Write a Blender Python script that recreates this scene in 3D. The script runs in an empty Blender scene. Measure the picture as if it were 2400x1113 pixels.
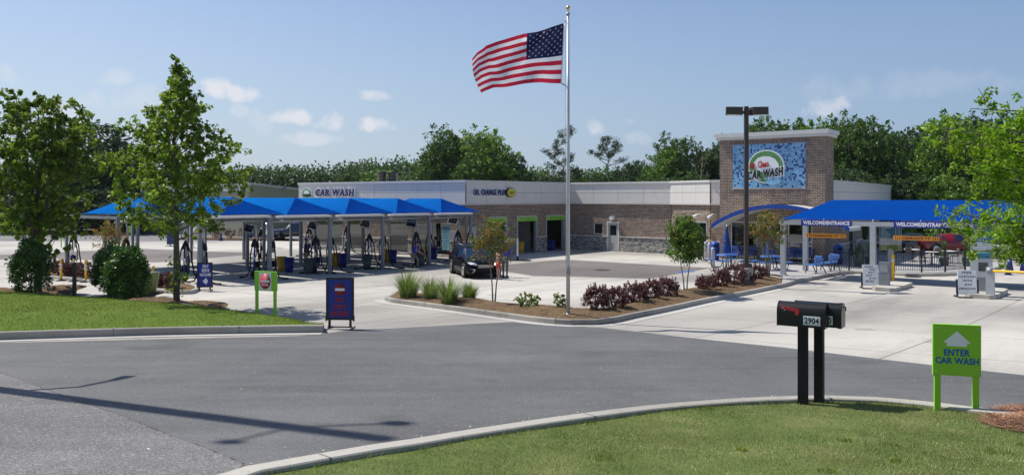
import bpy, bmesh, math, random
import numpy as np
from mathutils import Vector, Matrix, geometry
R = math.radians
SC = bpy.context.scene
COL = SC.collection
rnd = random.Random(7)
# ---------------------------------------------------------------- camera
F = 1870.0; CX = 1200.0; HZ = 463.0; CAMZ = 4.15       # focal length and horizon in photo pixels, camera height
cam_d = bpy.data.cameras.new('camera'); cam = bpy.data.objects.new('camera', cam_d); COL.objects.link(cam)
cam.location = (0, 0, CAMZ); cam.rotation_euler = (R(90), 0, 0)
cam_d.sensor_width = 36; cam_d.lens = 36*F/2400; cam_d.shift_y = -(556.5-HZ)/2400
cam_d.clip_end = 6000; cam_d.clip_start = 0.1
SC.camera = cam
# ---------------------------------------------------------------- sun and sky
SUN_AZ, SUN_EL = 28.0, 54.0
S = Vector((-math.cos(R(SUN_AZ))*math.cos(R(SUN_EL)), math.sin(R(SUN_AZ))*math.cos(R(SUN_EL)), math.sin(R(SUN_EL))))
sun_d = bpy.data.lights.new('sun', 'SUN'); sun = bpy.data.objects.new('sun', sun_d); COL.objects.link(sun)
sun_d.energy = 4.7; sun_d.angle = R(0.5); sun_d.color = (1.0, 0.955, 0.88)
sun.rotation_euler = (-S).to_track_quat('-Z', 'Y').to_euler(); sun.location = (-20, 20, 60)
SC.view_settings.view_transform = 'Standard'; SC.view_settings.look = 'None'
SC.view_settings.exposure = 0.17; SC.view_settings.gamma = 1; SC.view_settings.use_curve_mapping = False
SC.cycles.max_bounces = 6; SC.cycles.transparent_max_bounces = 8

world = bpy.data.worlds.new('World'); SC.world = world; world.use_nodes = True
def build_world():
    nt = world.node_tree; N = nt.nodes; L = nt.links; N.clear()
    out = N.new('ShaderNodeOutputWorld'); bg = N.new('ShaderNodeBackground'); bg.inputs[1].default_value = 0.115
    sky = N.new('ShaderNodeTexSky'); sky.sky_type = 'NISHITA'; sky.sun_disc = False
    sky.sun_elevation = R(SUN_EL); sky.sun_rotation = R(-(90-SUN_AZ)); sky.air_density = 1.0; sky.dust_density = .9; sky.ozone_density = 2.0; sky.altitude = 300
    def math_(op, a, b=None, c=None, clamp=False):
        n = N.new('ShaderNodeMath'); n.operation = op; n.use_clamp = clamp
        for i, v in enumerate((a, b, c)):
            if v is None: continue
            if isinstance(v, (int, float)): n.inputs[i].default_value = v
            else: L.new(v, n.inputs[i])
        return n.outputs[0]
    tc = N.new('ShaderNodeTexCoord'); sep = N.new('ShaderNodeSeparateXYZ'); L.new(tc.outputs['Generated'], sep.inputs[0])
    az = math_('ARCTAN2', sep.outputs[0], sep.outputs[1]); el = math_('ARCSINE', sep.outputs[2])
    noi = N.new('ShaderNodeTexNoise'); noi.inputs['Scale'].default_value = 22; noi.inputs['Detail'].default_value = 7; noi.inputs['Roughness'].default_value = .62
    L.new(tc.outputs['Generated'], noi.inputs['Vector'])
    nz = math_('SUBTRACT', noi.outputs[0], .5)
    total = None
    # clouds: azimuth / elevation centres given through photo pixels, radii, strength
    cl = [(505,205,38,20,1.1),(548,218,48,16,1.0),(280,186,36,16,.45),(250,250,70,24,.45),(690,277,38,16,1.0),(778,286,34,18,.9),(866,228,34,11,.8),
          (885,294,34,14,1.0),(918,300,30,13,.8),(728,327,46,12,.55),(610,298,18,26,.25),(1393,305,16,16,.6),(1500,325,26,16,.4),(1945,255,40,20,.6),
          (1472,285,16,7,.4),(2150,205,260,26,.16),(8,178,22,22,.4),(140,262,44,20,.4),(560,262,16,10,.35),(330,235,60,30,.3)]
    for (px, py, a, b, s) in cl:
        dx = (px-CX)/F; dz = (HZ-py)/F; l = math.sqrt(1+dx*dx+dz*dz)
        a0 = math.atan2(dx, 1); e0 = math.asin(dz/l); k = math.cos(a0)**2
        ra = a/F*k*1.55; rb = b/F*math.cos(a0)*1.6
        u = math_('MULTIPLY', math_('SUBTRACT', az, a0), 1/ra); v = math_('MULTIPLY', math_('SUBTRACT', el, e0), 1/rb)
        # flat bottoms: lower half falls off faster
        v2 = math_('MULTIPLY', math_('MULTIPLY', v, v), math_('ADD', 1.0, math_('MULTIPLY', math_('LESS_THAN', v, 0), .8)))
        r2 = math_('ADD', math_('MULTIPLY', u, u), v2)
        m = math_('ADD', math_('SUBTRACT', .8, r2), math_('MULTIPLY', nz, 6.0))
        m = math_('MULTIPLY', math_('MULTIPLY', m, 1.0, clamp=True), min(1, s*.85))
        total = m if total is None else math_('MAXIMUM', total, m)
    hzf = math_('MULTIPLY', math_('SUBTRACT', 1.0, math_('DIVIDE', el, .34), clamp=True), .86)
    hcol = N.new('ShaderNodeMix'); hcol.data_type = 'RGBA'; hcol.inputs[6].default_value = (4.15, 4.85, 5.6, 1); hcol.inputs[7].default_value = (1.9, 2.85, 4.4, 1)
    L.new(math_('MULTIPLY_ADD', az, .85, .42, clamp=True), hcol.inputs[0])
    tint = N.new('ShaderNodeMix'); tint.data_type = 'RGBA'; tint.blend_type = 'MULTIPLY'; tint.inputs[0].default_value = 1; tint.inputs[7].default_value = (.86, .88, .96, 1); L.new(sky.outputs[0], tint.inputs[6])
    hm = N.new('ShaderNodeMix'); hm.data_type = 'RGBA'; L.new(hzf, hm.inputs[0]); L.new(tint.outputs[2], hm.inputs[6]); L.new(hcol.outputs[2], hm.inputs[7])
    mr = N.new('ShaderNodeMix'); mr.data_type = 'RGBA'; mr.inputs[7].default_value = (6.1, 6.15, 6.6, 1)
    L.new(total, mr.inputs[0]); L.new(hm.outputs[2], mr.inputs[6])
    L.new(mr.outputs[2], bg.inputs[0]); L.new(bg.outputs[0], out.inputs[0])
build_world()
# ---------------------------------------------------------------- terrain
_hy = [-60, 0, 4, 7, 11, 15, 20, 25, 32, 40, 50, 60]
_hh = [1.7, 1.7, 2.2, 2.52, 2.85, 3.18, 3.5, 3.74, 3.95, 4.09, 4.14, 4.15]
_yy = np.arange(-60, 61, 1.0)
_raw = np.interp(_yy, _hy, _hh)
_k = np.array([1, 2, 3, 2, 1])/9.0
_sm = np.convolve(np.pad(_raw, 2, mode='edge'), _k, 'valid')
def zg(y):
    if y >= 60: return 0.0
    return CAMZ - float(np.interp(y, _yy, _sm))
def zgv(y): return CAMZ - np.interp(y, _yy, _sm)
def at(px, py, dz=0.0):
    """ground point (raised by dz) seen at a photo pixel"""
    t = (py-HZ)/F; lo, hi = 2.0, 400.0
    for _ in range(50):
        m = (lo+hi)/2
        if (CAMZ-zg(m)-dz)/m > t: lo = m
        else: hi = m
    return Vector(((px-CX)/F*lo, lo, zg(lo)+dz))
def pos(px, Y, dz=0.0): return Vector(((px-CX)/F*Y, Y, zg(Y)+dz))
# ---------------------------------------------------------------- materials
MATS = {}
def new_mat(name):
    m = bpy.data.materials.new(name); m.use_nodes = True; nt = m.node_tree
    b = nt.nodes['Principled BSDF']; return m, nt, nt.nodes, nt.links, b
def noise(N, L, scale, detail=4, vec=None, rough=.55):
    n = N.new('ShaderNodeTexNoise'); n.inputs['Scale'].default_value = scale; n.inputs['Detail'].default_value = detail; n.inputs['Roughness'].default_value = rough
    if vec is not None: L.new(vec, n.inputs['Vector'])
    return n
def ramp(N, L, fac, stops):
    r = N.new('ShaderNodeValToRGB'); e = r.color_ramp.elements
    while len(e) < len(stops): e.new(.5)
    for i, (p, c) in enumerate(stops):
        e[i].position = p; e[i].color = (c[0], c[1], c[2], 1) if not isinstance(c, (int, float)) else (c, c, c, 1)
    L.new(fac, r.inputs[0]); return r.outputs[0]
def mixc(N, L, fac, a, b, mode='MIX'):
    n = N.new('ShaderNodeMix'); n.data_type = 'RGBA'; n.blend_type = mode
    for i, v in ((0, fac), (6, a), (7, b)):
        if isinstance(v, (int, float)): n.inputs[i].default_value = v
        elif isinstance(v, tuple): n.inputs[i].default_value = (v[0], v[1], v[2], 1)
        else: L.new(v, n.inputs[i])
    return n.outputs[2]
def bump(N, L, b, h, strength=.3, dist=.02):
    n = N.new('ShaderNodeBump'); n.inputs['Strength'].default_value = strength; n.inputs['Distance'].default_value = dist
    L.new(h, n.inputs['Height']); L.new(n.outputs[0], b.inputs['Normal'])
def M(name, col, rough=.6, metal=0.0, var=.12, scale=5.0, bmp=0.0, spec=.5, coat=0.0):
    if name in MATS: return MATS[name]
    m, nt, N, L, b = new_mat(name)
    tc = N.new('ShaderNodeTexCoord'); n = noise(N, L, scale, 5, tc.outputs['Object'])
    lo = tuple(max(0, c*(1-var)) for c in col); hi = tuple(min(1, c*(1+var)) for c in col)
    L.new(ramp(N, L, n.outputs[0], [(.3, lo), (.7, hi)]), b.inputs['Base Color'])
    b.inputs['Roughness'].default_value = rough; b.inputs['Metallic'].default_value = metal
    b.inputs['Specular IOR Level'].default_value = spec; b.inputs['Coat Weight'].default_value = coat
    if bmp: bump(N, L, b, n.outputs[0], bmp)
    MATS[name] = m; return m
def leaf_mat(name, dark, mid, light, trans=.28, rough=.5, dry=None):
    m, nt, N, L, b = new_mat(name)
    g = N.new('ShaderNodeNewGeometry')
    c = ramp(N, L, g.outputs['Random Per Island'], [(0, dark), (.55, mid), (.86, light), (1, tuple(min(1, x*1.5) for x in light))])
    tc = N.new('ShaderNodeTexCoord'); n = noise(N, L, 1.3, 3, tc.outputs['Object'])
    c = mixc(N, L, 1.0, c, ramp(N, L, n.outputs[0], [(.35, .62), (.65, 1.35)]), 'MULTIPLY')
    if dry:
        nd = noise(N, L, .9, 5, tc.outputs['Object'], .7); c = mixc(N, L, ramp(N, L, nd.outputs[0], [(.44, 0.0), (.60, .8)]), c, dry)
    L.new(c, b.inputs['Base Color']); b.inputs['Roughness'].default_value = rough; b.inputs['Specular IOR Level'].default_value = .3
    tr = N.new('ShaderNodeBsdfTranslucent'); mx = N.new('ShaderNodeMixShader'); mx.inputs[0].default_value = trans
    tcol = mixc(N, L, .5, c, (min(1, mid[0]*2.2), min(1, mid[1]*2.0), mid[2]*.8)); L.new(tcol, tr.inputs[0])
    L.new(b.outputs[0], mx.inputs[1]); L.new(tr.outputs[0], mx.inputs[2]); L.new(mx.outputs[0], N['Material Output'].inputs[0])
    MATS[name] = m; return m
def brick_mat(name, c1, c2, mortar, bw=.24, bh=.085, ms=.011, row_off=.5):
    m, nt, N, L, b = new_mat(name)
    tc = N.new('ShaderNodeTexCoord'); sp = N.new('ShaderNodeSeparateXYZ'); L.new(tc.outputs['Object'], sp.inputs[0])
    ad = N.new('ShaderNodeMath'); ad.operation = 'ADD'; L.new(sp.outputs[0], ad.inputs[0]); L.new(sp.outputs[1], ad.inputs[1])
    cb = N.new('ShaderNodeCombineXYZ'); L.new(ad.outputs[0], cb.inputs[0]); L.new(sp.outputs[2], cb.inputs[1])
    br = N.new('ShaderNodeTexBrick'); L.new(cb.outputs[0], br.inputs['Vector']); br.offset = row_off
    br.inputs['Scale'].default_value = 1; br.inputs['Brick Width'].default_value = bw; br.inputs['Row Height'].default_value = bh
    br.inputs['Mortar Size'].default_value = ms; br.inputs['Mortar Smooth'].default_value = .2; br.inputs['Bias'].default_value = 0
    br.inputs['Color1'].default_value = (*c1, 1); br.inputs['Color2'].default_value = (*c2, 1); br.inputs['Mortar'].default_value = (*mortar, 1)
    n = noise(N, L, 3.0, 5, cb.outputs[0]); n2 = noise(N, L, .5, 3, cb.outputs[0])
    c = mixc(N, L, .8, br.outputs[0], ramp(N, L, n.outputs[0], [(.3, .62), (.7, 1.25)]), 'MULTIPLY')
    c = mixc(N, L, .5, c, ramp(N, L, n2.outputs[0], [(.35, .8), (.65, 1.1)]), 'MULTIPLY')
    L.new(c, b.inputs['Base Color']); b.inputs['Roughness'].default_value = .85
    bump(N, L, b, br.outputs['Fac'], -.4, .01)
    MATS[name] = m; return m
brick_mat('brick', (.265, .145, .095), (.11, .078, .058), (.46, .42, .35), bw=.30, bh=.10, ms=.014)
brick_mat('soldier_brick', (.20, .10, .085), (.10, .07, .07), (.42, .38, .35), bw=.085, bh=.26, row_off=0)
def stone_mat():
    m, nt, N, L, b = new_mat('stacked_stone')
    tc = N.new('ShaderNodeTexCoord'); sp = N.new('ShaderNodeSeparateXYZ'); L.new(tc.outputs['Object'], sp.inputs[0])
    ad = N.new('ShaderNodeMath'); ad.operation = 'ADD'; L.new(sp.outputs[0], ad.inputs[0]); L.new(sp.outputs[1], ad.inputs[1])
    cb = N.new('ShaderNodeCombineXYZ'); L.new(ad.outputs[0], cb.inputs[0]); L.new(sp.outputs[2], cb.inputs[1])
    n = noise(N, L, 2.5, 2, cb.outputs[0]); mx = mixc(N, L, .07, cb.outputs[0], n.outputs['Color'], 'ADD')
    mp = N.new('ShaderNodeMapping'); mp.inputs['Scale'].default_value = (3.2, 11, 1); L.new(mx, mp.inputs[0])
    v = N.new('ShaderNodeTexVoronoi'); v.voronoi_dimensions = '2D'; v.distance = 'CHEBYCHEV'; v.inputs['Scale'].default_value = 1; L.new(mp.outputs[0], v.inputs['Vector'])
    hs = N.new('ShaderNodeSeparateColor'); L.new(v.outputs['Color'], hs.inputs[0])
    c = ramp(N, L, hs.outputs[0], [(0, (.20, .20, .20)), (.4, (.33, .32, .30)), (.8, (.46, .43, .38)), (1, (.5, .47, .42))])
    dk = ramp(N, L, v.outputs['Distance'], [(.0, 1.0), (.36, 1.0), (.5, .35)])
    L.new(mixc(N, L, .85, c, dk, 'MULTIPLY'), b.inputs['Base Color']); b.inputs['Roughness'].default_value = .9
    bump(N, L, b, dk, .8, .05); MATS['stone'] = m
stone_mat()
TH = 50.2                                                 # the buildings' main direction, degrees from +X
def concrete_mat(name, col, joints=4.6, jw=.02, stain=1.0, rot=TH, bmp=.1):
    m, nt, N, L, b = new_mat(name)
    tc = N.new('ShaderNodeTexCoord'); mp = N.new('ShaderNodeMapping'); mp.inputs['Rotation'].default_value = (0, 0, R(-rot)); L.new(tc.outputs['Object'], mp.inputs[0])
    ms = N.new('ShaderNodeMapping'); ms.inputs['Scale'].default_value = (.25, 1.3, 1); L.new(mp.outputs[0], ms.inputs[0])
    n1 = noise(N, L, .35, 6, ms.outputs[0], .6); n0 = noise(N, L, .075, 3, mp.outputs[0], .5); n2 = noise(N, L, 9, 5, mp.outputs[0], .7); n3 = noise(N, L, 90, 2, mp.outputs[0])
    s = .20*stain
    c = ramp(N, L, n1.outputs[0], [(.25, tuple(x*(1-s) for x in col)), (.5, col), (.8, tuple(min(1, x*(1+s*.35)) for x in col))])
    c = mixc(N, L, min(1, .6*stain), c, ramp(N, L, n0.outputs[0], [(.38, .66), (.58, 1.04)]), 'MULTIPLY')
    c = mixc(N, L, .6, c, ramp(N, L, n2.outputs[0], [(.3, .86), (.7, 1.07)]), 'MULTIPLY')
    c = mixc(N, L, .5, c, ramp(N, L, n3.outputs[0], [(.35, .85), (.65, 1.1)]), 'MULTIPLY')
    n6 = noise(N, L, .8, 3, mp.outputs[0], .6); c = mixc(N, L, min(1, .55*stain), c, ramp(N, L, n6.outputs[0], [(.27, .66), (.36, 1.0)]), 'MULTIPLY')
    if joints:
        br = N.new('ShaderNodeTexBrick'); br.offset = 0; L.new(mp.outputs[0], br.inputs['Vector'])
        br.inputs['Scale'].default_value = 1; br.inputs['Brick Width'].default_value = joints; br.inputs['Row Height'].default_value = joints
        br.inputs['Mortar Size'].default_value = jw; br.inputs['Mortar Smooth'].default_value = .3
        br.inputs['Color1'].default_value = (1, 1, 1, 1); br.inputs['Color2'].default_value = (.94, .94, .945, 1); br.inputs['Mortar'].default_value = (.36, .35, .34, 1)
        c = mixc(N, L, .95, c, br.outputs[0], 'MULTIPLY')
    L.new(c, b.inputs['Base Color']); b.inputs['Roughness'].default_value = .85; b.inputs['Specular IOR Level'].default_value = .3
    bump(N, L, b, n3.outputs[0], bmp, .01); MATS[name] = m
concrete_mat('concrete', (.53, .50, .445), stain=1.7, jw=.022); concrete_mat('kerb_concrete', (.48, .455, .40), joints=0, stain=2.2)
concrete_mat('gutter_concrete', (.56, .54, .50), joints=0); concrete_mat('patio_concrete', (.42, .41, .40), joints=1.6, jw=.012)
concrete_mat('paver', (.215, .19, .175), joints=.22, jw=.006, stain=1.2)
def asphalt_mat(name, col, speck=.5, sc=70):
    m, nt, N, L, b = new_mat(name)
    tc = N.new('ShaderNodeTexCoord')
    n1 = noise(N, L, .3, 5, tc.outputs['Object'], .6); n2 = noise(N, L, sc, 3, tc.outputs['Object'], .8); n3 = noise(N, L, 2.2, 6, tc.outputs['Object'], .7)
    c = ramp(N, L, n1.outputs[0], [(.3, tuple(x*.76 for x in col)), (.7, tuple(x*1.12 for x in col))])
    c = mixc(N, L, .6, c, ramp(N, L, n3.outputs[0], [(.3, .84), (.7, 1.12)]), 'MULTIPLY')
    mt = N.new('ShaderNodeMapping'); mt.inputs['Rotation'].default_value = (0, 0, R(12)); mt.inputs['Scale'].default_value = (.10, .9, 1); L.new(tc.outputs['Object'], mt.inputs[0])
    n4 = noise(N, L, .9, 5, mt.outputs[0], .65); c = mixc(N, L, .7, c, ramp(N, L, n4.outputs[0], [(.34, .70), (.52, 1.0), (.72, 1.14)]), 'MULTIPLY')
    n5 = noise(N, L, .55, 2, tc.outputs['Object'], .3); c = mixc(N, L, .6, c, ramp(N, L, n5.outputs[0], [(.27, .66), (.34, 1.0)]), 'MULTIPLY')
    c = mixc(N, L, 1.0, c, ramp(N, L, n2.outputs[0], [(.32, 1-speck*.75), (.52, 1.0), (.68, 1+speck*1.6)]), 'MULTIPLY')
    v = N.new('ShaderNodeTexVoronoi'); v.inputs['Scale'].default_value = sc*.8; L.new(tc.outputs['Object'], v.inputs['Vector'])
    hs = N.new('ShaderNodeSeparateColor'); L.new(v.outputs['Color'], hs.inputs[0])
    c = mixc(N, L, ramp(N, L, hs.outputs[0], [(.90, 0.0), (.96, speck*.55)]), c, (.36, .35, .33))
    L.new(c, b.inputs['Base Color']); b.inputs['Roughness'].default_value = .8; b.inputs['Specular IOR Level'].default_value = .35
    bump(N, L, b, n2.outputs[0], .55, .008); MATS[name] = m
asphalt_mat('asphalt', (.122, .122, .122)); asphalt_mat('old_asphalt', (.150, .147, .142), .85, 48)
asphalt_mat('far_asphalt', (.20, .20, .20), .3)
def ground_mat(name, stops, sc=3.0, bm=.6, fine=40, dist=.04):
    m, nt, N, L, b = new_mat(name)
    tc = N.new('ShaderNodeTexCoord')
    n1 = noise(N, L, sc, 6, tc.outputs['Object'], .65); n2 = noise(N, L, fine, 4, tc.outputs['Object'], .8)
    c = ramp(N, L, n1.outputs[0], stops)
    c = mixc(N, L, .8, c, ramp(N, L, n2.outputs[0], [(.3, .55), (.7, 1.4)]), 'MULTIPLY')
    L.new(c, b.inputs['Base Color']); b.inputs['Roughness'].default_value = .95; b.inputs['Specular IOR Level'].default_value = .15
    bump(N, L, b, n2.outputs[0], bm, dist); MATS[name] = m
ground_mat('turf', [(.3, (.085, .135, .028)), (.55, (.135, .175, .050)), (.75, (.22, .22, .09))], 1.3)
ground_mat('lush_turf', [(.3, (.075, .13, .014)), (.7, (.125, .185, .024))], .8, .3)
ground_mat('pine_straw', [(.3, (.13, .080, .045)), (.6, (.20, .135, .075)), (.8, (.28, .20, .11))], 4, .9, 30)
ground_mat('rough_grass', [(.3, (.05, .075, .02)), (.6, (.09, .12, .035)), (.8, (.14, .13, .06))], .3)
# plain painted things
M('white_paint', (.80, .80, .79), .4, var=.03); M('galv', (.46, .48, .50), .5, .3, .05, 4); M('galv_dark', (.30, .31, .33), .5, .3, .12)
M('steel_grey', (.21, .23, .25), .5, .2, .08); M('black_plastic', (.009, .009, .010), .6, var=.2, spec=.2); M('black_rubber', (.010, .010, .011), .75, var=.2, spec=.15)
M('black_metal', (.016, .016, .017), .32, var=.15); M('bronze', (.045, .034, .028), .45, .1, .12); M('panel', (.70, .67, .62), .6, var=.04, scale=2)
M('coping', (.68, .66, .62), .5, var=.04, scale=2); M('joint', (.22, .21, .20), .8, var=.05); M('stone_cap', (.55, .52, .47), .8, var=.1)
M('trim', (.62, .60, .56), .55, var=.04); M('beige_door', (.50, .49, .46), .5, var=.03); M('blue_paint', (.008, .065, .36), .38, var=.06)
M('sky_blue_paint', (.045, .17, .52), .45, var=.06); M('navy_plastic', (.012, .022, .22), .4, var=.1); M('yellow_plastic', (.66, .38, .02), .45, var=.08)
M('yellow_paint', (.80, .50, .02), .45, var=.06); M('grey_plastic', (.05, .075, .085), .5, var=.1); M('white_plastic', (.72, .74, .75), .4, var=.04)
M('green_board', (.28, .62, .025), .5, var=.04, scale=1.5); M('navy_sign', (.012, .025, .30), .45, var=.1); M('dark_navy_sign', (.010, .032, .24), .25, var=.1)
M('red_sign', (.52, .025, .03), .5, var=.06); M('dull_red', (.30, .012, .022), .5, var=.1); M('white_sign', (.86, .86, .87), .5, var=.03)
M('black_ink', (.01, .01, .012), .5, var=0); M('navy_ink', (.012, .015, .12), .45, var=.05); M('blue_ink', (.012, .11, .42), .5, var=.05)
M('orange_sign', (.78, .36, .02), .5, var=.04); M('red_paint', (.30, .008, .014), .3, var=.05, coat=.6); M('gold', (.75, .50, .18), .3, .9, .1)
M('pole_white', (.60, .61, .60), .42, .25, .06); M('rope', (.5, .5, .48), .8); M('mulch_soil', (.06, .04, .03), .95)
M('menu_dark', (.015, .05, .16), .4); M('menu_teal', (.02, .16, .25), .4); M('menu_grey', (.45, .50, .53), .4); M('menu_green', (.17, .22, .03), .4)
M('poster_blue', (.20, .42, .52), .4, var=.15, scale=1.5); M('board_yellow', (.65, .55, .05), .5); M('tan_metal', (.36, .34, .23), .6, var=.05)
M('roof_white', (.62, .62, .60), .6); M('glass_dark', (.016, .022, .022), .06, var=.3, spec=.8); M('chrome', (.7, .7, .72), .12, 1.0, .02)
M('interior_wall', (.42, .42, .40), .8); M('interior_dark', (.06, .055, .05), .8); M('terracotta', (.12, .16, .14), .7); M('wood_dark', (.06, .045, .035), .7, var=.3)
M('bark', (.11, .095, .075), .95, var=.4, scale=14, bmp=.8); M('light_bark', (.20, .175, .14), .9, var=.25, scale=14, bmp=.4)
M('logo_green', (.10, .28, .09), .5, var=.25, scale=1.2); M('logo_water', (.22, .45, .66), .4, var=.3, scale=4); M('red_ink', (.45, .01, .02), .5)
M('rubber_mat', (.03, .03, .03), .8)
# leaves
leaf_mat('oak_leaf', (.038, .085, .010), (.135, .225, .022), (.29, .39, .05), .45)
leaf_mat('maple_leaf', (.034, .075, .009), (.115, .19, .018), (.27, .35, .045), .44)
leaf_mat('fresh_leaf', (.055, .13, .008), (.16, .30, .018), (.32, .45, .04), .45, .6)
leaf_mat('holly_leaf', (.022, .060, .012), (.060, .135, .022), (.16, .28, .05), .12, .32)
leaf_mat('wood_leaf_dark', (0.017, 0.041, 0.014), (0.038, 0.082, 0.024), (0.084, 0.138, 0.038), .22)
leaf_mat('wood_leaf_mid', (0.024, 0.061, 0.012), (0.056, 0.120, 0.022), (0.122, 0.202, 0.037), .25)
leaf_mat('wood_leaf_light', (0.051, 0.116, 0.014), (0.113, 0.219, 0.030), (0.227, 0.356, 0.049), .25)
leaf_mat('pine_leaf', (0.023, 0.044, 0.018), (0.049, 0.081, 0.031), (0.104, 0.137, 0.058), .12)
leaf_mat('loropetalum_leaf', (.045, .014, .018), (.125, .042, .048), (.29, .14, .135), .18)
leaf_mat('bush_leaf', (.06, .12, .015), (.14, .23, .03), (.28, .38, .06), .25)
leaf_mat('crepe_leaf', (.05, .09, .012), (.11, .15, .022), (.21, .20, .035), .32)
leaf_mat('crepe_green_leaf', (0.036, 0.090, 0.012), (0.078, 0.156, 0.022), (0.156, 0.228, 0.036), .32)
leaf_mat('orange_leaf', (.12, .09, .02), (.24, .14, .03), (.38, .19, .05), .35)
leaf_mat('grass_blade', (.08, .15, .025), (.18, .24, .075), (.46, .44, .24), .3, .6, (.34, .31, .15))
leaf_mat('lush_blade', (.08, .13, .012), (.15, .21, .022), (.23, .28, .05), .30)
leaf_mat('straw_strand', (.12, .065, .03), (.25, .155, .08), (.40, .29, .16), .1)
leaf_mat('red_straw', (.13, .055, .03), (.32, .145, .075), (.46, .27, .16), .1)
leaf_mat('ornamental_blade', (.07, .12, .02), (.14, .23, .045), (.34, .40, .14), .30)
def glass_mat():
    m, nt, N, L, b = new_mat('window_glass')
    tr = N.new('ShaderNodeBsdfTransparent'); tr.inputs[0].default_value = (.42, .47, .46, 1)
    gl = N.new('ShaderNodeBsdfGlossy'); gl.inputs['Roughness'].default_value = .02; gl.inputs[0].default_value = (.85, .9, .9, 1)
    fr = N.new('ShaderNodeFresnel'); fr.inputs[0].default_value = 1.55
    ad = N.new('ShaderNodeMath'); ad.operation = 'MULTIPLY_ADD'; ad.inputs[1].default_value = 1.6; ad.inputs[2].default_value = .06; ad.use_clamp = True; L.new(fr.outputs[0], ad.inputs[0])
    mx = N.new('ShaderNodeMixShader'); L.new(ad.outputs[0], mx.inputs[0]); L.new(tr.outputs[0], mx.inputs[1]); L.new(gl.outputs[0], mx.inputs[2])
    L.new(mx.outputs[0], N['Material Output'].inputs[0]); MATS['glass'] = m
glass_mat()
def fabric_mat(key, col):
    m, nt, N, L, b = new_mat(key)
    tc = N.new('ShaderNodeTexCoord'); n = noise(N, L, 1.2, 5, tc.outputs['Object']); w = noise(N, L, 60, 2, tc.outputs['Object'])
    c = ramp(N, L, n.outputs[0], [(.3, tuple(x*.88 for x in col)), (.7, tuple(x*1.1 for x in col))])
    c = mixc(N, L, .5, c, ramp(N, L, w.outputs[0], [(.3, .8), (.7, 1.12)]), 'MULTIPLY')
    L.new(c, b.inputs['Base Color']); b.inputs['Roughness'].default_value = .9; b.inputs['Specular IOR Level'].default_value = 0
    tr = N.new('ShaderNodeBsdfTranslucent'); mx = N.new('ShaderNodeMixShader'); mx.inputs[0].default_value = .03; L.new(c, tr.inputs[0])
    gl = N.new('ShaderNodeBsdfGlossy'); gl.inputs[0].default_value = (.001, .030, .065, 1); gl.inputs['Roughness'].default_value = .5; ad = N.new('ShaderNodeAddShader'); L.new(b.outputs[0], ad.inputs[0]); L.new(gl.outputs[0], ad.inputs[1]); L.new(ad.outputs[0], mx.inputs[1]); L.new(tr.outputs[0], mx.inputs[2]); L.new(mx.outputs[0], N['Material Output'].inputs[0]); wr = noise(N, L, 1.6, 4, tc.outputs['Object'], .7); bump(N, L, b, wr.outputs[0], .35, .12); MATS[key] = m
fabric_mat('fabric', (.002, .034, .235))
def mosaic_mat():
    m, nt, N, L, b = new_mat('mosaic')
    tc = N.new('ShaderNodeTexCoord'); sp = N.new('ShaderNodeSeparateXYZ'); L.new(tc.outputs['Object'], sp.inputs[0])
    cb = N.new('ShaderNodeCombineXYZ')
    for i, s in ((0, 0), (1, 2)):
        q = N.new('ShaderNodeMath'); q.operation = 'MULTIPLY'; q.inputs[1].default_value = 9.2; L.new(sp.outputs[s], q.inputs[0])
        f = N.new('ShaderNodeMath'); f.operation = 'FLOOR'; L.new(q.outputs[0], f.inputs[0]); L.new(f.outputs[0], cb.inputs[i])
    w = N.new('ShaderNodeTexWhiteNoise'); w.noise_dimensions = '2D'; L.new(cb.outputs[0], w.inputs['Vector'])
    r = N.new('ShaderNodeValToRGB'); r.color_ramp.interpolation = 'CONSTANT'; e = r.color_ramp.elements
    st = [(0, (.012, .045, .20)), (.20, (.12, .30, .54)), (.30, (.16, .36, .60)), (.55, (.20, .42, .65)), (.80, (.26, .48, .70))]
    while len(e) < 5: e.new(.5)
    for i, (p, c) in enumerate(st): e[i].position = p; e[i].color = (*c, 1)
    L.new(w.outputs[0], r.inputs[0]); L.new(r.outputs[0], b.inputs['Base Color']); b.inputs['Roughness'].default_value = .25; MATS['mosaic'] = m
mosaic_mat()
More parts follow.
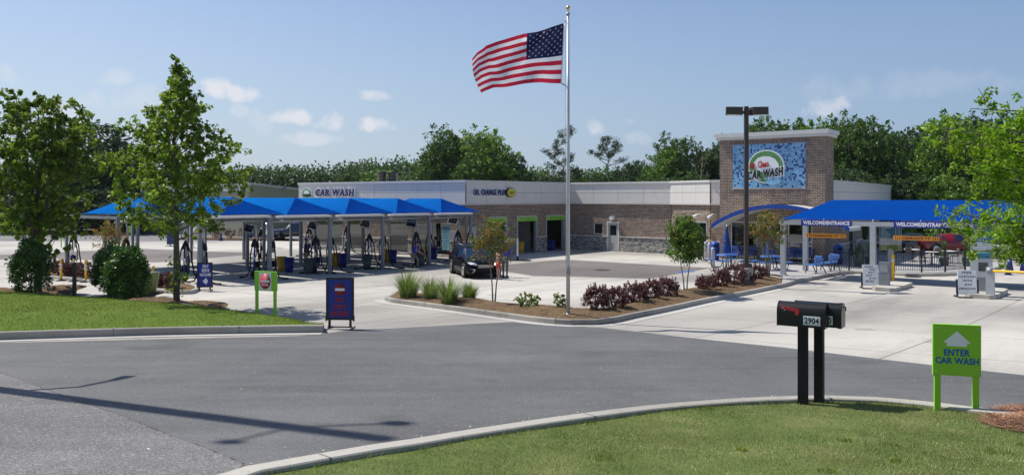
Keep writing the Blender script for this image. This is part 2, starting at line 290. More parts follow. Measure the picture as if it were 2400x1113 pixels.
# ---------------------------------------------------------------- mesh helpers
class MB:
    def __init__(s): s.v = []; s.f = []; s.m = []; s.sm = []
    def add(s, vs, fs, m=0, sm=False, mat=None):
        o = len(s.v)
        if mat is not None: vs = [mat @ Vector(v) for v in vs]
        s.v += [tuple(v) for v in vs]; s.f += [tuple(i+o for i in f) for f in fs]; s.m += [m]*len(fs); s.sm += [sm]*len(fs); return s
    def box(s, x0, x1, y0, y1, z0, z1, m=0, mat=None):
        v = [(x, y, z) for z in (z0, z1) for y in (y0, y1) for x in (x0, x1)]
        return s.add(v, [(0,2,3,1),(4,5,7,6),(0,1,5,4),(2,6,7,3),(0,4,6,2),(1,3,7,5)], m, mat=mat)
    def cbox(s, c, size, m=0, rot=None):
        h = [q/2 for q in size]; T = Matrix.Translation(Vector(c))
        if rot: T = T @ Matrix.Rotation(rot[2], 4, 'Z') @ Matrix.Rotation(rot[1], 4, 'Y') @ Matrix.Rotation(rot[0], 4, 'X')
        return s.box(-h[0], h[0], -h[1], h[1], -h[2], h[2], m, T)
    def tube(s, pts, r, n=8, m=0, sm=True, flat=1.0):
        pts = [Vector(p) for p in pts]; k = len(pts); rs = r if isinstance(r, (list, tuple)) else [r]*k
        up = Vector((0, 0, 1)); vs = []; prev = None
        for i, p in enumerate(pts):
            t = (pts[min(i+1, k-1)]-pts[max(i-1, 0)]).normalized()
            if prev is None: a = t.cross(up if abs(t.z) < .95 else Vector((1, 0, 0))).normalized()
            else: a = (prev - t*prev.dot(t)).normalized()
            prev = a; b = t.cross(a)
            for j in range(n):
                q = 2*math.pi*(j+.5)/n; vs.append(p + a*(math.cos(q)*rs[i]) + b*(math.sin(q)*rs[i]*flat))
        fs = [(i*n+j, i*n+(j+1) % n, (i+1)*n+(j+1) % n, (i+1)*n+j) for i in range(k-1) for j in range(n)]
        fs += [tuple(range(n-1, -1, -1)), tuple((k-1)*n+j for j in range(n))]
        return s.add(vs, fs, m, sm)
    def lathe(s, prof, c=(0, 0, 0), n=16, m=0, sm=True, mat=None):
        c = Vector(c); vs = [Vector((math.cos(2*math.pi*j/n)*r, math.sin(2*math.pi*j/n)*r, z))+c for (r, z) in prof for j in range(n)]
        k = len(prof); fs = [(i*n+j, i*n+(j+1) % n, (i+1)*n+(j+1) % n, (i+1)*n+j) for i in range(k-1) for j in range(n)]
        fs += [tuple(range(n-1, -1, -1)), tuple((k-1)*n+j for j in range(n))]
        return s.add(vs, fs, m, sm, mat)
    def prism(s, poly, y0, y1, m=0, mat=None):           # polygon in x/z, extruded along y
        n = len(poly); vs = [(x, y0, z) for x, z in poly]+[(x, y1, z) for x, z in poly]
        fs = [tuple(range(n)), tuple(range(2*n-1, n-1, -1))]+[(i, i+n, (i+1) % n+n, (i+1) % n) for i in range(n)]
        return s.add(vs, fs, m, mat=mat)
    def slab(s, poly, z0, z1, m=0):                        # polygon in x/y, extruded along z
        n = len(poly); vs = [(x, y, z0) for x, y in poly]+[(x, y, z1) for x, y in poly]
        fs = [tuple(range(n-1, -1, -1)), tuple(range(n, 2*n))]+[(i, (i+1) % n, (i+1) % n+n, i+n) for i in range(n)]
        return s.add(vs, fs, m)
    def blob(s, c, r, m=0, n=12, k=8, sx=1, sy=1, sz=1):
        return s.lathe([(math.sin(math.pi*i/k)*r+1e-4, -math.cos(math.pi*i/k)*r*sz) for i in range(k+1)], (0, 0, 0), n, m, True, Matrix.Translation(Vector(c)) @ Matrix.Diagonal((sx, sy, 1, 1)))
    def text(s, string, w, h, c=(0, 0, 0), depth=.01, bold=0.0, m=0, shear=0.0, mat=None, sp=1.06):
        """letters in the x/z plane facing -y, fitted to w by h about c"""
        vs, fs = text_geo(string, bold, shear, sp)
        a = np.array(vs); mn, mx = a.min(0), a.max(0); sp = mx-mn; sp[sp == 0] = 1
        q = (a-(mn+mx)/2)/sp; out = [(c[0]+p[0]*w, c[1]-p[2]*depth, c[2]+p[1]*h) for p in q]
        return s.add(out, fs, m, mat=mat)
    def build(s, name, mats, parent=None, loc=None, rz=0, fix=True):
        me = bpy.data.meshes.new(name); me.from_pydata(s.v, [], s.f)
        for q in (mats if isinstance(mats, (list, tuple)) else [mats]): me.materials.append(MATS[q])
        me.polygons.foreach_set('material_index', s.m); me.polygons.foreach_set('use_smooth', s.sm)
        if fix:
            b = bmesh.new(); b.from_mesh(me); bmesh.ops.recalc_face_normals(b, faces=b.faces[:]); b.to_mesh(me); b.free()
        o = bpy.data.objects.new(name, me); COL.objects.link(o)
        if parent: o.parent = parent
        if loc is not None: o.location = loc
        if rz: o.rotation_euler = (0, 0, rz)
        return o
_tx = {}
def text_geo(string, bold, shear=0.0, sp=1.06):
    k = (string, bold, shear, sp)
    if k in _tx: return _tx[k]
    cu = bpy.data.curves.new('t', 'FONT'); cu.body = string; cu.extrude = .5; cu.offset = bold; cu.resolution_u = 3; cu.shear = shear; cu.space_character = sp
    ob = bpy.data.objects.new('t', cu); COL.objects.link(ob); bpy.context.view_layer.update()
    me = bpy.data.meshes.new_from_object(ob.evaluated_get(bpy.context.evaluated_depsgraph_get()))
    r = ([tuple(v.co) for v in me.vertices], [tuple(p.vertices) for p in me.polygons])
    bpy.data.objects.remove(ob); bpy.data.curves.remove(cu); bpy.data.meshes.remove(me); _tx[k] = r; return r
def fast(name, V, Fc, mats, parent=None, mi=None, smooth=False, loc=None):
    me = bpy.data.meshes.new(name); V = np.asarray(V, dtype=np.float32); Fc = np.asarray(Fc, dtype=np.int32)
    nf, k = Fc.shape
    me.vertices.add(len(V)); me.vertices.foreach_set('co', V.ravel())
    me.loops.add(nf*k); me.loops.foreach_set('vertex_index', Fc.ravel())
    me.polygons.add(nf); me.polygons.foreach_set('loop_start', np.arange(0, nf*k, k, dtype=np.int32))
    if mi is not None: me.polygons.foreach_set('material_index', np.asarray(mi, dtype=np.int32))
    if smooth: me.polygons.foreach_set('use_smooth', np.ones(nf, dtype=bool))
    for q in (mats if isinstance(mats, (list, tuple)) else [mats]): me.materials.append(MATS[q])
    me.update(calc_edges=True)
    o = bpy.data.objects.new(name, me); COL.objects.link(o)
    if parent: o.parent = parent
    if loc is not None: o.location = loc
    return o
def tag(o, label=None, cat=None, group=None, kind=None):
    if label: o['label'] = label
    if cat: o['category'] = cat
    if group: o['group'] = group
    if kind: o['kind'] = kind
    return o
def thing(name, label, cat, loc=(0, 0, 0), rz=0.0, group=None):
    o = bpy.data.objects.new(name, None); COL.objects.link(o); o.location = loc; o.rotation_euler = (0, 0, rz); o.empty_display_size = .2
    return tag(o, label, cat, group)
def clone(root, loc, rz=None, label=None, scale=None, group=None):
    def rec(o, par):
        c = o.copy(); COL.objects.link(c)
        if par: c.parent = par
        for ch in KIDS.get(o.name, None) or [x for x in o.children]: rec(ch, c)
        return c
    c = rec(root, None); c.location = loc
    if rz is not None: c.rotation_euler = (0, 0, rz)
    if scale is not None: c.scale = scale if isinstance(scale, tuple) else (scale,)*3
    if label: c['label'] = label
    if group: c['group'] = group
    return c
KIDS = {}
# ---------------------------------------------------------------- sheets laid over the terrain
def sheet(name, poly, dz, mat, zf=None, cell=None, kind='structure', parent=None):
    bm = bmesh.new(); vs = [bm.verts.new((p[0], p[1], 0)) for p in poly]
    for t_ in geometry.tessellate_polygon([[Vector((p[0], p[1], 0)) for p in poly]]):
        try: bm.faces.new([vs[i] for i in t_])
        except ValueError: pass
    bm.normal_update()
    ys = [p[1] for p in poly]; xs = [p[0] for p in poly]
    cy = [float(y) for y in range(-59, 61)] if not cell else list(np.arange(min(ys), max(ys), cell))+[float(y) for y in range(-59, 61)]
    for y in cy:
        if min(ys) < y < max(ys):
            bmesh.ops.bisect_plane(bm, geom=bm.verts[:]+bm.edges[:]+bm.faces[:], plane_co=(0, y, 0), plane_no=(0, 1, 0))
    if cell:
        for x in np.arange(min(xs), max(xs), cell):
            bmesh.ops.bisect_plane(bm, geom=bm.verts[:]+bm.edges[:]+bm.faces[:], plane_co=(x, 0, 0), plane_no=(1, 0, 0))
    for v in bm.verts: v.co.z = zg(v.co.y)+dz+(zf(v.co.x, v.co.y) if zf else 0)
    bmesh.ops.recalc_face_normals(bm, faces=bm.faces[:])
    for f in bm.faces:
        if f.normal.z < 0: f.normal_flip()
        if cell: f.smooth = True
    me = bpy.data.meshes.new(name); bm.to_mesh(me); bm.free(); me.materials.append(MATS[mat])
    o = bpy.data.objects.new(name, me); COL.objects.link(o)
    if kind: o['kind'] = kind
    if parent: o.parent = parent
    return o
def smooth_line(pts, step=.5):
    """Catmull-Rom through 2-D points"""
    P = [Vector((p[0], p[1])) for p in pts]; out = []
    for i in range(len(P)-1):
        a, b, c, d = P[max(i-1, 0)], P[i], P[i+1], P[min(i+2, len(P)-1)]
        n = max(1, int((c-b).length/step))
        for j in range(n):
            t = j/n; out.append(.5*((2*b)+(c-a)*t+(2*a-5*b+4*c-d)*t*t+(3*b-a-3*c+d)*t**3))
    out.append(P[-1]); return out
def offset_line(P, d):
    out = []
    for i, p in enumerate(P):
        t = (P[min(i+1, len(P)-1)]-P[max(i-1, 0)]).normalized(); out.append(p+Vector((-t.y, t.x))*d)
    return out
def kerb(name, line, w, h, mat='kerb_concrete', joints=3.0, kind='structure'):
    """line: the front (road) edge; body lies to its left; small chamfer, open joints every few metres"""
    B = offset_line(line, w); Cf = offset_line(line, .02); Cb = offset_line(line, w-.015); mb = MB(); acc = 0; vs = []; fs = []
    n = len(line)
    for i in range(n):
        a, cf, cb, b = line[i], Cf[i], Cb[i], B[i]
        for q, z in ((a, -.05), (a, h-.025), (cf, h), (cb, h), (b, h-.015), (b, -.05)): vs.append((q.x, q.y, zg(q.y)+z))
    for i in range(n-1):
        for j in range(5): fs.append((i*6+j, (i+1)*6+j, (i+1)*6+j+1, i*6+j+1))
    fs.append((0, 1, 2, 3, 4, 5)); e = (n-1)*6; fs.append((e+5, e+4, e+3, e+2, e+1, e))
    mb.add(vs, fs, 0)
    for i in range(1, n-1):
        acc += (line[i]-line[i-1]).length
        if acc > joints:
            acc = 0; t = (line[i+1]-line[i]).normalized(); nr = Vector((-t.y, t.x)); a = line[i]-nr*.004; b = B[i]+nr*.004
            q = [a-t*.011, a+t*.011, b+t*.011, b-t*.011]; z = zg(line[i].y)
            mb.add([(p.x, p.y, z-.04) for p in q]+[(p.x, p.y, zg(p.y)+h+.004) for p in q], [(0,1,5,4),(1,2,6,5),(2,3,7,6),(3,0,4,7),(4,5,6,7)], 1)
    return tag(mb.build(name, [mat, 'joint']), kind=kind)
def inside(P, xs, ys):
    r = np.zeros(len(xs), bool); n = len(P); j = n-1
    for i in range(n):
        xi, yi = P[i][0], P[i][1]; xj, yj = P[j][0], P[j][1]
        if yi != yj:
            c = ((yi > ys) != (yj > ys)) & (xs < (xj-xi)*(ys-yi)/(yj-yi)+xi); r ^= c
        j = i
    return r
def strands(name, poly, n, length, width, mat, zf=None, flat=False, seed=1, parent=None, dens=None, kind='stuff'):
    g = np.random.default_rng(seed); P = np.array([(p[0], p[1]) for p in poly]); mn, mx = P.min(0), P.max(0)
    x = g.uniform(mn[0], mx[0], n); y = g.uniform(mn[1], mx[1], n); k = inside(P, x, y)
    if dens is not None: k &= g.random(n) < dens(x, y)
    x = x[k]; y = y[k]; n = len(x); z = zgv(y)+(np.array([zf(a, b) for a, b in zip(x, y)]) if zf else 0)
    a = g.uniform(0, 2*np.pi, n); l = g.uniform(.5, 1.3, n)*length; lean = g.uniform(4.0, 14.0, n) if flat else g.uniform(.1, 1.0, n)
    dx, dy = np.cos(a), np.sin(a); hz = l/np.sqrt(1+lean**2); ho = hz*lean
    w = width*.5; B1 = np.stack([x-dy*w, y+dx*w, z-.004], 1); B2 = np.stack([x+dy*w, y-dx*w, z-.004], 1)
    T = np.stack([x+dx*ho, y+dy*ho, z+hz], 1)
    if flat: 
        T1 = T+np.stack([-dy*w, dx*w, 0*w*dx], 1); T2 = T-np.stack([-dy*w, dx*w, 0*w*dx], 1)
        V = np.stack([B1, B2, T2, T1], 1).reshape(-1, 3); Fc = np.arange(n*4).reshape(-1, 4)
    else: V = np.stack([B1, B2, T], 1).reshape(-1, 3); Fc = np.arange(n*3).reshape(-1, 3)
    o = fast(name, V, Fc, mat, parent)
    if kind: o['kind'] = kind
    return o
# ================================================================ THE GROUND
def pxs(lst, dz=0.0): return [at(a, b, dz) for a, b in lst]
sheet('ground', [(-1500, -60), (1500, -60), (1500, 3000), (-1500, 3000)], -.04, 'rough_grass')
sheet('concrete_lot', [(-75, 14), (60, 8.5), (60, 50), (45, 62), (45, 76), (-75, 76)], 0, 'concrete')
asph_edge = [(-500, 818), (0, 803), (392, 794), (700, 787), (757, 782), (833, 771), (900, 770.5), (1150, 756.7), (1202, 754.6), (1317, 765), (1409, 767.7), (1519, 780),
             (1619, 791.7), (1840, 814.6), (2190, 856), (2400, 879), (2800, 925)]
AE = pxs(asph_edge)
sheet('road', [(-60, AE[0].y+1)]+[(p.x, p.y) for p in AE]+[(60, AE[-1].y-7), (60, -40), (-60, -40)], .004, 'asphalt')
crack = smooth_line(pxs([(-260, 812), (-60, 856), (0, 874), (37, 887), (94, 908), (141, 926), (201, 948), (268, 969), (335, 996), (402, 1023), (469, 1046), (519, 1067), (572, 1088)]), .06)
crack = [p+Vector((0, rnd.uniform(-.015, .015))) for p in crack]
sheet('old_road', [(p.x, p.y) for p in crack]+[(-2.4, 4), (-8, -6), (-40, -30), (-55, -30), (-55, 22)], .008, 'old_asphalt')
cb = offset_line(crack, .009)
M('tar', (.045, .045, .045), .8)
mbk = MB()
vs = []; fs = []
for i, (a, b) in enumerate(zip(crack, cb)):
    w = rnd.uniform(.1, 1.3) if rnd.random() < .8 else 2.2
    q = a+(b-a)*w; vs += [(a.x, a.y, zg(a.y)+.012), (q.x, q.y, zg(q.y)+.012)]
for i in range(len(crack)-1): fs.append((2*i, 2*i+2, 2*i+3, 2*i+1))
mbk.add(vs, fs); tag(mbk.build('crack', 'tar'), kind='structure')
M('tar', (.05, .05, .05), .6)
# brown paved bands crossing the lot
sheet('paved_band', pxs([(1350, 609.7), (1668, 628), (1522, 653), (1350, 648.5), (1250, 646.6), (1189, 637), (1130, 630), (1189, 620), (1311, 609)]), .004, 'paver')
sheet('paved_crossing', pxs([(-60, 599), (107, 595), (159, 590), (336, 583), (458, 588), (615, 594), (458, 608), (366, 615), (110, 606), (-60, 610)]), .004, 'paver')
# street and verges behind the lot
sheet('far_street', [(-75, 76), (-22, 76), (-18, 84), (-18, 96), (-110, 92), (-110, 76)], -.005, 'far_asphalt')
sheet('far_verge', [(-110, 92.2), (-18, 96.2), (-16, 101), (-110, 101)], .06, 'lush_turf')
sheet('far_parking', [(-110, 101.2), (20, 101.2), (20, 135), (-110, 135)], -.01, 'far_asphalt')
sheet('side_street', [(34, 50.2), (60, 44), (110, 44), (110, 75), (38, 75), (31, 60)], .006, 'far_asphalt')
# ---- wedge-shaped planted island
isl = [(905, 703), (915, 709), (1064, 729), (1160, 742.5), (1260, 756), (1337, 762), (1400, 761.5), (1450, 755), (1486, 746.5), (1569, 729.5), (1673, 706.5), (1757, 690), (1840, 672.5)]
front = smooth_line([at(*p) for p in isl], .5)
back_px = [(1838, 657), (1795, 650), (1735, 659), (1640, 677), (1590, 685), (1530, 699), (1480, 712), (1420, 727), (1358, 731), (1306, 727), (1208, 719), (1108, 707), (973, 692), (925, 689)]
back = smooth_line([at(*p) for p in back_px], .5)
def dist_poly(P, x, y):
    d = 1e9
    for i in range(len(P)-1):
        a = P[i]; b = P[i+1]; ab = b-a; t = max(0, min(1, ((x-a.x)*ab.x+(y-a.y)*ab.y)/max(1e-9, ab.length_squared))); q = a+ab*t
        d = min(d, math.hypot(x-q.x, y-q.y))
    return d
from mathutils import noise as mn
isl_loop = front+back+[front[0]]
def island_z(x, y):
    d = dist_poly(isl_loop[::2]+[isl_loop[0]], x, y)
    return .10+.16*min(1, d/.9)*(.55+.8*(mn.noise(Vector((x*.55, y*.55, 1)))+.35))+.012*mn.noise(Vector((x*3, y*3, 0)))
kerb('kerb', front, .17, .16)
kerb('back_kerb', back+[front[0]], .15, .13)
inner = offset_line(front, .16)+offset_line(back, .14)
sheet('mulch_bed', [(p.x, p.y) for p in inner], 0, 'pine_straw', island_z, .28)
strands('pine_straw', [(p.x, p.y) for p in inner], 30000, .13, .012, 'straw_strand', island_z, flat=True, seed=3)
gut = offset_line(front, -.42)
sheet('gutter', [(p.x, p.y) for p in front[:-2]]+[(p.x, p.y) for p in gut[:-2][::-1]], .008, 'gutter_concrete')
# ---- left lawn, its kerb and gutter
lk = smooth_line([at(*p) for p in [(-900, 828), (-400, 811), (0, 797.6), (200, 791), (392, 785.5), (560, 782.5), (700, 780.5), (757, 780)]], .6)
kerb('kerb_along_road', lk, .19, .2)
sheet('road_gutter', [(p.x, p.y) for p in lk]+[(p.x, p.y) for p in offset_line(lk, -.4)[::-1]], .012, 'gutter_concrete')
lawn_back_px = [(757, 765), (700, 753), (600, 741), (520, 729), (430, 718), (350, 713), (200, 704), (140, 698), (60, 693), (0, 689), (-400, 684), (-900, 678)]
lb = smooth_line([at(*p) for p in lawn_back_px], .6)
lkb = offset_line(lk, .17)
lawn_poly = [(p.x, p.y) for p in lkb]+[(p.x, p.y) for p in lb]
def lawn_z(x, y):
    d1 = dist_poly(lkb[::2]+[lkb[-1]], x, y); d2 = dist_poly(lb[::2]+[lb[-1]], x, y)
    h = .17*min(1, d2/.8); return h+.22*min(1, d1/3)*min(1, d2/2.2)*(1 if x < -6 else max(0, (-x-4)/2))
sheet('left_lawn', lawn_poly, 0, 'lush_turf', lawn_z, .6)
def round_bed(name, cx, cy, rx, ry, rot, zf, h=.16, n=28, seed=1):
    P = []
    for i in range(n):
        a = 2*math.pi*i/n; k = 1+.1*math.sin(3*a+seed); x = math.cos(a)*rx*k; y = math.sin(a)*ry*k
        P.append(Vector((cx+x*math.cos(rot)-y*math.sin(rot), cy+x*math.sin(rot)+y*math.cos(rot))))
    def z(x, y):
        d = dist_poly(P+[P[0]], x, y); return (zf(x, y) if zf else 0)+.01+h*min(1, d/1.0)**.8
    sheet(name, [(p.x, p.y) for p in P], 0, 'pine_straw', z, .3)
    strands('pine_straw', [(p.x, p.y) for p in P], int(rx*ry*900), .13, .012, 'straw_strand', z, flat=True, seed=seed)
    return z
c1 = at(425, 722); bedz1 = round_bed('tree_ring', c1.x-.1, c1.y-.1, 1.75, 1.05, -.2, lawn_z, seed=2)
c2 = at(60, 696); bedz2 = round_bed('tree_ring', c2.x, c2.y+.4, 2.1, 1.3, 0, lawn_z, seed=5)
c3 = at(275, 708); bedz3 = round_bed('tree_ring', c3.x, c3.y+.2, 1.5, 1.0, 0, lawn_z, seed=6)
# ---- near lawn on the right with its kerb
rk_px = [(300, 1165), (500, 1113), (575, 1090), (657, 1076), (743, 1061), (867, 1040), (960, 1027), (1050, 1012), (1183, 992), (1300, 975), (1500, 950), (1650, 937), (1780, 929), (1934, 925), (2053, 929), (2190, 941), (2326, 957), (2400, 965), (2800, 1015)]
rk = smooth_line([at(a, b, .1) for a, b in rk_px], .35)
rk = rk[::-1]                                             # body to the left when walking from right to left
kerb('kerb_by_lawn', rk, .26, .1, joints=3.4)
rkb = offset_line(rk, .25)
near_lawn = [(p.x, p.y) for p in rkb]+[(-5, 3.0), (-7, -6), (16, -6), (16, 8)]
def near_z(x, y): return .045+.03*mn.noise(Vector((x*.6, y*.6, 3)))
sheet('near_lawn', near_lawn, 0, 'turf', near_z, .5)
tr_c = Vector((6.95, 9.25))
def circ(c, r, n=28, j=.07): return [(c[0]+math.cos(2*math.pi*i/n)*r*(1+j*math.sin(5*i)), c[1]+math.sin(2*math.pi*i/n)*r*(1+j*math.cos(3*i))) for i in range(n)]
ringp = [Vector(p) for p in circ(tr_c, 1.3)]
def ring_z(x, y): return near_z(x, y)+.01+.09*min(1, dist_poly(ringp+[ringp[0]], x, y)/.7)
sheet('near_tree_ring', [tuple(p) for p in ringp], 0, 'pine_straw', ring_z, .25)
strands('pine_straw', [tuple(p) for p in ringp], 18000, .13, .006, 'red_straw', ring_z, flat=True, seed=9)
ROOTS = [(at(1882, 942).x, at(1882, 942).y)]
def near_dens(x, y):
    a = np.sin(x*1.7+1.3*np.sin(y*1.1))+np.sin(y*2.3+x*.6)+.6*np.sin(x*5.1+y*3.7); return np.clip(.62+.16*a, .25, 1)
strands('grass', near_lawn[:-4]+[(-3.2, 5.5), (4, 5.2), (9, 7)], 300000, .024, .0075, 'grass_blade', near_z, seed=11, dens=near_dens)
g_ = np.random.default_rng(5)
for i_ in range(26):
    cx_w, cy_w = g_.uniform(-1.5, 8.5), g_.uniform(6.4, 10.6)
    if inside(np.array(near_lawn), np.array([cx_w]), np.array([cy_w]))[0]: strands('weeds', circ((cx_w, cy_w), g_.uniform(.05, .18), 10), 110, .05, .009, 'lush_blade', near_z, seed=40+i_)
edge = [(p.x, p.y) for p in offset_line(rk, .23)]+[(p.x, p.y) for p in offset_line(rk, .36)[::-1]]
strands('grass', edge, 26000, .07, .008, 'lush_blade', near_z, seed=12)
strands('grass', lawn_poly, 150000, .05, .014, 'lush_blade', lawn_z_fast if False else None, seed=13) if False else None
def _lz(n, poly, seed):
    pass
# tufts on the left lawn (grid lookup keeps this quick)
gx = np.arange(-40, 0, .5); gy = np.arange(15, 40, .5)
LZ = np.array([[lawn_z(x, y) for x in gx] for y in gy])
def lawn_zq(x, y):
    i = min(max(int((x+40)/.5), 0), len(gx)-2); j = min(max(int((y-15)/.5), 0), len(gy)-2); u = (x-gx[i])/.5; v = (y-gy[j])/.5
    return (LZ[j, i]*(1-u)+LZ[j, i+1]*u)*(1-v)+(LZ[j+1, i]*(1-u)+LZ[j+1, i+1]*u)*v
lv = [(p[0], p[1]) for p in lawn_poly if p[0] > -24]
def not_bed(x, y): return np.where((((x-c1.x)/2.2)**2+((y-c1.y)/1.3)**2 < 1) | (((x-c2.x)/2.2)**2+((y-c2.y-.4)/1.4)**2 < 1) | (((x-c3.x)/1.6)**2+((y-c3.y-.2)/1.1)**2 < 1), 0, 1)
strands('grass', lv, 90000, .05, .016, 'lush_blade', lawn_zq, seed=13, dens=not_bed)
# ---- kerbed planting strip behind the delineator posts
st_f = smooth_line([at(*p) for p in [(96, 646), (112, 652), (150, 656), (220, 664), (300, 673), (370, 685), (415, 690), (450, 689), (467, 682)]], .4)
st_b = smooth_line([at(*p) for p in [(467, 682), (455, 673), (380, 660), (300, 651), (200, 643), (130, 640), (100, 642), (96, 646)]], .4)
kerb('planting_kerb', st_f, .16, .15); kerb('planting_kerb', st_b, .16, .15)
sheet('planting_strip', [(p.x, p.y) for p in offset_line(st_f, .15)+offset_line(st_b, .15)], .12, 'pine_straw', lambda x, y: .03*mn.noise(Vector((x, y, 0))), .5)
# distant kerbed beds
far_bed = smooth_line([at(*p) for p in [(545, 553), (600, 553), (690, 551)]], 1.0)
sheet('far_bed', [(-34, 79), (-22, 77), (-21, 79.5), (-33, 82.5)], .1, 'pine_straw')

# ---- patio in front of the tower, its kerb and the kerb line of the drive-through
pk = smooth_line([at(*p) for p in [(1840, 672.5), (1883, 661), (1950, 648), (2000, 642), (2094, 646), (2151, 648), (2243, 646), (2300, 641), (2345, 630), (2350, 622)]], .5)
kerb('patio_kerb', pk, .16, .165)
sheet('patio', [(p.x, p.y) for p in offset_line(pk, .15)]+[(30, 52), (27, 60), (22, 53), (19, 49.3), (18, 49), (13.4, 52.4), (12.6, 52.8), *[(at(*q).x, at(*q).y) for q in ((1655, 612), (1680, 641), (1735, 656.5), (1793, 647.5), (1835, 652))]], .155, 'patio_concrete')
# lane islands under the entrance canopy
def lane_island(px0, px1, y0, y1):
    pass
M('cast_iron', (.05, .048, .045), .95, spec=.1)
g_ = np.random.default_rng(77); n_ = 2600; kx = np.array([p.x for p in rk]); ky = np.array([p.y for p in rk])
ii = g_.integers(0, len(rk), n_); ax = np.where(g_.random(n_) < .55, kx[ii]+g_.normal(0, .1, n_), g_.uniform(-14, 12, n_)); ay = np.where(ax == ax, np.where(np.abs(ax-kx[ii]) < .35, ky[ii]+np.abs(g_.normal(0, .22, n_))+.04, g_.uniform(8, 19, n_)), 0)
sz = g_.uniform(.004, .014, n_); az_ = zgv(ay)+.012; th_ = g_.uniform(0, 3.1, n_); V_ = []
for q in range(4): a_ = th_+q*np.pi/2; V_.append(np.stack([ax+np.cos(a_)*sz, ay+np.sin(a_)*sz*g_.uniform(.6, 1.2, n_), az_+g_.uniform(0, .006, n_)], 1))
leaf_mat('grit', (.10, .09, .07), (.30, .27, .22), (.55, .50, .42), 0)
tag(fast('grit', np.stack(V_, 1).reshape(-1, 3), np.arange(n_*4).reshape(-1, 4), 'grit'), kind='stuff')
# drain lids and painted marks
def disc(name, c, r, mat, dz=.008):
    mb = MB(); n = 20; mb.add([(c.x+math.cos(2*math.pi*i/n)*r, c.y+math.sin(2*math.pi*i/n)*r, zg(c.y+math.sin(2*math.pi*i/n)*r)+dz) for i in range(n)], [tuple(range(n))]); return mb.build(name, mat)
tag(disc('manhole_cover', at(1413, 633), .45, 'cast_iron', .012), 'round dark manhole cover in the brown paved band', 'manhole cover')
tag(disc('manhole_cover', at(2140, 649), .40, 'cast_iron', .012), 'round manhole cover in the entrance lane near the black fence', 'manhole cover')
sheet('painted_mark', pxs([(1585, 637), (1625, 634.5), (1628, 637), (1588, 639.5)]), .010, 'sky_blue_paint')
# ================================================================ CAR WASH BUILDING
A0 = Vector((-17.2, 65.0)); A1 = Vector((-3.21, 54.5)); B1 = Vector((4.66, 64.5)); C1 = Vector((11.7, 58.6)); D1 = Vector((13.65, 55.0)); E1 = Vector((15.6, 53.5))
T0 = Vector((13.57, 52.1)); T1 = Vector((18.85, 48.05)); W0 = Vector((19.35, 49.2)); W1 = Vector((21.9, 52.5)); W2 = Vector((33.4, 70.6))
def ang(a, b): return math.atan2(b.y-a.y, b.x-a.x)
def tp(a, b, px):
    """distance along the wall a-b seen at photo column px"""
    d = (b-a).normalized(); t = (px-CX)/F; return (t*a.y-a.x)/(d.x-t*d.y)
def wall_z(a, b, px, py):
    t = tp(a, b, px); Y = a.y+(b-a).normalized().y*t; return CAMZ-(py-HZ)*Y/F
bld = thing('car_wash_building', 'long low brick and stone car wash building with pale panel parapet and square tower', 'building')
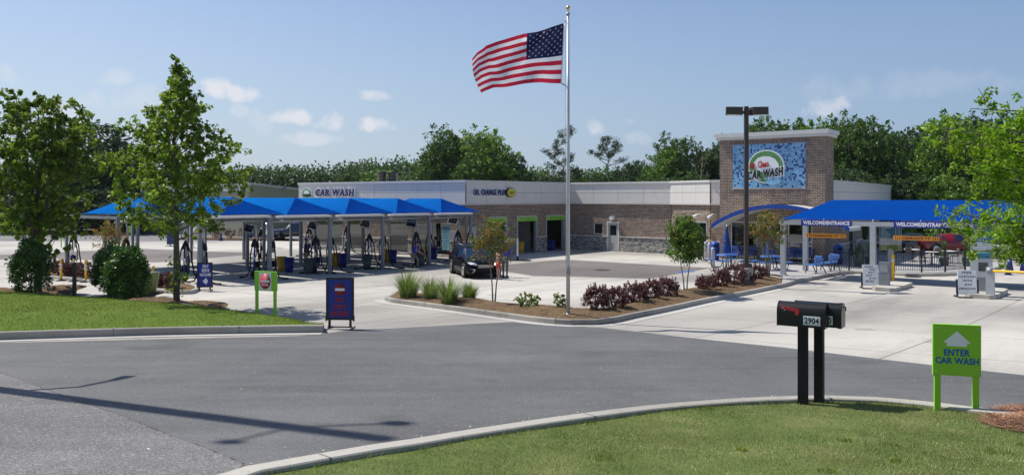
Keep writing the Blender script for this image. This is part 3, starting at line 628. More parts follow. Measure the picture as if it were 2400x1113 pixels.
class Wall:
    def __init__(s, a, b, holes=(), ztop=3.7, cap=1.14, th=.3, stone=True, e0=0, e1=0):
        s.a, s.b = a, b; s.L = (b-a).length; s.r = ang(a, b); s.loc = (a.x, a.y, 0)
        s.holes = list(holes)
        s.cells('brick_wall', 'brick', 0 if not stone else cap-.02, ztop, 0, th, e0, e1)
        if stone:
            s.cells('stone_base', 'stone', -.1, cap-.05, -.06, th-.004, e0+.06*(e0 >= 0), e1+.06*(e1 >= 0))
            s.cells('stone_ledge', 'stone_cap', cap-.05, cap+.03, -.10, .1, e0, e1)
    def cells(s, name, mat, z0, z1, y0, y1, e0, e1):
        xs = sorted({-e0, s.L+e1} | {q for h in s.holes for q in h[:2]}); mb = MB()
        for x0, x1 in zip(xs[:-1], xs[1:]):
            if x1-x0 < .01: continue
            zs = [z0]
            blk = sorted([(h[2], h[3]) for h in s.holes if h[0] < (x0+x1)/2 < h[1]])
            cur = z0
            for b0, b1 in blk:
                if b0 > cur: mb.box(x0, x1, y0, y1, cur, min(b0, z1))
                cur = max(cur, b1)
            if cur < z1: mb.box(x0, x1, y0, y1, cur, z1)
        if mb.v: mb.build(name, mat, bld, s.loc, s.r, fix=False)
    def part(s, mb, name, mats, parent=None): return mb.build(name, mats, parent or bld, s.loc if parent is None else None, s.r if parent is None else 0)
    def parapet(s, z0=3.64, z1=5.2, e0=.12, e1=.12, step=2.2, dz=0, mid=4.5):
        mb = MB(); mb.box(-e0+.01, s.L+e1-.01, -.10, .3, z0+.05, z1, 1)
        x = -e0; L = s.L+e1; n = max(1, round((L-x)/step)); w = (L-x)/n
        for i in range(n):
            for q0, q1 in ((z0+.11, mid-.012), (mid+.012, z1-.005)): mb.box(x+i*w+.012, x+(i+1)*w-.012, -.13, -.09, q0, q1, 0)
        s.part(mb, 'parapet_panels', ['panel', 'joint'])
        s.part(MB().box(-e0-.04, s.L+e1+.04, -.16, .05, z0, z0+.10), 'parapet_trim', 'trim')
        s.part(MB().box(-e0-.05, s.L+e1+.05, -.20, .4, z1+dz, z1+.14+dz).box(-e0-.02, s.L+e1+.02, -.17, .1, z1-.07+dz, z1+dz-.001), 'coping', 'coping')
    def window(s, x0, x1, z0, z1, mull=(), trans=(), frame='trim', fw=.06, name='window', glass='glass', y=.10):
        mb = MB(); mb.box(x0, x0+fw, y-.05, y+.05, z0, z1); mb.box(x1-fw, x1, y-.05, y+.05, z0, z1)
        mb.box(x0+fw, x1-fw, y-.05, y+.05, z1-fw, z1); mb.box(x0+fw, x1-fw, y-.05, y+.05, z0, z0+fw)
        for m in mull: mb.box(m-fw/2, m+fw/2, y-.045, y+.045, z0+fw, z1-fw)
        for t in trans: mb.box(x0+fw, x1-fw, y-.043, y+.043, t-fw/2, t+fw/2)
        o = s.part(mb, name, frame)
        MB().box(x0+fw*.5, x1-fw*.5, y-.006, y+.006, z0+fw*.5, z1-fw*.5).build('pane', glass, o)
        return o
def hole(a, b, p0, p1, z0, z1): return (tp(a, b, p0), tp(a, b, p1), z0, z1)
# ---- long front on the vacuum side
hA = [hole(A0, A1, 733, 803, .30, 2.55), hole(A0, A1, 814, 858, .18, 2.5), hole(A0, A1, 911, 957, .12, 2.45), hole(A0, A1, 965, 1056, .12, 2.42)]
wA = Wall(A0, A1, hA); wA.parapet()
for i, h in enumerate(hA): wA.window(h[0], h[1], h[2], h[3], mull=[(h[0]+h[1])/2] if i in (0, 3) else [])
# ---- service bay front
hB = [hole(A1, B1, 1097, 1116, 0, 2.2), hole(A1, B1, 1144, 1187, 0, 2.75), hole(A1, B1, 1212, 1258, 0, 2.75), hole(A1, B1, 1280, 1322, 0, 2.75)]
wB = Wall(A1, B1, hB, e0=-.06, e1=.2); wB.parapet(e0=-.0, e1=.1, dz=.002)
for h in hB[1:]:
    fr = wB.part(MB().box(h[0]-.05, h[0]+.07, -.03, .2, 0, 2.76).box(h[1]-.07, h[1]+.05, -.03, .2, 0, 2.76).box(h[0]+.07, h[1]-.07, -.03, .2, 2.70, 2.80), 'bay_door_frame', 'galv')
    bd = MB().box(h[0]+.08, h[1]-.08, -.05, -.03, 2.38, 2.69, 0); words = {1: 'OIL CHANGE', 2: 'OIL CHANGE', 3: 'EMISSIONS'}[hB.index(h)]
    bd.text(words, (h[1]-h[0])*.72, .11, ((h[0]+h[1])/2, -.052, 2.53), .006, .01, 1); bd.build('bay_sign', ['green_board', 'menu_teal'], fr)
dr = wB.part(MB().box(hB[0][0]+.05, hB[0][1]-.05, .06, .12, 0, 2.15), 'door', 'beige_door'); wB.part(MB().box(hB[0][0], hB[0][0]+.05, .0, .15, 0, 2.2).box(hB[0][1]-.05, hB[0][1], .0, .15, 0, 2.2), 'door_frame', 'trim')
MB().box(hB[0][1]-.2, hB[0][1]-.1, .02, .06, 1.0, 1.05).build('handle', 'chrome', dr)
# ---- recessed wall with the grey door
hC = [hole(B1, C1, 1391, 1412.5, 1.28, 2.15), hole(B1, C1, 1422.5, 1451, 0, 2.28)]
wC = Wall(B1, C1, hC, e0=-.01, e1=-.02); wC.parapet(e0=-.14, e1=.02, dz=.004, step=2.4); wC.window(*hC[0], frame='white_paint', fw=.05, glass='glass_dark')
h = hC[1]; wC.part(MB().box(h[0], h[0]+.07, -.02, .14, 0, 2.28).box(h[1]-.07, h[1], -.02, .14, 0, 2.28).box(h[0]+.07, h[1]-.07, -.02, .14, 2.2, 2.28), 'door_frame', 'white_paint')
m_ = (h[0]+h[1])/2; d_ = MB(); d_.box(h[0]+.07, m_-.3, .04, .09, .0, 2.2).box(m_+.3, h[1]-.07, .04, .09, 0, 2.2).box(m_-.3, m_+.3, .04, .09, 0, 1.22).box(m_-.3, m_+.3, .04, .09, 2.0, 2.2)
do = wC.part(d_, 'door', 'beige_door'); MB().box(m_-.3, m_+.3, .055, .07, 1.22, 2.0).build('pane', 'glass_dark', do); MB().tube([(h[0]+.14, .03, 1.0), (h[0]+.14, -.03, 1.0), (h[0]+.28, -.03, 1.0)], .015).build('handle', 'chrome', do)
wC.part(MB().box(m_-.16, m_+.16, -.28, 0, 2.42, 2.68), 'wall_lamp', 'white_paint')
# ---- wash tunnel mouth
hD = [hole(C1, D1, 1585, 1660, 0, 2.35)]; hD = [(.35, (D1-C1).length-.3, 0, 2.45)]
wD = Wall(C1, D1, hD, e1=0, e0=-.02); wD.parapet(e0=.02, e1=.12, dz=.006, step=1.6)
h = hD[0]; wD.part(MB().box(h[0], h[0]+.06, -.02, .2, 0, 2.45).box(h[1]-.06, h[1], -.02, .2, 0, 2.45).box(h[0]+.06, h[1]-.06, -.02, .2, 2.39, 2.45), 'bay_door_frame', 'galv')
wD.part(MB().box(h[0]+.06, h[1]-.06, .1, .14, 0, 2.39), 'bay_door', 'glass_dark')
wE = Wall(D1, E1, [], e0=-.05); wE.parapet(e0=-.12, e1=0, dz=.008, step=1.2)
for x, y in ((1660, 512), (1680, 511)):
    q = at(x, 600); pass
# ---- wings behind the entrance canopy
hW1 = [(.9, 2.4, .2, 2.4)]
wW1 = Wall(W0, W1, [], e0=0); wW1.parapet(z1=5.08, e0=0, e1=.12, dz=.01)
hW2 = [hole(W1, W2, 1990, 2004, 0, 2.3), hole(W1, W2, 2020, 2040, .9, 2.6), hole(W1, W2, 2052, 2063, .9, 2.6)]
wW2 = Wall(W1, W2, hW2, e0=-.1); wW2.parapet(z1=5.08, e0=-.02, e1=.12, dz=.012, step=3)
for h in hW2: wW2.window(*h, frame='trim', glass='glass_dark')
# ---- tower
td = (T1-T0).normalized(); tn = Vector((-td.y, td.x)); TL = (T1-T0).length; TR = ang(T0, T1)
TZ = 7.86
ht = [hole(T0, T1, 1712, 1775, .12, 2.6), hole(T0, T1, 1785, 1838, .12, 2.6), hole(T0, T1, 1846, 1904, .12, 2.6)]
wT = Wall(T0, T1, ht, ztop=TZ, stone=False, th=.3)
for i, h in enumerate(ht): wT.window(*h, mull=[(h[0]+h[1])/2] if i == 1 else [], frame='trim', fw=.07)
sd = MB(); sd.box(0, .3, .3, 1.8, -.1, TZ-.002); wT.part(sd, 'brick_wall', 'brick')
sd = MB(); sd.box(TL-.3, TL, .3, 1.8, -.1, TZ-.002); wT.part(sd, 'brick_wall', 'brick')
sd = MB(); sd.box(.3, TL-.3, 1.5, 1.8, 3.0, TZ-.002); wT.part(sd, 'brick_wall', 'brick')
wT.part(MB().box(-.27, TL+.27, -.29, 2.07, TZ+.16, TZ+.40).box(-.17, TL+.17, -.19, 1.97, TZ-.01, TZ+.159), 'tower_cornice', 'coping')
sx0, sx1 = tp(T0, T1, 1718), tp(T0, T1, 1888); sz0, sz1 = wall_z(T0, T1, 1800, 440.5), wall_z(T0, T1, 1800, 337.5)
wT.part(MB().box(sx0-.25, sx1+.25, -.012, 0, sz1, sz1+.26), 'soldier_course', 'soldier_brick'); wT.part(MB().box(sx0-.25, sx1+.25, -.012, 0, sz0-.26, sz0), 'soldier_course', 'soldier_brick')
wT.part(MB().box(sx0, sx1, -.03, 0, sz0, sz1), 'mosaic_panel', 'mosaic')
wT.part(MB().box(sx0-.04, sx1+.04, -.05, 0, sz0-.05, sz0-.001), 'mosaic_sill', 'stone_cap')
def txz(px, py): return tp(T0, T1, px), wall_z(T0, T1, px, py)
# badge sign: white edged green oval with the lettering (the figure of the photo's badge is left out)
lx0, _ = txz(1756, 400); lx1, _ = txz(1841, 400); cx_ = (lx0+lx1)/2; w_ = (lx1-lx0)/2
zt = txz(1795, 352)[1]; zb = txz(1795, 430)[1]; cz_ = (zt+zb)/2; h_ = (zt-zb)/2
def oval(k, dx=0, dz=0, n=36): return [(cx_+dx+math.cos(2*math.pi*i/n)*w_*k, cz_+dz+math.sin(2*math.pi*i/n)*h_*k) for i in range(n)]
sg = wT.part(MB().prism(oval(1.0), -.22, -.031, 0), 'badge_sign', 'white_sign')
MB().prism(oval(.93), -.235, -.22).build('badge_field', 'logo_green', sg)
MB().prism([(cx_+a*w_, cz_+b*h_) for a, b in ((-.62, -.1), (-.66, .25), (-.45, .52), (-.15, .62), (.2, .6), (.5, .45), (.7, .15), (.72, -.2), (.4, -.3), (-.3, -.3))], -.245, -.236).build('badge_field', 'white_sign', sg)
MB().prism([(cx_+a*w_, cz_+b*h_) for a, b in ((.05, -.62), (.75, -.50), (.85, -.85), (.7, -1.05), (.3, -1.12), (.0, -1.0))], -.25, -.2).build('badge_field', 'logo_water', sg)
shr = Matrix.Translation((cx_-.02, -.25, cz_-.42*h_)) @ Matrix.Rotation(R(-7), 4, 'Y')
lt = MB(); lt.text('CAR WASH', w_*2.16, h_*.66, (0, .004, 0), .02, .065, 0, .25, shr, 1.16); lt.build('letter_outline', 'white_sign', sg)
lt = MB(); lt.text('CAR WASH', w_*2.0, h_*.52, (0, -.022, 0), .02, .04, 0, .25, shr, 1.16); lt.build('lettering', 'black_ink', sg)
lt = MB(); lt.text('Mr. Clean', w_*1.05, h_*.40, (-.28*w_, -.02, h_*.58), .02, .03, 0, .25, shr); lt.build('lettering', 'red_ink', sg)
# ---- arched blue canopy on the tower
arc = wT.part(MB(), 'arched_canopy', 'blue_paint'); 
ax0, az0 = tp(T0+Vector((-.61, -.79))*2.4, T1+Vector((-.61, -.79))*2.4, 1668), 2.25
def arc_pts(n, k=0):
    x0, x1, z0, rise = ax0, ax0+8.2, 2.22+k, 1.28
    return [(x0+(x1-x0)*i/n, z0+rise*(1-(2*i/n-1)**2)**.9) for i in range(n+1)]
P = arc_pts(28); up = arc_pts(28, .24)
bpy.data.objects.remove(arc)
def ribbon(P, Q, y0, y1):
    n = len(P); vs = [(x, y0, z) for x, z in P]+[(x, y1, z) for x, z in P]+[(x, y0, z) for x, z in Q]+[(x, y1, z) for x, z in Q]; fs = []
    for i in range(n-1): fs += [(i, i+1, 2*n+i+1, 2*n+i), (n+i, 3*n+i, 3*n+i+1, n+i+1), (2*n+i, 2*n+i+1, 3*n+i+1, 3*n+i), (i, n+i, n+i+1, i+1)]
    fs += [(0, 2*n, 3*n, n), (n-1, 2*n-1, 4*n-1, 3*n-1)]; return vs, fs
arc = wT.part(MB().add(*ribbon(P, up, -2.5, -2.4)), 'arched_canopy', 'blue_paint')
P2 = arc_pts(28, .02); up2 = arc_pts(28, .20); MB().add(*ribbon(P2, up2, -2.399, -.002)).build('canopy_soffit', 'trim', arc)
# ---- storefront interior: pale rooms behind the glass
wA.part(MB().box(.4, wA.L-1.2, 5.0, 5.1, 0, 3.6).box(.4, wA.L-1.2, .35, 5.0, 3.1, 3.2), 'interior_wall', 'interior_wall')
wA.part(MB().box(5.5, 7.5, 2.0, 2.6, 0, 1.1).box(9.5, 12.5, 2.4, 3.0, 0, 1.0).box(2.2, 3.2, 1.8, 2.4, 0, 1.9), 'counter', 'interior_dark')
wB.part(MB().box(1.6, wB.L-.1, 8.0, 8.1, 0, 3.6).box(1.6, wB.L-.1, .35, 8.0, 3.4, 3.5).box(4.9, 5.0, 1.2, 8, 0, 3.4).box(8.9, 9.0, 1.2, 8, 0, 3.4).box(1.6, 1.7, .3, 8, 0, 3.4), 'interior_wall', 'interior_wall')
for x, y, w, z in ((6.0, 3.2, .7, 1.5), (7.4, 4.4, .9, 1.1), (10.4, 3.6, .5, 1.9), (11.2, 3.0, .6, 1.2), (3.0, 4.0, .8, 1.4)):
    wB.part(MB().box(x, x+w, y, y+.5, 0, z), 'tool_cabinet', 'interior_dark')
wT.part(MB().box(.3, TL-.3, 3.8, 3.9, 0, 3.2).box(.3, TL-.3, .31, 3.8, 3.0, 3.1), 'interior_wall', 'interior_dark')
# ---- flat roof and plain back walls close the volume
roof_poly = [(A0.x+.3, A0.y+.2), (A1.x, A1.y+.5), (B1.x-.1, B1.y+.4), (C1.x+.2, C1.y+.3), (D1.x+.3, D1.y+.4), (E1.x+.2, E1.y+.3), (T0.x+1.5, T0.y+1.6), (W0.x+.2, W0.y+.6), (W1.x-.2, W1.y+.4), (W2.x-.4, W2.y), (25, 77), (0, 80), (-9, 76)]
MB().slab(roof_poly, 4.6, 4.75).build('roof', 'coping', bld)
def plain(a, b):
    a, b = Vector(a), Vector(b); MB().box(0, (b-a).length, 0, .25, -.1, 5.2).build('back_wall', 'tan_metal', bld, (a.x, a.y, 0), ang(a, b))
plain((W2.x, W2.y), (25, 77)); plain((25, 77), (0, 80)); plain((0, 80), (-9, 76)); plain((-9, 76), (A0.x, A0.y))
# ---- wall signs
def on_wall(w, px, py): return tp(w.a, w.b, px), wall_z(w.a, w.b, px, py)
x0, z0 = on_wall(wA, 745, 461); x1, z1 = on_wall(wA, 836, 442); cx2 = (x0+x1)/2; cz2 = (on_wall(wA, 790, 461)[1]+on_wall(wA, 790, 442)[1])/2; hh_ = on_wall(wA, 790, 442)[1]-on_wall(wA, 790, 461)[1]
rt = wA.part(MB().text('CAR WASH', x1-x0+.16, hh_+.14, (cx2, -.14, cz2), .12, .06, 0, .15, None, 1.2), 'wall_sign', 'white_sign')
MB().text('CAR WASH', x1-x0-.02, hh_-.06, (cx2, -.26, cz2), .03, .035, 0, .15, None, 1.2).build('lettering', 'navy_ink', rt)
x0, _ = on_wall(wA, 712, 450); x1, _ = on_wall(wA, 735, 450); cxl = (x0+x1)/2; zt = on_wall(wA, 724, 441)[1]; zb = on_wall(wA, 724, 465)[1]; wl = (x1-x0)/2
def ov(k, n=24): return [(cxl+math.cos(2*math.pi*i/n)*wl*k, (zt+zb)/2+math.sin(2*math.pi*i/n)*(zt-zb)/2*k) for i in range(n)]
lg = wA.part(MB().prism(ov(1), -.2, -.13), 'badge_sign', 'white_sign'); MB().prism(ov(.86), -.215, -.2).build('badge_field', 'logo_green', lg)
MB().prism([(cxl+a*wl, (zt+zb)/2+b*(zt-zb)/2) for a, b in ((-.6, -.1), (-.4, .45), (0, .6), (.4, .45), (.6, -.1))], -.225, -.216).build('badge_field', 'white_sign', lg)
MB().text('CAR WASH', wl*1.9, .2, (cxl, -.226, (zt+zb)/2-.2), .015, .04).build('lettering', 'black_ink', lg)
x0, _ = on_wall(wB, 1103, 451); x1, _ = on_wall(wB, 1180, 451); zt = on_wall(wB, 1140, 443)[1]; zb = on_wall(wB, 1140, 459)[1]
rt = wB.part(MB().text('OIL CHANGE PLUS', x1-x0+.16, zt-zb+.12, ((x0+x1)/2, -.14, (zt+zb)/2), .10, .06, 0, 0, None, 1.16), 'wall_sign', 'white_sign')
MB().text('OIL CHANGE PLUS', x1-x0-.02, zt-zb-.06, ((x0+x1)/2, -.24, (zt+zb)/2), .03, .03, 0, 0, None, 1.16).build('lettering', 'navy_ink', rt)
xb, zb_ = on_wall(wB, 1190, 451.5); rb = .30
def ring(k, n=24, sx=1.55): return [(xb+math.cos(2*math.pi*i/n)*rb*k*sx, zb_+math.sin(2*math.pi*i/n)*rb*k) for i in range(n)]
bg = wB.part(MB().prism(ring(1.12), -.34, -.13), 'badge_sign', 'black_ink'); MB().prism(ring(1), -.36, -.341).build('badge_field', 'board_yellow', bg)
MB().box(xb-.28, xb+.28, -.365, -.361, zb_-.03, zb_+.05).build('band', 'black_ink', bg); MB().box(xb-.14, xb+.14, -.365, -.361, zb_-.15, zb_-.09).build('band', 'dull_red', bg)
# poster in the window, meter box
x0, zt = on_wall(wA, 1035, 530); x1, zb = on_wall(wA, 1054, 587)
po = wA.part(MB().box(x0, x1, .05, .085, zb, zt), 'window_poster', 'poster_blue')
pb = MB(); pb.box(x0+.08, x1-.08, .044, .05, zt-.22, zt-.08)
for i in range(7): pb.box(x0+.12, x0+.12+(x1-x0)*rnd.uniform(.3, .7), .045, .05, zt-.45-i*.2, zt-.41-i*.2)
pb.build('lettering', 'menu_teal', po)
x0, zt = on_wall(wA, 1060, 541); x1, zb = on_wall(wA, 1077, 564)
wA.part(MB().box(x0, x1, -.32, -.1, zb, zt), 'meter_box', 'galv')
# roof vents
for px in (895, 921):
    t = (px-CX)/F; Y = 63.0; x = t*Y
    vt = thing('roof_vent', 'dark ribbed cylinder vent behind the parapet, ' + ('nearer the wall lettering' if px < 900 else 'farther from the wall lettering'), 'vent', (x, Y, 4.75), 0, 'two roof vents')
    v = MB(); v.lathe([(.36, 0), (.36, 1.25), (.40, 1.27), (.40, 1.42), (.30, 1.44)], n=18); v.build('drum', 'black_metal', vt)
    v = MB(); [v.lathe([(.385, z), (.385, z+.02)], n=18) for z in (.3, .6, .9)]; v.build('band', 'galv_dark', vt)
# white tunnel lamps on the chamfered corner
for px, py, nm in ((1656, 507, 'left'), (1679, 511, 'right')):
    w = wD if px < 1664 else wE; x = (w.L-.55) if w is wD else .5; z = 2.95
    lp = w.part(MB().tube([(x, -.05, z), (x-.12, -.5, z+.03)], .04), 'tunnel_lamp', 'white_paint'); MB().tube([(x-.1, -.42, z+.02), (x-.24, -.85, z-.16)], [.09, .11], 10).build('lamp_head', 'white_paint', lp)
# ================================================================ SHADE CANOPIES AND VACUUM STATIONS
EX = Vector((math.cos(R(TH)), math.sin(R(TH)))); EY = Vector((-EX.y, EX.x))
def patch(mb, b0, b1, t0, t1, n, m, sag, edge_in=None, mi=0):
    """cloth patch between a bottom edge b0-b1 (curving towards edge_in) and a top edge t0-t1"""
    vs = []; b0, b1, t0, t1 = map(Vector, (b0, b1, t0, t1))
    for j in range(m+1):
        v = j/m
        for i in range(n+1):
            u = i/n; b = b0.lerp(b1, u)
            if edge_in is not None: b = b + Vector(edge_in)*(4*u*(1-u))
            t = t0.lerp(t1, u); p = b.lerp(t, v); p.z -= sag*4*v*(1-v)*(.5+.5*4*u*(1-u)); vs.append(p)
    fs = []
    for j in range(m):
        for i in range(n):
            a, b, c, d = j*(n+1)+i, j*(n+1)+i+1, (j+1)*(n+1)+i+1, (j+1)*(n+1)+i
            if (vs[c]-vs[d]).length < 1e-6: fs.append((a, b, d))
            else: fs.append((a, b, c, d))
    mb.add(vs, fs, mi, True)
def hip_fabric(x0, x1, y0, y1, ze, zr, along='y', si=.16):
    """four-sided tensioned roof; the ridge runs along the given axis"""
    a, b, c, d = (x0, y0, ze), (x1, y0, ze), (x1, y1, ze), (x0, y1, ze); out = []
    if along == 'y':
        hw = (x1-x0)/2; r0 = ((x0+x1)/2, y0+hw, zr); r1 = ((x0+x1)/2, y1-hw, zr)
        L = [(a, b, r0, r0, (0, si, .03)), (b, c, r0, r1, (-si, 0, .03)), (c, d, r1, r1, (0, -si, .03)), (d, a, r1, r0, (si, 0, .03))]
    else:
        hw = (y1-y0)/2; r0 = (x0+hw, (y0+y1)/2, zr); r1 = (x1-hw, (y0+y1)/2, zr)
        L = [(a, b, r0, r1, (0, si, .03)), (b, c, r1, r1, (-si, 0, .03)), (c, d, r1, r0, (0, -si, .03)), (d, a, r0, r0, (si, 0, .03))]
    mb = MB()
    for q in L: patch(mb, q[0], q[1], q[2], q[3], 14, 7, .05, q[4])
    return mb
def make_canopy(name, label, group, zr=4.07, far=6.5, post_far=6.2):
    t = thing(name, label, 'canopy', (0, 0, 0), R(TH), group)
    hip_fabric(.88, 4.52, -.15, far, 3.2, zr).build('fabric', 'fabric', t)
    MB().box(-.08, .08, -.08, .08, 0, 3.0).box(-.17, .2, -.2, .2, 0, .03).build('post', 'steel_grey', t)
    MB().box(-.07, .07, post_far-.07, post_far+.07, 0, 3.0).box(-.17, .17, post_far-.17, post_far+.17, 0, .03).build('post', 'steel_grey', t)
    MB().box(-.1, 3.7, -.09, .09, 3.003, 3.16).build('beam', 'steel_grey', t)
    MB().box(-.1, 3.7, post_far-.08, post_far+.08, 3.003, 3.15).build('beam', 'steel_grey', t)
    MB().box(-.07, .07, .095, post_far-.085, 3.006, 3.14).build('cross_beam', 'steel_grey', t)
    c = MB()
    for x, y in ((.95, 0), (4.45-3.7, 0), (.95, post_far), (4.45-3.7, post_far)): c.tube([(x, y, 3.15), (x, y, 3.24)], .03, 6)
    c.build('corner_bracket', 'steel_grey', t)
    pp = MB().tube([(-.05, .28, 2.86), (3.62, .28, 2.90)], .065, 8); pp.build('vacuum_pipe', 'galv', t); MB().tube([(.25, -.22, 3.09), (.6, -.24, 3.12), (3.3, -.24, 3.12), (3.62, -.22, 3.09)], .065, 8).build('duct', 'white_paint', t)
    return t
cang = R(TH)
def loc_main(k, lx, ly):
    p = Vector((-14.52, 37.12))+Vector((2.37, 2.85))*k+EX*lx+EY*ly; return p
def loc_back(k, lx, ly):
    return loc_main(k, lx-.75, ly+6.75)
def g3(p, dz=0): return (p.x, p.y, zg(p.y)+dz)
which = ['nearest to the self serve sign', 'behind the green do not enter sign', 'in the middle of its row', 'second from the service building', 'closest to the service bays']
cn = make_canopy('shade_canopy', 'blue canopy of the front row, ' + which[0], 'blue canopies of the front vacuum row')
cn.location = g3(loc_main(0, 0, 0))
CAN = [cn]
for k in range(1, 5): CAN.append(clone(cn, g3(loc_main(k, 0, 0)), label='blue canopy of the front row, ' + which[k]))
ep = thing('canopy_end_post', 'last grey steel post of the front canopy row, by the service building corner', 'post', g3(loc_main(5, 0, 0)), cang)
MB().box(-.08, .08, -.08, .08, 0, 3.0).box(-.17, .2, -.2, .2, 0, .03).build('post', 'steel_grey', ep)
whichb = ['its tip by the big leafy tree', 'second from the left', 'middle one', 'second from the storefront', 'nearest the storefront']
cb = make_canopy('shade_canopy', 'blue canopy of the back row, ' + whichb[0], 'blue canopies of the back vacuum row', 4.15, 6.5, 6.4)
cb.location = g3(loc_back(0, 0, 0), -.04)
for k in range(1, 5): clone(cb, g3(loc_back(k, 0, 0), -.04), label='blue canopy of the back row, ' + whichb[k])
# white stalls lit pipes on the last front canopy
def make_vacuum():
    t = thing('vacuum_station', 'x', 'vacuum', (0, 0, 0), 0)
    MB().tube([(0, 0, .05), (0, 0, 1.25)], .055, 10).tube([(0, 0, 1.25), (0, 0, 1.75)], .04, 8).build('pole', 'navy_plastic', t)
    MB().tube([(.12, 0, 1.3), (.12, 0, 2.5), (.05, 0, 2.85), (-.1, .2, 2.88)], .05, 8).build('suction_pipe', 'galv', t)
    h = MB(); h.prism([(-.17, 1.62), (-.02, 1.98), (.06, 2.04), (.2, 1.82), (.24, 1.55), (.13, 1.55), (.07, 1.78), (-.08, 1.58)], -.09, .09); h.build('nozzle_hood', 'black_plastic', t)
    MB().tube([(.2, -.02, 1.6), (.3, -.05, 1.45), (.34, -.08, 1.0), (.42, -.12, .5), (.65, -.2, .12), (1.0, -.3, .05), (1.25, -.25, .05)], .034, 8).build('hose', 'black_rubber', t)
    MB().tube([(.14, .04, 1.6), (.22, .1, 1.1), (.2, .14, .6), (.1, .1, .3)], .03, 8).build('hose', 'black_rubber', t)
    MB().tube([(-.14, 0, 1.6), (-.2, -.05, 1.2), (-.16, -.1, .6), (-.3, -.15, .15), (-.6, -.25, .05), (-.85, -.1, .05), (-.7, .1, .05)], .034, 8).build('hose', 'black_rubber', t)
    MB().box(-.13, .13, .06, .26, .55, .85).build('tool_box', 'black_plastic', t); MB().box(-.1, .12, -.2, -.06, .1, .4).build('motor_box', 'black_plastic', t)
    MB().tube([(.02, -.08, .92), (.02, -.08, 1.08), (.02, -.08, 1.18)], [.05, .05, .015], 8).build('spray_bottle', 'white_plastic', t)
    MB().lathe([(.26, 0), (.26, .05), (.08, .07)], n=16).build('base', 'black_metal', t)
    return t
VAC = []
desc_m = ['behind the self serve sign', 'behind the green sign', 'behind the upright blue sign', 'by the middle barrels', 'by the bending attendant', 'by the dark car']
desc_b = ['standing alone at the leftmost canopy post', 'behind the young oak trunk', 'in the open between two front posts', 'left of the standing attendant', 'in front of the storefront windows']
v0 = make_vacuum(); n_ = 0
for k in range(6):
    for j, (lx, ly) in enumerate(((-.28, .9), (.3, .35))):
        p = loc_main(k, lx, ly); lab = 'black hose vacuum of the front row, ' + ('left one ' if j == 0 else 'right one ') + desc_m[k]
        rz = rnd.uniform(-.4, .4)
        if n_ == 0: v0.location = g3(p); v0.rotation_euler.z = rz; v0['label'] = lab; v0['group'] = 'vacuum stations under the canopies'
        else: clone(v0, g3(p), rz, lab)
        n_ += 1
for k in range(5):
    p = [loc_back(0, .25, 6.2), loc_back(0, .5, .3), loc_main(3, .2, 12.6), loc_main(4, .2, 12.4), loc_main(5, -.3, 12.2)][k]
    clone(v0, g3(p), rnd.uniform(-.4, .4), 'black hose vacuum of the back row, ' + desc_b[k])
# floodlight panels hung under the front beams
fl = thing('hanging_light', 'x', 'light panel', (0, 0, 0), cang, 'grey light panels hung under the canopies')
MB().box(-.42, .42, -.03, .03, -.52, -.02).build('panel', 'galv', fl); MB().box(-.37, .37, -.04, -.031, -.47, -.07).build('lens', 'glass_dark', fl); MB().tube([(0, 0, 0), (0, 0, .25)], .02, 6).build('bracket', 'black_metal', fl)
for i, (px, py, Y, d) in enumerate([(588, 533, 46, 'in the gap left of the yellow barrel'), (737, 527, 49, 'left of the upright blue sign'), (860, 523, 52, 'above the middle grey barrel'), (968, 522, 52.5, 'above the crouching attendant'), (1065, 516, 54, 'nearest to the service door')]):
    q = ((px-CX)/F*Y, Y, CAMZ-(py-8-HZ)*Y/F)
    if i == 0: fl.location = q; fl['label'] = 'grey tilted light panel hanging '+d; o = fl
    else: o = clone(fl, q, None, 'grey tilted light panel hanging '+d)
    o.rotation_euler = (R(-18), R(8), R(-35))
# perimeter arch (grey frame with bent pipes) in front of the leftmost canopy
# ---------------------------------------------------------------- trash barrels
def make_barrel(color):
    t = thing('trash_barrel', 'x', 'barrel', (0, 0, 0), 0)
    MB().lathe([(.0, .02), (.20, .0), (.235, .40), (.262, .76), (.285, .765), (.285, .81), (.25, .81), (.235, .74), (.18, .06), (0, .05)], n=20).build('body', color, t)
    MB().box(-.31, -.27, -.06, .06, .62, .70).box(.27, .31, -.06, .06, .62, .70).build('handle', color, t)
    MB().lathe([(.24, .70), (.252, .775), (.2, .69), (.0, .68)], n=16).build('liner', 'black_plastic', t)
    return t
BAR = {}
def barrel(color, px, py, label, s=1.0):
    if color not in BAR:
        o = BAR[color] = make_barrel(color); o.location = at(px, py)
        for c in (o,): c['group'] = 'trash barrels about the vacuum bays'
        o['label'] = label; o.scale = (s, s, s)
    else: o = clone(BAR[color], at(px, py), rnd.uniform(0, 3), label, s)
    return o
barrel('yellow_plastic', 660, 635, 'yellow barrel behind the green do not enter sign, paired with a blue one')
barrel('navy_plastic', 677.5, 638, 'blue barrel just right of the nearest yellow barrel')
barrel('grey_plastic', 725, 641.5, 'grey green barrel standing before the attendant in navy')
barrel('yellow_plastic', 787, 625, 'yellow barrel half hidden by the middle blue barrel')
barrel('navy_plastic', 804, 626, 'blue barrel right of the post behind the upright blue sign')
barrel('grey_plastic', 860, 631, 'grey green barrel in the middle of the vacuum bays')
barrel('yellow_plastic', 908, 614, 'yellow barrel hidden behind the blue one near the brick pier')
barrel('navy_plastic', 921, 616, 'blue barrel in front of the brick pier between the shop windows')
barrel('grey_plastic', 986, 624, 'dark barrel beside the crouching attendant')
barrel('navy_plastic', 1017, 607, 'blue barrel by the shop window behind the dark car')
barrel('yellow_plastic', 1002, 606, 'yellow barrel left of the blue one at the shop window')
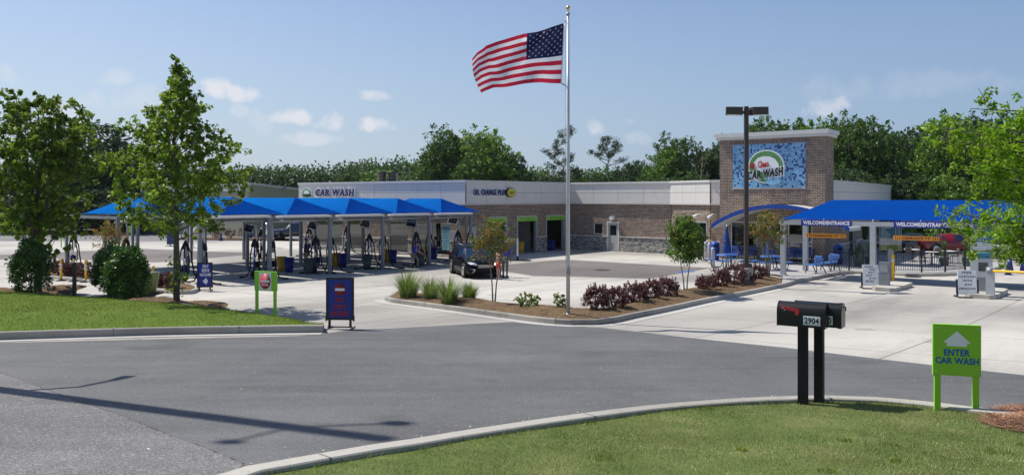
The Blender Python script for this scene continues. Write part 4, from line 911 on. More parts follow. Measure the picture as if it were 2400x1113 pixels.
barrel('yellow_plastic', 1206, 593, 'yellow barrel left of the service bay pillar', 1.05)
barrel('yellow_plastic', 1220, 593.5, 'yellow barrel right of the white stanchion at the bays', 1.05)
for i, px in enumerate((1277, 1285.5, 1294)): barrel('navy_plastic', px, 586.5, 'blue barrel at the last service bay, ' + ['left one', 'middle one', 'right one'][i] + ' of three', .95)
# drums by the shop windows
dm = thing('storage_drum', 'tall yellow drum in front of the shop window', 'drum', at(841, 588), 0, 'drums before the shop window')
MB().lathe([(.0, 0), (.29, 0), (.29, .30), (.30, .31), (.29, .32), (.29, .58), (.30, .59), (.29, .6), (.29, .88), (.27, .9), (0, .89)], n=20).build('body', 'yellow_plastic', dm)
def drum(px, py, mat, label, s=1):
    d = thing('storage_drum', label, 'drum', at(px, py), 0, 'drums before the shop window'); d.scale = (s,)*3
    MB().lathe([(.0, 0), (.29, 0), (.29, .30), (.30, .31), (.29, .32), (.29, .58), (.30, .59), (.29, .6), (.29, .88), (.27, .9), (0, .89)], n=20).build('body', mat, d)
    MB().lathe([(.06, .89), (.06, .93)], n=10).build('bung', 'black_plastic', d)
drum(826, 588.5, 'white_plastic', 'short white drum left of the yellow drum', .7); drum(815, 586, 'navy_plastic', 'blue drum left of the white drum', .85); drum(853, 590, 'galv', 'grey drum right of the yellow drum', 1.0)
rc = thing('red_cooler', 'red box on legs before the first shop window', 'red box', at(789, 585), R(-37)); MB().box(-.3, .3, -.2, .2, .12, .75).build('body', 'red_sign', rc); MB().box(-.31, .31, -.21, .21, .751, .82).build('lid', 'dull_red', rc)
MB().box(-.28, -.22, -.18, .18, 0, .12).build('leg', 'black_metal', rc); MB().box(.22, .28, -.18, .18, 0, .12).build('leg', 'black_metal', rc)
# white stanchion on a black foot
st = thing('stanchion', 'white post on a flat black foot before the service bays', 'post', at(1213, 611), 0)
MB().box(-.06, .06, -.06, .06, .05, 1.42).build('post', 'white_paint', st); MB().box(-.55, .85, -.25, .25, 0, .05).build('foot', 'black_rubber', st); MB().box(-.065, .065, -.065, .065, .05, .3).build('sleeve', 'black_plastic', st)

# ================================================================ ENTRANCE CANOPY
EA = -37.7; ea = R(EA); ED = Vector((math.cos(ea), math.sin(ea))); EN = Vector((-ED.y, ED.x))
Q0 = Vector((13.7, 40.3)); zq = zg(40)
ent = thing('entrance_canopy', 'long blue hipped fabric canopy over the entrance lanes on grey steel posts', 'canopy', (Q0.x, Q0.y, zq), ea)
hip_fabric(-.05, 11.3, -.1, 3.75, 3.0, 3.96, 'x', .13).build('fabric', 'fabric', ent)
for x in (0, 4.25, 8.4, 11.2):
    MB().box(x-.12, x+.12, -.12, .12, -.15, 2.72).build('post', 'galv', ent); MB().box(x-.2, x+.2, -.2, .2, 0 if x > 1 else .155, .03 if x > 1 else .185).build('foot_plate', 'galv', ent)
    MB().box(x-.12, x+.12, 3.4, 3.64, -.15, 2.72).build('post', 'galv', ent)
MB().box(-.2, 11.4, -.1, .1, 2.722, 2.93).build('beam', 'galv', ent); MB().box(-.2, 11.4, 3.42, 3.62, 2.722, 2.93).build('beam', 'galv', ent)
for x in (0, 4.25, 8.4, 11.2): MB().box(x-.08, x+.08, .102, 3.418, 2.74, 2.91).build('cross_beam', 'galv', ent)
for x in (0, 2.0, 4.25, 6.3, 8.4, 11.2): MB().tube([(x, 0, 2.93), (x, 0, 3.04)], .03, 6).build('corner_bracket', 'galv', ent)
def on_ent(lx, ly, z): p = Q0+ED*lx+EN*ly; return (p.x, p.y, zq+z)
for i, x0 in enumerate((.96, 5.2)):
    s = thing('welcome_sign', 'blue welcome entrance sign on the canopy beam above the ' + ('left lane, nearer the tower' if i == 0 else 'right lane, by the menu boards'), 'sign', on_ent(x0+1.18, -.16, 2.70), ea, 'welcome signs on the entrance canopy')
    MB().box(-1.19, 1.19, -.02, .02, 0, .30).build('board', 'navy_sign', s); MB().text('WELCOME/ENTRANCE', 2.2, .19, (0, -.022, .15), .006, .045).build('lettering', 'white_sign', s)
for i, x0 in enumerate((1.15, 5.15)):
    s = thing('clearance_bar', 'yellow clearance bar hanging by chains over the ' + ('left' if i == 0 else 'right') + ' entrance lane', 'sign', on_ent(x0+.95, -.05, 2.12), ea, 'clearance bars in the lanes')
    MB().box(-.95, .95, -.035, .035, 0, .20).build('bar', 'orange_sign', s); MB().text("CLEARANCE 7'4\"", 1.25, .115, (0, -.037, .10), .006, .05).build('lettering', 'dull_red', s)
    hz = MB(); [hz.box(sx*(.7+.09*q), sx*(.7+.09*q)+.035, -.038, -.034, .02, .18) for sx in (-1, 1) for q in range(3)]; hz.build('hazard_stripe', 'dull_red', s)
    MB().tube([(-.85, 0, .2), (-.85, 0, .62)], .008, 5).build('chain', 'galv', s); MB().tube([(.85, 0, .2), (.85, 0, .62)], .008, 5).build('chain', 'galv', s)
# lane islands with kiosks and menu boards
def island(px, py, label, L=3.2, W=.95):
    c = at(px, py); t = thing('lane_island', label, 'kerb island', (c.x, c.y, zg(c.y)), R(TH), 'raised islands between the entrance lanes')
    pts = [(-.0, -W/2+.2), (.2, -W/2), (L-.2, -W/2), (L, -W/2+.2), (L, W/2-.2), (L-.2, W/2), (.2, W/2), (0, W/2-.2)]
    MB().slab(pts, -.05, .16).build('slab', 'kerb_concrete', t); return t
i1 = island(2068, 683, 'raised concrete island under the left menu board'); i2 = island(2296, 700, 'raised concrete island under the grey pay kiosk', 3.2, 1.05)
def menu(px, py, label, base_h, w, Y=None):
    c = at(px, py, .16) if Y is None else pos(px, Y, .16)
    t = thing('menu_board', label, 'menu board', c, R(-30), 'menu boards at the pay islands'); z = base_h
    MB().box(-.09, .09, -.06, .06, 0, base_h+.1).build('post', 'galv', t)
    MB().box(-w/2, w/2, -.05, .05, z, z+1.65).build('board', 'galv', t)
    for m_, a, b in (('menu_green', .0, .30), ('menu_grey', .30, .62), ('menu_teal', .62, 1.15), ('menu_dark', 1.15, 1.63)):
        MB().box(-w/2+.01, w/2-.01, -.056, -.051, z+a+.01, z+b).build('menu_panel', m_, t)
    l = MB(); r2 = random.Random(px)
    for k in range(15):
        zz = z+.07+k*.105; l.box(-w/2+.06, -w/2+.06+r2.uniform(.25, .5)*w, -.060, -.057, zz, zz+.022); l.box(w/2-.16, w/2-.06, -.060, -.057, zz, zz+.022)
    l.build('menu_lines', 'white_sign', t); return t
menu(2087, 658, 'tall blue and green menu board on the left lane island', 1.28, 1.0, 39.6)
menu(2309, 676, 'tall blue and green menu board behind the pay kiosk', 1.28, .9, 34.5)
b = thing('bollard', 'yellow steel bollard beside the left menu board post', 'bollard', at(2093, 657, .16), 0); MB().lathe([(.07, 0), (.07, 1.18), (.05, 1.24), (0, 1.25)], n=14).build('post', 'yellow_paint', b); MB().lathe([(.072, .9), (.072, 1.0)], n=14).build('band', 'white_paint', b)
k1 = thing('ticket_box', 'slim grey ticket box on the left lane island', 'kiosk', at(2073, 669, .16), R(-37)); MB().box(-.2, .2, -.15, .15, 0, 1.02).build('cabinet', 'steel_grey', k1); MB().box(-.16, .16, -.16, -.151, .6, .9).build('face_plate', 'galv_dark', k1)
k2 = thing('pay_kiosk', 'large grey pay kiosk with sloping top on the right lane island', 'kiosk', at(2306, 684, .16), R(-37)); k2.scale = (.82, .82, 1)
MB().box(-.34, .34, -.30, .30, 0, 1.35).build('cabinet', 'galv', k2); kk = MB(); kk.prism([(-.30, 0), (-.27, .22), (.24, .22), (.30, 0)], -.32, .32, 0, Matrix.Translation((0, 0, 1.352))); kk.build('hood', 'menu_teal', k2)
MB().box(-.2, .2, -.31, -.301, .85, 1.2).build('screen', 'glass_dark', k2); MB().box(-.28, .28, -.308, -.301, .08, .6).build('door', 'steel_grey', k2)
gm = thing('barrier_gate', 'yellow boom barrier beside the pay kiosk', 'barrier', at(2321, 690, .16), R(-37)); MB().box(-.14, .14, -.14, .14, 0, 1.05).build('housing', 'galv', gm); MB().tube([(.1, -.17, .93), (3.4, -.25, .95)], .05, 8).build('boom', 'yellow_paint', gm)
MB().lathe([(.12, -.03), (.12, .03)], n=14, mat=Matrix.Translation((0, -.18, .93)) @ Matrix.Rotation(R(90), 4, 'X')).build('pivot', 'galv_dark', gm)
def letter_board(px, py, lines, label, w, h, rz, board_z=.12):
    c = at(px, py); t = thing('letter_board', label, 'sign', c, rz, 'white changeable letter boards'); tl = R(-7)
    T = Matrix.Rotation(tl, 4, 'X')
    MB().box(-w/2, w/2, -.02, .02, board_z, board_z+h, 0, T).build('board', 'white_sign', t)
    lt = MB(); n = len(lines)
    for i, (s, dx) in enumerate(lines):
        lt.text(s, w*min(.86, .125*len(s)+.02), h*.085, (dx*w, -.022, board_z+h-(.10+i*.165*5/n)*h), .004, .02, 0, 0, T)
    lt.build('lettering', 'black_ink', t)
    g = MB(); [g.box(-w/2+.01, w/2-.01, -.024, -.021, board_z+h-(.17+i*.165*5/n)*h, board_z+h-(.165+i*.165*5/n)*h, 0, T) for i in range(n)]; g.build('letter_rail', 'galv', t)
    for sx in (-1, 1): MB().box(sx*(w/2+.035)-.03, sx*(w/2+.035)+.03, -.03, .03, .03, board_z+h*.62, 0, T).build('side_rail', 'black_metal', t)
    MB().box(-w/2-.07, w/2+.07, -.35, -.29, 0, .06).box(-w/2-.07, -w/2, -.29, .36, 0, .05).box(w/2, w/2+.07, -.29, .36, 0, .05).build('foot', 'black_metal', t); return t
letter_board(2041, 676, [('WASH', -.12), ('WAX', .12), ('$57', .05), ('SUV', -.08), ('$10', .12), ('MORE', -.05)], 'white letter board listing wash and wax prices on the left island end', .66, .93, R(-12))
letter_board(2268, 697, [('FREE', 0), ('CARWASH', .02), ('WITH', 0), ('$20', .05), ('EMISSIONS', 0)], 'white letter board offering a free carwash, in front of the pay kiosk', .68, .95, R(-12))
# ================================================================ SIGNS, FLAGPOLE, MAILBOXES, LAMP POST
# ---- flagpole and flag
fpb = at(1331.5, 737, .2); fY = fpb.y; fs = F/fY
fp = thing('flagpole', 'tall white flagpole rising from the mulch island', 'flagpole', (fpb.x, fpb.y, zg(fY)+.12), 0)
FH = (CAMZ+(HZ-34)/fs)-(zg(fY)+.12)
MB().tube([(0, 0, 0), (0, 0, FH*.5), (0, 0, FH)], [.060, .052, .036], 16).build('pole', 'pole_white', fp)
MB().lathe([(.12, 0), (.12, .03), (.08, .05), (.064, .12)], n=18).build('collar', 'pole_white', fp)
MB().tube([(0, 0, FH), (0, 0, FH+.14)], .015, 8).blob((0, 0, FH+.19), .065).build('ball', 'gold', fp)
MB().tube([(0, 0, FH-.02), (0, 0, FH+.04)], .06, 12).build('truck', 'galv', fp)
MB().tube([(-.075, -.02, 1.55), (-.09, -.02, 4.0), (-.08, -.02, FH-.02)], .006, 5).build('rope', 'rope', fp)
cl = MB(); cl.tube([(.05, -.08, 1.28), (.03, -.10, 1.50)], .018, 6); cl.tube([(0, -.05, 1.4), (0, -.10, 1.4)], .02, 6); cl.tube([(-.03, -.07, 1.25), (.045, -.09, 1.3), (.05, -.085, 1.5), (-.02, -.07, 1.55), (-.035, -.07, 1.3)], .012, 6); cl.build('cleat', 'galv_dark', fp)
def build_flag():
    f = tag(bpy.data.objects.new('flag', None), 'large striped flag with white stars on dark blue, flying from the flagpole', 'flag'); COL.objects.link(f)
    f.location = (fpb.x, fpb.y, 0)
    top = [(0, 1323, 54), (.2, 1284, 66), (.4, 1235, 80), (.6, 1184, 93), (.8, 1139, 103), (.93, 1119, 120), (1, 1107, 138)]
    bot = [(0, 1315.5, 196), (.2, 1271, 194.5), (.4, 1231, 196), (.6, 1190, 201), (.8, 1156, 206.5), (.93, 1139, 213), (1, 1128, 218.5)]
    def crv(tb, u):
        us = [q[0] for q in tb]; return np.interp(u, us, [q[1] for q in tb]), np.interp(u, us, [q[2] for q in tb])
    def P(u, v, off=0):
        a = crv(top, u); b = crv(bot, u); x = a[0]+(b[0]-a[0])*v; y = a[1]+(b[1]-a[1])*v
        bul = 14*max(0, u-.75)/.25*math.sin(math.pi*v)*-1*.5; x += bul
        # folds: run out from the hoist's top corner
        ph = u*9.5+v*2.2; d = .20*u**.6*math.sin(ph)+.05*math.sin(u*23+v*5+1.0)*u**.5+.035*math.sin(v*9-u*14)*min(1, u*3)*(1-.4*u)
        if u < .45: d += .06*math.sin((v-u*1.2)*16)*max(0, 1-v*1.2)*u*2
        X = (x-1331.5)/fs; Z = CAMZ+(HZ-y)/fs; return Vector((X, d+off+.1*u, Z))
    nu, nv = 60, 39; V = [P(i/nu, j/nv) for j in range(nv+1) for i in range(nu+1)]; Fc = []; Mi = []
    for j in range(nv):
        for i in range(nu):
            Fc.append((j*(nu+1)+i, j*(nu+1)+i+1, (j+1)*(nu+1)+i+1, (j+1)*(nu+1)+i)); st = j//3
            Mi.append(2 if (st < 7 and (i+.5)/nu < .40) else (0 if st % 2 == 0 else 1))
    me = fast('cloth', V, Fc, ['flag_red', 'flag_white', 'flag_blue'], f, Mi, True)
    mb = MB()
    for r in range(9):
        for c in range(6 if r % 2 == 0 else 5):
            u0 = .40*((c*2+1 if r % 2 == 0 else c*2+2)/12); v0 = 7/13*((r+1)/10)
            for sgn in (-1, 1):
                pts = []
                for k in range(10):
                    rr = (.0125 if k % 2 == 0 else .0052); a = math.pi/2+k*math.pi/5
                    pts.append(P(u0+math.cos(a)*rr*1.05, v0-math.sin(a)*rr*1.75, sgn*.006))
                cc = P(u0, v0, sgn*.008); mb.add([cc]+pts, [(0, k+1, (k+1) % 10+1) for k in range(10)])
    mb.build('stars', 'flag_white', f, fix=False)
    hem = MB(); hem.tube([P(0, 0), P(0, 1)], .018, 6); hem.build('hem', 'white_paint', f)
    h2 = MB(); a = P(0, 0); b = P(0, 1); h2.tube([a, Vector((-.05, -.01, a.z+.07))], .014, 6); h2.build('clip', 'black_metal', f); h3 = MB(); h3.tube([b, Vector((-.05, -.01, b.z-.08))], .014, 6); h3.build('clip', 'black_metal', f)
def cloth_mat(name, col):
    m, nt, N, L, b = new_mat(name); b.inputs['Base Color'].default_value = (*col, 1); b.inputs['Roughness'].default_value = .75; b.inputs['Specular IOR Level'].default_value = .2
    tc = N.new('ShaderNodeTexCoord'); n = noise(N, L, 14, 4, tc.outputs['Object']); L.new(ramp(N, L, n.outputs[0], [(.3, tuple(c*.88 for c in col)), (.7, tuple(min(1, c*1.08) for c in col))]), b.inputs['Base Color']); bump(N, L, b, n.outputs[0], .25, .01)
    tr = N.new('ShaderNodeBsdfTranslucent'); tr.inputs[0].default_value = (*col, 1); mx = N.new('ShaderNodeMixShader'); mx.inputs[0].default_value = .38
    L.new(b.outputs[0], mx.inputs[1]); L.new(tr.outputs[0], mx.inputs[2]); L.new(mx.outputs[0], N['Material Output'].inputs[0]); MATS[name] = m
cloth_mat('flag_red', (.60, .025, .06)); cloth_mat('flag_white', (.90, .90, .92)); cloth_mat('flag_blue', (.018, .022, .075))
cloth_mat('umbrella_cloth', (.05, .12, .38))
build_flag()
# ---- mailboxes
def mailbox(px, py, label, digits, flag=True, shift=0):
    c = at(px, py, .06); t = thing('mailbox', label, 'mailbox', c, R(-33), 'two black mailboxes at the lawn edge')
    MB().box(-.058, .058, -.058, .058, -.1, 1.05).build('post', 'mailbox_post', t)
    Lb = .60; w = .26; zb = 1.04; n = 12
    prof = [(-w/2, zb), (w/2, zb)]+[(math.cos(math.pi*i/n)*w/2, zb+.19+math.sin(math.pi*i/n)*w/2) for i in range(n+1)]
    x0 = -.30; x1 = x0+Lb
    def shell(xa, xb, k=1.0, m=0, mb=None):
        mb = mb or MB(); cz = zb+.16; q = [(y*k, cz+(z-cz)*k) for y, z in prof]; nn = len(q)
        vs = [(xa, y, z) for y, z in q]+[(xb, y, z) for y, z in q]
        mb.add(vs, [tuple(range(nn)), tuple(range(2*nn-1, nn-1, -1))]+[(i, (i+1) % nn, (i+1) % nn+nn, i+nn) for i in range(nn)], m, False); return mb
    b = shell(x0, x1-.04); o = b.build('box', 'mailbox_black', t)
    shell(x1-.039, x1+.012, 1.035).build('door', 'mailbox_black', t); shell(x0-.015, x0-.001, 1.02).build('back_cap', 'mailbox_black', t)
    MB().tube([(x1+.013, 0, zb+.27), (x1+.04, 0, zb+.27), (x1+.04, 0, zb+.22)], .008, 6).build('door_pull', 'black_metal', t)
    if flag:
        f = MB(); f.prism([(-.26, zb+.235), (-.26, zb+.272), (-.03, zb+.245), (-.012, zb+.22), (-.025, zb+.155), (-.07, zb+.16), (-.075, zb+.205)], -.148, -.141); fo = f.build('signal_flag', 'red_sign', t)
        MB().blob((-.225, -.15, zb+.24), .010).blob((-.205, -.15, zb+.215), .010).build('rivet', 'chrome', fo)
    x = x1-.158-shift
    pl = MB().box(x-.108, x+.108, -.1345, -.131, zb+.035, zb+.155).build('number_plate', 'white_sign', t)
    MB().text(digits, .185, .085, (x, -.136, zb+.095), .002, .03).build('digits', 'black_ink', pl)
    MB().box(x-.095, x+.095, -.1375, -.1362, zb+.045, zb+.0475).build('digits', 'black_ink', pl)
    return t
M('mailbox_black', (.020, .021, .022), .36, .5, .1, 8); M('mailbox_post', (.012, .012, .012), .6, 0, .2, 8, spec=.25)
mailbox(1882, 943, 'front black mailbox with red signal flag and white 2904 number plate', '2904'); mailbox(1920, 940, 'rear black mailbox partly hidden by the one with the red flag', '2900', False, .05)
# ---- green board signs on two legs
def board_sign(pL, pR, label, w, h_board, h_leg, leg=.055):
    a, b = pL, pR; rz = math.atan2(b.y-a.y, b.x-a.x); t = thing('directional_sign', label, 'sign', (a+b)/2, rz, 'green two legged signs'); 
    for sx in (-1, 1): MB().box(sx*(w/2-leg)-leg/2*1.3, sx*(w/2-leg)+leg/2*1.3, -.03, .03, -.12, h_leg+.002).build('leg', 'green_board', t)
    MB().box(-w/2, w/2, -.035, .035, h_leg+.006, h_leg+h_board).build('board', 'green_board', t); return t
def enter_sign():
    a = at(2200, 953, .07); b = at(2284, 965, .07); w = .55; t = board_sign(a, b, 'bright green enter car wash sign with white arrow on the near lawn', w, .66, .43)
    t.rotation_euler.z = R(-17)
    z = .43
    for bx_ in (-.24, .24): MB().blob((bx_, -.037, z+.05), .008).build('bolt', 'galv', t); MB().blob((bx_, -.037, z+.61), .008).build('bolt', 'galv', t)
    MB().prism([(0, .58), (.16, .43), (.115, .43), (.115, .385), (-.115, .385), (-.115, .43), (-.16, .43)], -.040, -.036, 0, Matrix.Translation((0, 0, z))).build('arrow', 'white_sign', t)
    MB().text('ENTER', .30, .085, (0, -.037, z+.305), .003, .035).text('CAR WASH', .50, .085, (0, -.037, z+.20), .003, .035).build('lettering', 'blue_ink', t); return t
enter_sign()
def dne_sign():
    a = at(602, 739, .14); b = at(645, 743, .14); w = .92; t = board_sign(a, b, 'green sign with round red do not enter emblem at the lawn corner', w, .60, .78, .07); t.rotation_euler.z = R(-24); t.scale = (.88, 1, .97); z = .78
    MB().box(-.25, .27, -.045, -.036, z+.04, z+.56).build('plate', 'white_sign', t)
    T = Matrix.Translation((.01, -.047, z+.30)) @ Matrix.Rotation(R(90), 4, 'X')
    MB().lathe([(0, -.003), (.235, -.003), (.235, .004), (0, .004)], n=36, mat=T).build('emblem', 'red_sign', t)
    MB().box(-.18, .20, -.056, -.052, z+.27, z+.335).text('DO NOT', .30, .065, (.01, -.052, z+.42), .004, .03).text('ENTER', .27, .065, (.01, -.052, z+.19), .004, .03).build('lettering', 'white_sign', t)
    return t
dne_sign()
# ---- upright poster frames
def poster(px, py, label, w, h, zb, rz, mat='navy_sign', foot=.36):
    c = at(px, py); t = thing('poster_stand', label, 'sign', c, rz)
    MB().box(-w/2, w/2, -.012, .012, zb+.03, zb+h-.03).build('poster', mat, t)
    fr = MB(); fr.box(-w/2-.035, -w/2+.02, -.025, .025, zb, zb+h).box(w/2-.02, w/2+.035, -.025, .025, zb, zb+h).box(-w/2+.02, w/2-.02, -.025, .025, zb+h-.05, zb+h).box(-w/2+.02, w/2-.02, -.025, .025, zb, zb+.05); fr.build('frame', 'black_metal', t)
    ft = MB(); ft.box(-w/2-.05, -w/2-.01, -.03, .03, zb-.03, zb+.12).box(w/2+.01, w/2+.05, -.03, .03, zb-.03, zb+.12)
    for sx in (-1, 1): ft.box(sx*(w/2-.06)-.03, sx*(w/2-.06)+.03, -.025, .025, .05, zb-.001); ft.tube([(sx*(w/2-.03), -foot, .015), (sx*(w/2-.03), foot, .015)], .022, 6)
    ft.box(-w/2+.01, w/2-.01, -.03, .03, .045, .075); ft.build('foot', 'black_metal', t); return t
M('red_emblem', (.30, .012, .012), .45)
p1 = poster(797, 771, 'upright blue poster stand reading do not enter in dark red, at the road edge', .70, 1.16, .25, R(-4), 'dark_navy_sign')
z = .25
T = Matrix.Translation((0, -.014, z+.83)) @ Matrix.Rotation(R(90), 4, 'X'); MB().lathe([(0, -.002), (.16, -.002), (.16, .003), (0, .003)], n=32, mat=T).build('emblem', 'red_emblem', p1)

MB().box(-.13, .13, -.020, -.018, z+.795, z+.865).build('emblem_bar', 'white_sign', p1)
MB().text('DO', .24, .135, (0, -.014, z+.55), .004, .06).text('NOT', .36, .135, (0, -.014, z+.36), .004, .06).text('ENTER', .50, .135, (0, -.014, z+.175), .004, .06).build('lettering', 'dull_red', p1)
p2 = poster(480, 682, 'small blue self serve vacuums poster stand by the first canopy post', .56, 1.06, .16, R(8), 'navy_sign', .34); z = .16
MB().text('SELF', .24, .13, (.03, -.014, z+.90), .004, .03).text('SERVE', .32, .13, (.03, -.014, z+.72), .004, .03).text('VACUUMS', .48, .13, (.03, -.014, z+.54), .004, .03).build('lettering', 'white_sign', p2)
MB().prism([(-.11, .26), (.05, .42), (.05, .33), (.10, .33), (.10, .19), (.05, .19), (.05, .10)], -.018, -.013, 0, Matrix.Translation((.02, 0, z))).build('arrow', 'white_sign', p2)
# ---- lamp post
lb = at(1749, 667, .12)
lp = thing('parking_lot_lamp', 'tall brown square lamp post with two shoebox heads on a concrete base', 'street lamp', (lb.x, lb.y, zg(lb.y)+.08), 0)
ls = F/lb.y; H = CAMZ+(HZ-250)/ls-(zg(lb.y)+.08)
MB().lathe([(.30, 0), (.30, .78), (.27, .81), (0, .81)], n=28).build('base', 'kerb_concrete', lp)
MB().box(-.2, .2, -.2, .2, .812, .99).build('base_cover', 'bronze', lp); MB().box(-.085, .085, -.085, .085, .99, H).build('pole', 'bronze', lp)
for sx in (-1, 1):
    MB().box(min(sx*.086, sx*.2), max(sx*.086, sx*.2), -.04, .04, H-.33, H-.2).build('arm', 'bronze', lp)
    hd = MB(); T = Matrix.Translation((sx*.54, 0, H-.2)) @ Matrix.Rotation(R(12*sx), 4, 'Z') @ Matrix.Rotation(R(-2*sx), 4, 'Y')
    hd.box(-.36, .36, -.26, .26, -.18, .16, 0, T); hd.box(-.365, .365, -.265, .265, -.02, -.005, 0, T); h = hd.build('lamp_head', 'bronze', lp)
    MB().box(-.30, .30, -.21, .21, -.19, -.181, 0, T).build('lens', 'white_plastic', h)
# ---- tall utility pole beside the road, out of the frame on the left
dsh = Vector((-S.x, -S.y, 0))/math.hypot(S.x, S.y); kt = 1/math.tan(R(SUN_EL))
tip = at(955, 1036); HP = 17.0; pb = Vector((tip.x, tip.y, 0))-dsh*(HP*kt); pb.z = zg(pb.y); ub_ = pb.copy()
up = thing('utility_pole', 'tall wooden utility pole beside the road whose shadow lies on the asphalt', 'utility pole', pb, 0)
MB().tube([(0, 0, -.3), (0, 0, 8), (0, 0, HP)], [.21, .19, .16], 14).build('pole', 'bark', up)
def over(px, py, h):                                       # point at height h whose shadow falls at a ground point
    g_ = at(px, py); return Vector((g_.x, g_.y, g_.z+h))-dsh*(h*kt)-pb
for px, py, h, r in ((930, 992, 15.6, .15), (540, 1036, 15.6, .12)):
    e = over(px, py, h); MB().tube([(0, 0, h-.5), e*.6+Vector((0, 0, (h-.5)*.4)), e], .035, 6).build('bracket', 'galv', up); MB().blob(e, r, sx=1.3, sy=1.0, sz=1.2).build('insulator', 'galv_dark', up)
e = over(270, 890, 8.4); MB().tube([(0, 0, 7.2), Vector((0, 0, 7.2)).lerp(e, .5)+Vector((0, 0, .45)), e], .055, 8).build('lamp_arm', 'galv', up)
dl_ = Vector((e.x, e.y, 0)).normalized(); MB().tube([e-dl_*.1, e+dl_*.45], [.08, .13], 10, flat=.6).build('lamp_head', 'galv', up)
# ---- delineator posts, cone, slim posts and small far signs
dl = None
for i, (px, py, d) in enumerate([(116.5, 652, 'leftmost of the row, by the round holly'), (143, 658, 'second from the left, right of the blue cone'), (173, 659.5, 'third, directly behind the slim dark post'), (201, 661.5, 'fourth, at the edge of the dark holly'), (359, 683, 'alone at the right of the holly shrubs')]):
    lab = 'yellow delineator post on a black base, ' + d
    if dl is None:
        dl = thing('delineator_post', lab, 'delineator', at(px, py), 0, 'yellow delineator posts along the planting strip')
        MB().lathe([(.0, 0), (.26, 0), (.26, .03), (.10, .06), (.07, .08)], n=8).build('base', 'black_rubber', dl)
        MB().lathe([(.055, .06), (.052, .95), (.04, 1.0), (.055, 1.02), (.05, 1.08), (0, 1.09)], n=12).build('post', 'yellow_paint', dl)
        MB().lathe([(.057, .74), (.057, .84)], n=12).build('band', 'white_paint', dl); MB().lathe([(.057, .60), (.057, .68)], n=12).build('band', 'white_paint', dl)
    else: clone(dl, at(px, py), rnd.uniform(0, 1), lab)
def make_cone():
    t = thing('traffic_cone', 'x', 'cone', (0, 0, 0), 0, 'blue traffic cones'); MB().box(-.19, .19, -.19, .19, 0, .03).build('base', 'navy_plastic', t); MB().lathe([(.15, .03), (.045, .70), (.035, .71)], n=16).build('body', 'navy_plastic', t); return t
cone = None
for px, py, lab in ((128, 627, 'blue cone between the first two yellow delineator posts'), (440, 568, 'far blue cone below the silver tank'), (518, 564, 'far blue cone left of the first vacuum poles'), (588, 560, 'far blue cone behind the middle vacuum post'),
                    (2363, 644, 'blue cone under the boom barrier, nearest one'), (2369, 636.5, 'blue cone directly behind the nearest one at the boom barrier'), (2396, 641, 'blue cone at the right end of the boom barrier')):
    if cone is None: cone = make_cone(); cone.location = at(px, py); cone['label'] = lab
    else: clone(cone, at(px, py), rnd.uniform(0, 1), lab)
sp = thing('marker_post', 'slim dark brown post standing at the lawn edge between the hollies', 'post', at(174.5, 699, .02), 0); MB().box(-.055, .055, -.055, .055, 0, 1.35).build('post', 'wood_dark', sp); MB().box(-.06, .06, -.06, .06, 1.351, 1.38).build('cap', 'black_metal', sp)
ub = thing('utility_cabinet', 'grey utility cabinet behind the slim dark post', 'cabinet', at(176, 653), R(-20)); MB().box(-.24, .24, -.15, .15, 0, .84).build('cabinet', 'galv', ub); MB().box(-.2, .2, -.157, -.151, .08, .76).build('door', 'steel_grey', ub)
ls_ = thing('leaning_sign', 'green and white folding sign seen edge on beside the holly', 'sign', at(341, 706), R(60))
MB().box(-.35, .35, -.02, .0, .0, 1.12, 0, Matrix.Rotation(R(16), 4, 'X')).build('board', 'menu_green', ls_); MB().box(-.38, .38, .001, .02, .0, 1.14, 0, Matrix.Rotation(R(16), 4, 'X')).build('frame', 'white_paint', ls_)
def small_sign(px, py, w, h, leg, lab, rz=R(-20)):
    t = thing('directional_sign', lab, 'sign', at(px, py), rz, 'green two legged signs')
    for sx in (-1, 1): MB().box(sx*(w/2-.05)-.03, sx*(w/2-.05)+.03, -.03, .03, 0, leg).build('leg', 'green_board', t)
    MB().box(-w/2, w/2, -.035, .035, leg, leg+h).build('board', 'green_board', t); return t
ss = small_sign(149, 580, .62, .6, .78, 'far green do not enter sign by the left planting island'); MB().lathe([(0, 0), (.2, 0), (.2, .01), (0, .01)], n=20, mat=Matrix.Translation((0, -.04, 1.1)) @ Matrix.Rotation(R(90), 4, 'X')).build('emblem', 'red_sign', ss)
MB().box(-.28, .28, -.038, -.036, .82, 1.35).build('plate', 'white_sign', ss)
small_sign(307, 557, .8, .7, .5, 'far plain green sign beside the second canopy post')
bx = thing('poster_stand', 'far dark green poster stand on a black foot behind the oak trunk', 'sign', at(399, 577), R(50)); MB().box(-.3, .3, -.02, .02, .15, 1.1).build('poster', 'menu_dark', bx); MB().box(-.34, .34, -.3, .3, 0, .03).build('foot', 'black_metal', bx); MB().box(-.04, .04, -.02, .02, .03, .15).build('stem', 'black_metal', bx)
M('silver', (.62, .63, .65), .3, .6, .05)
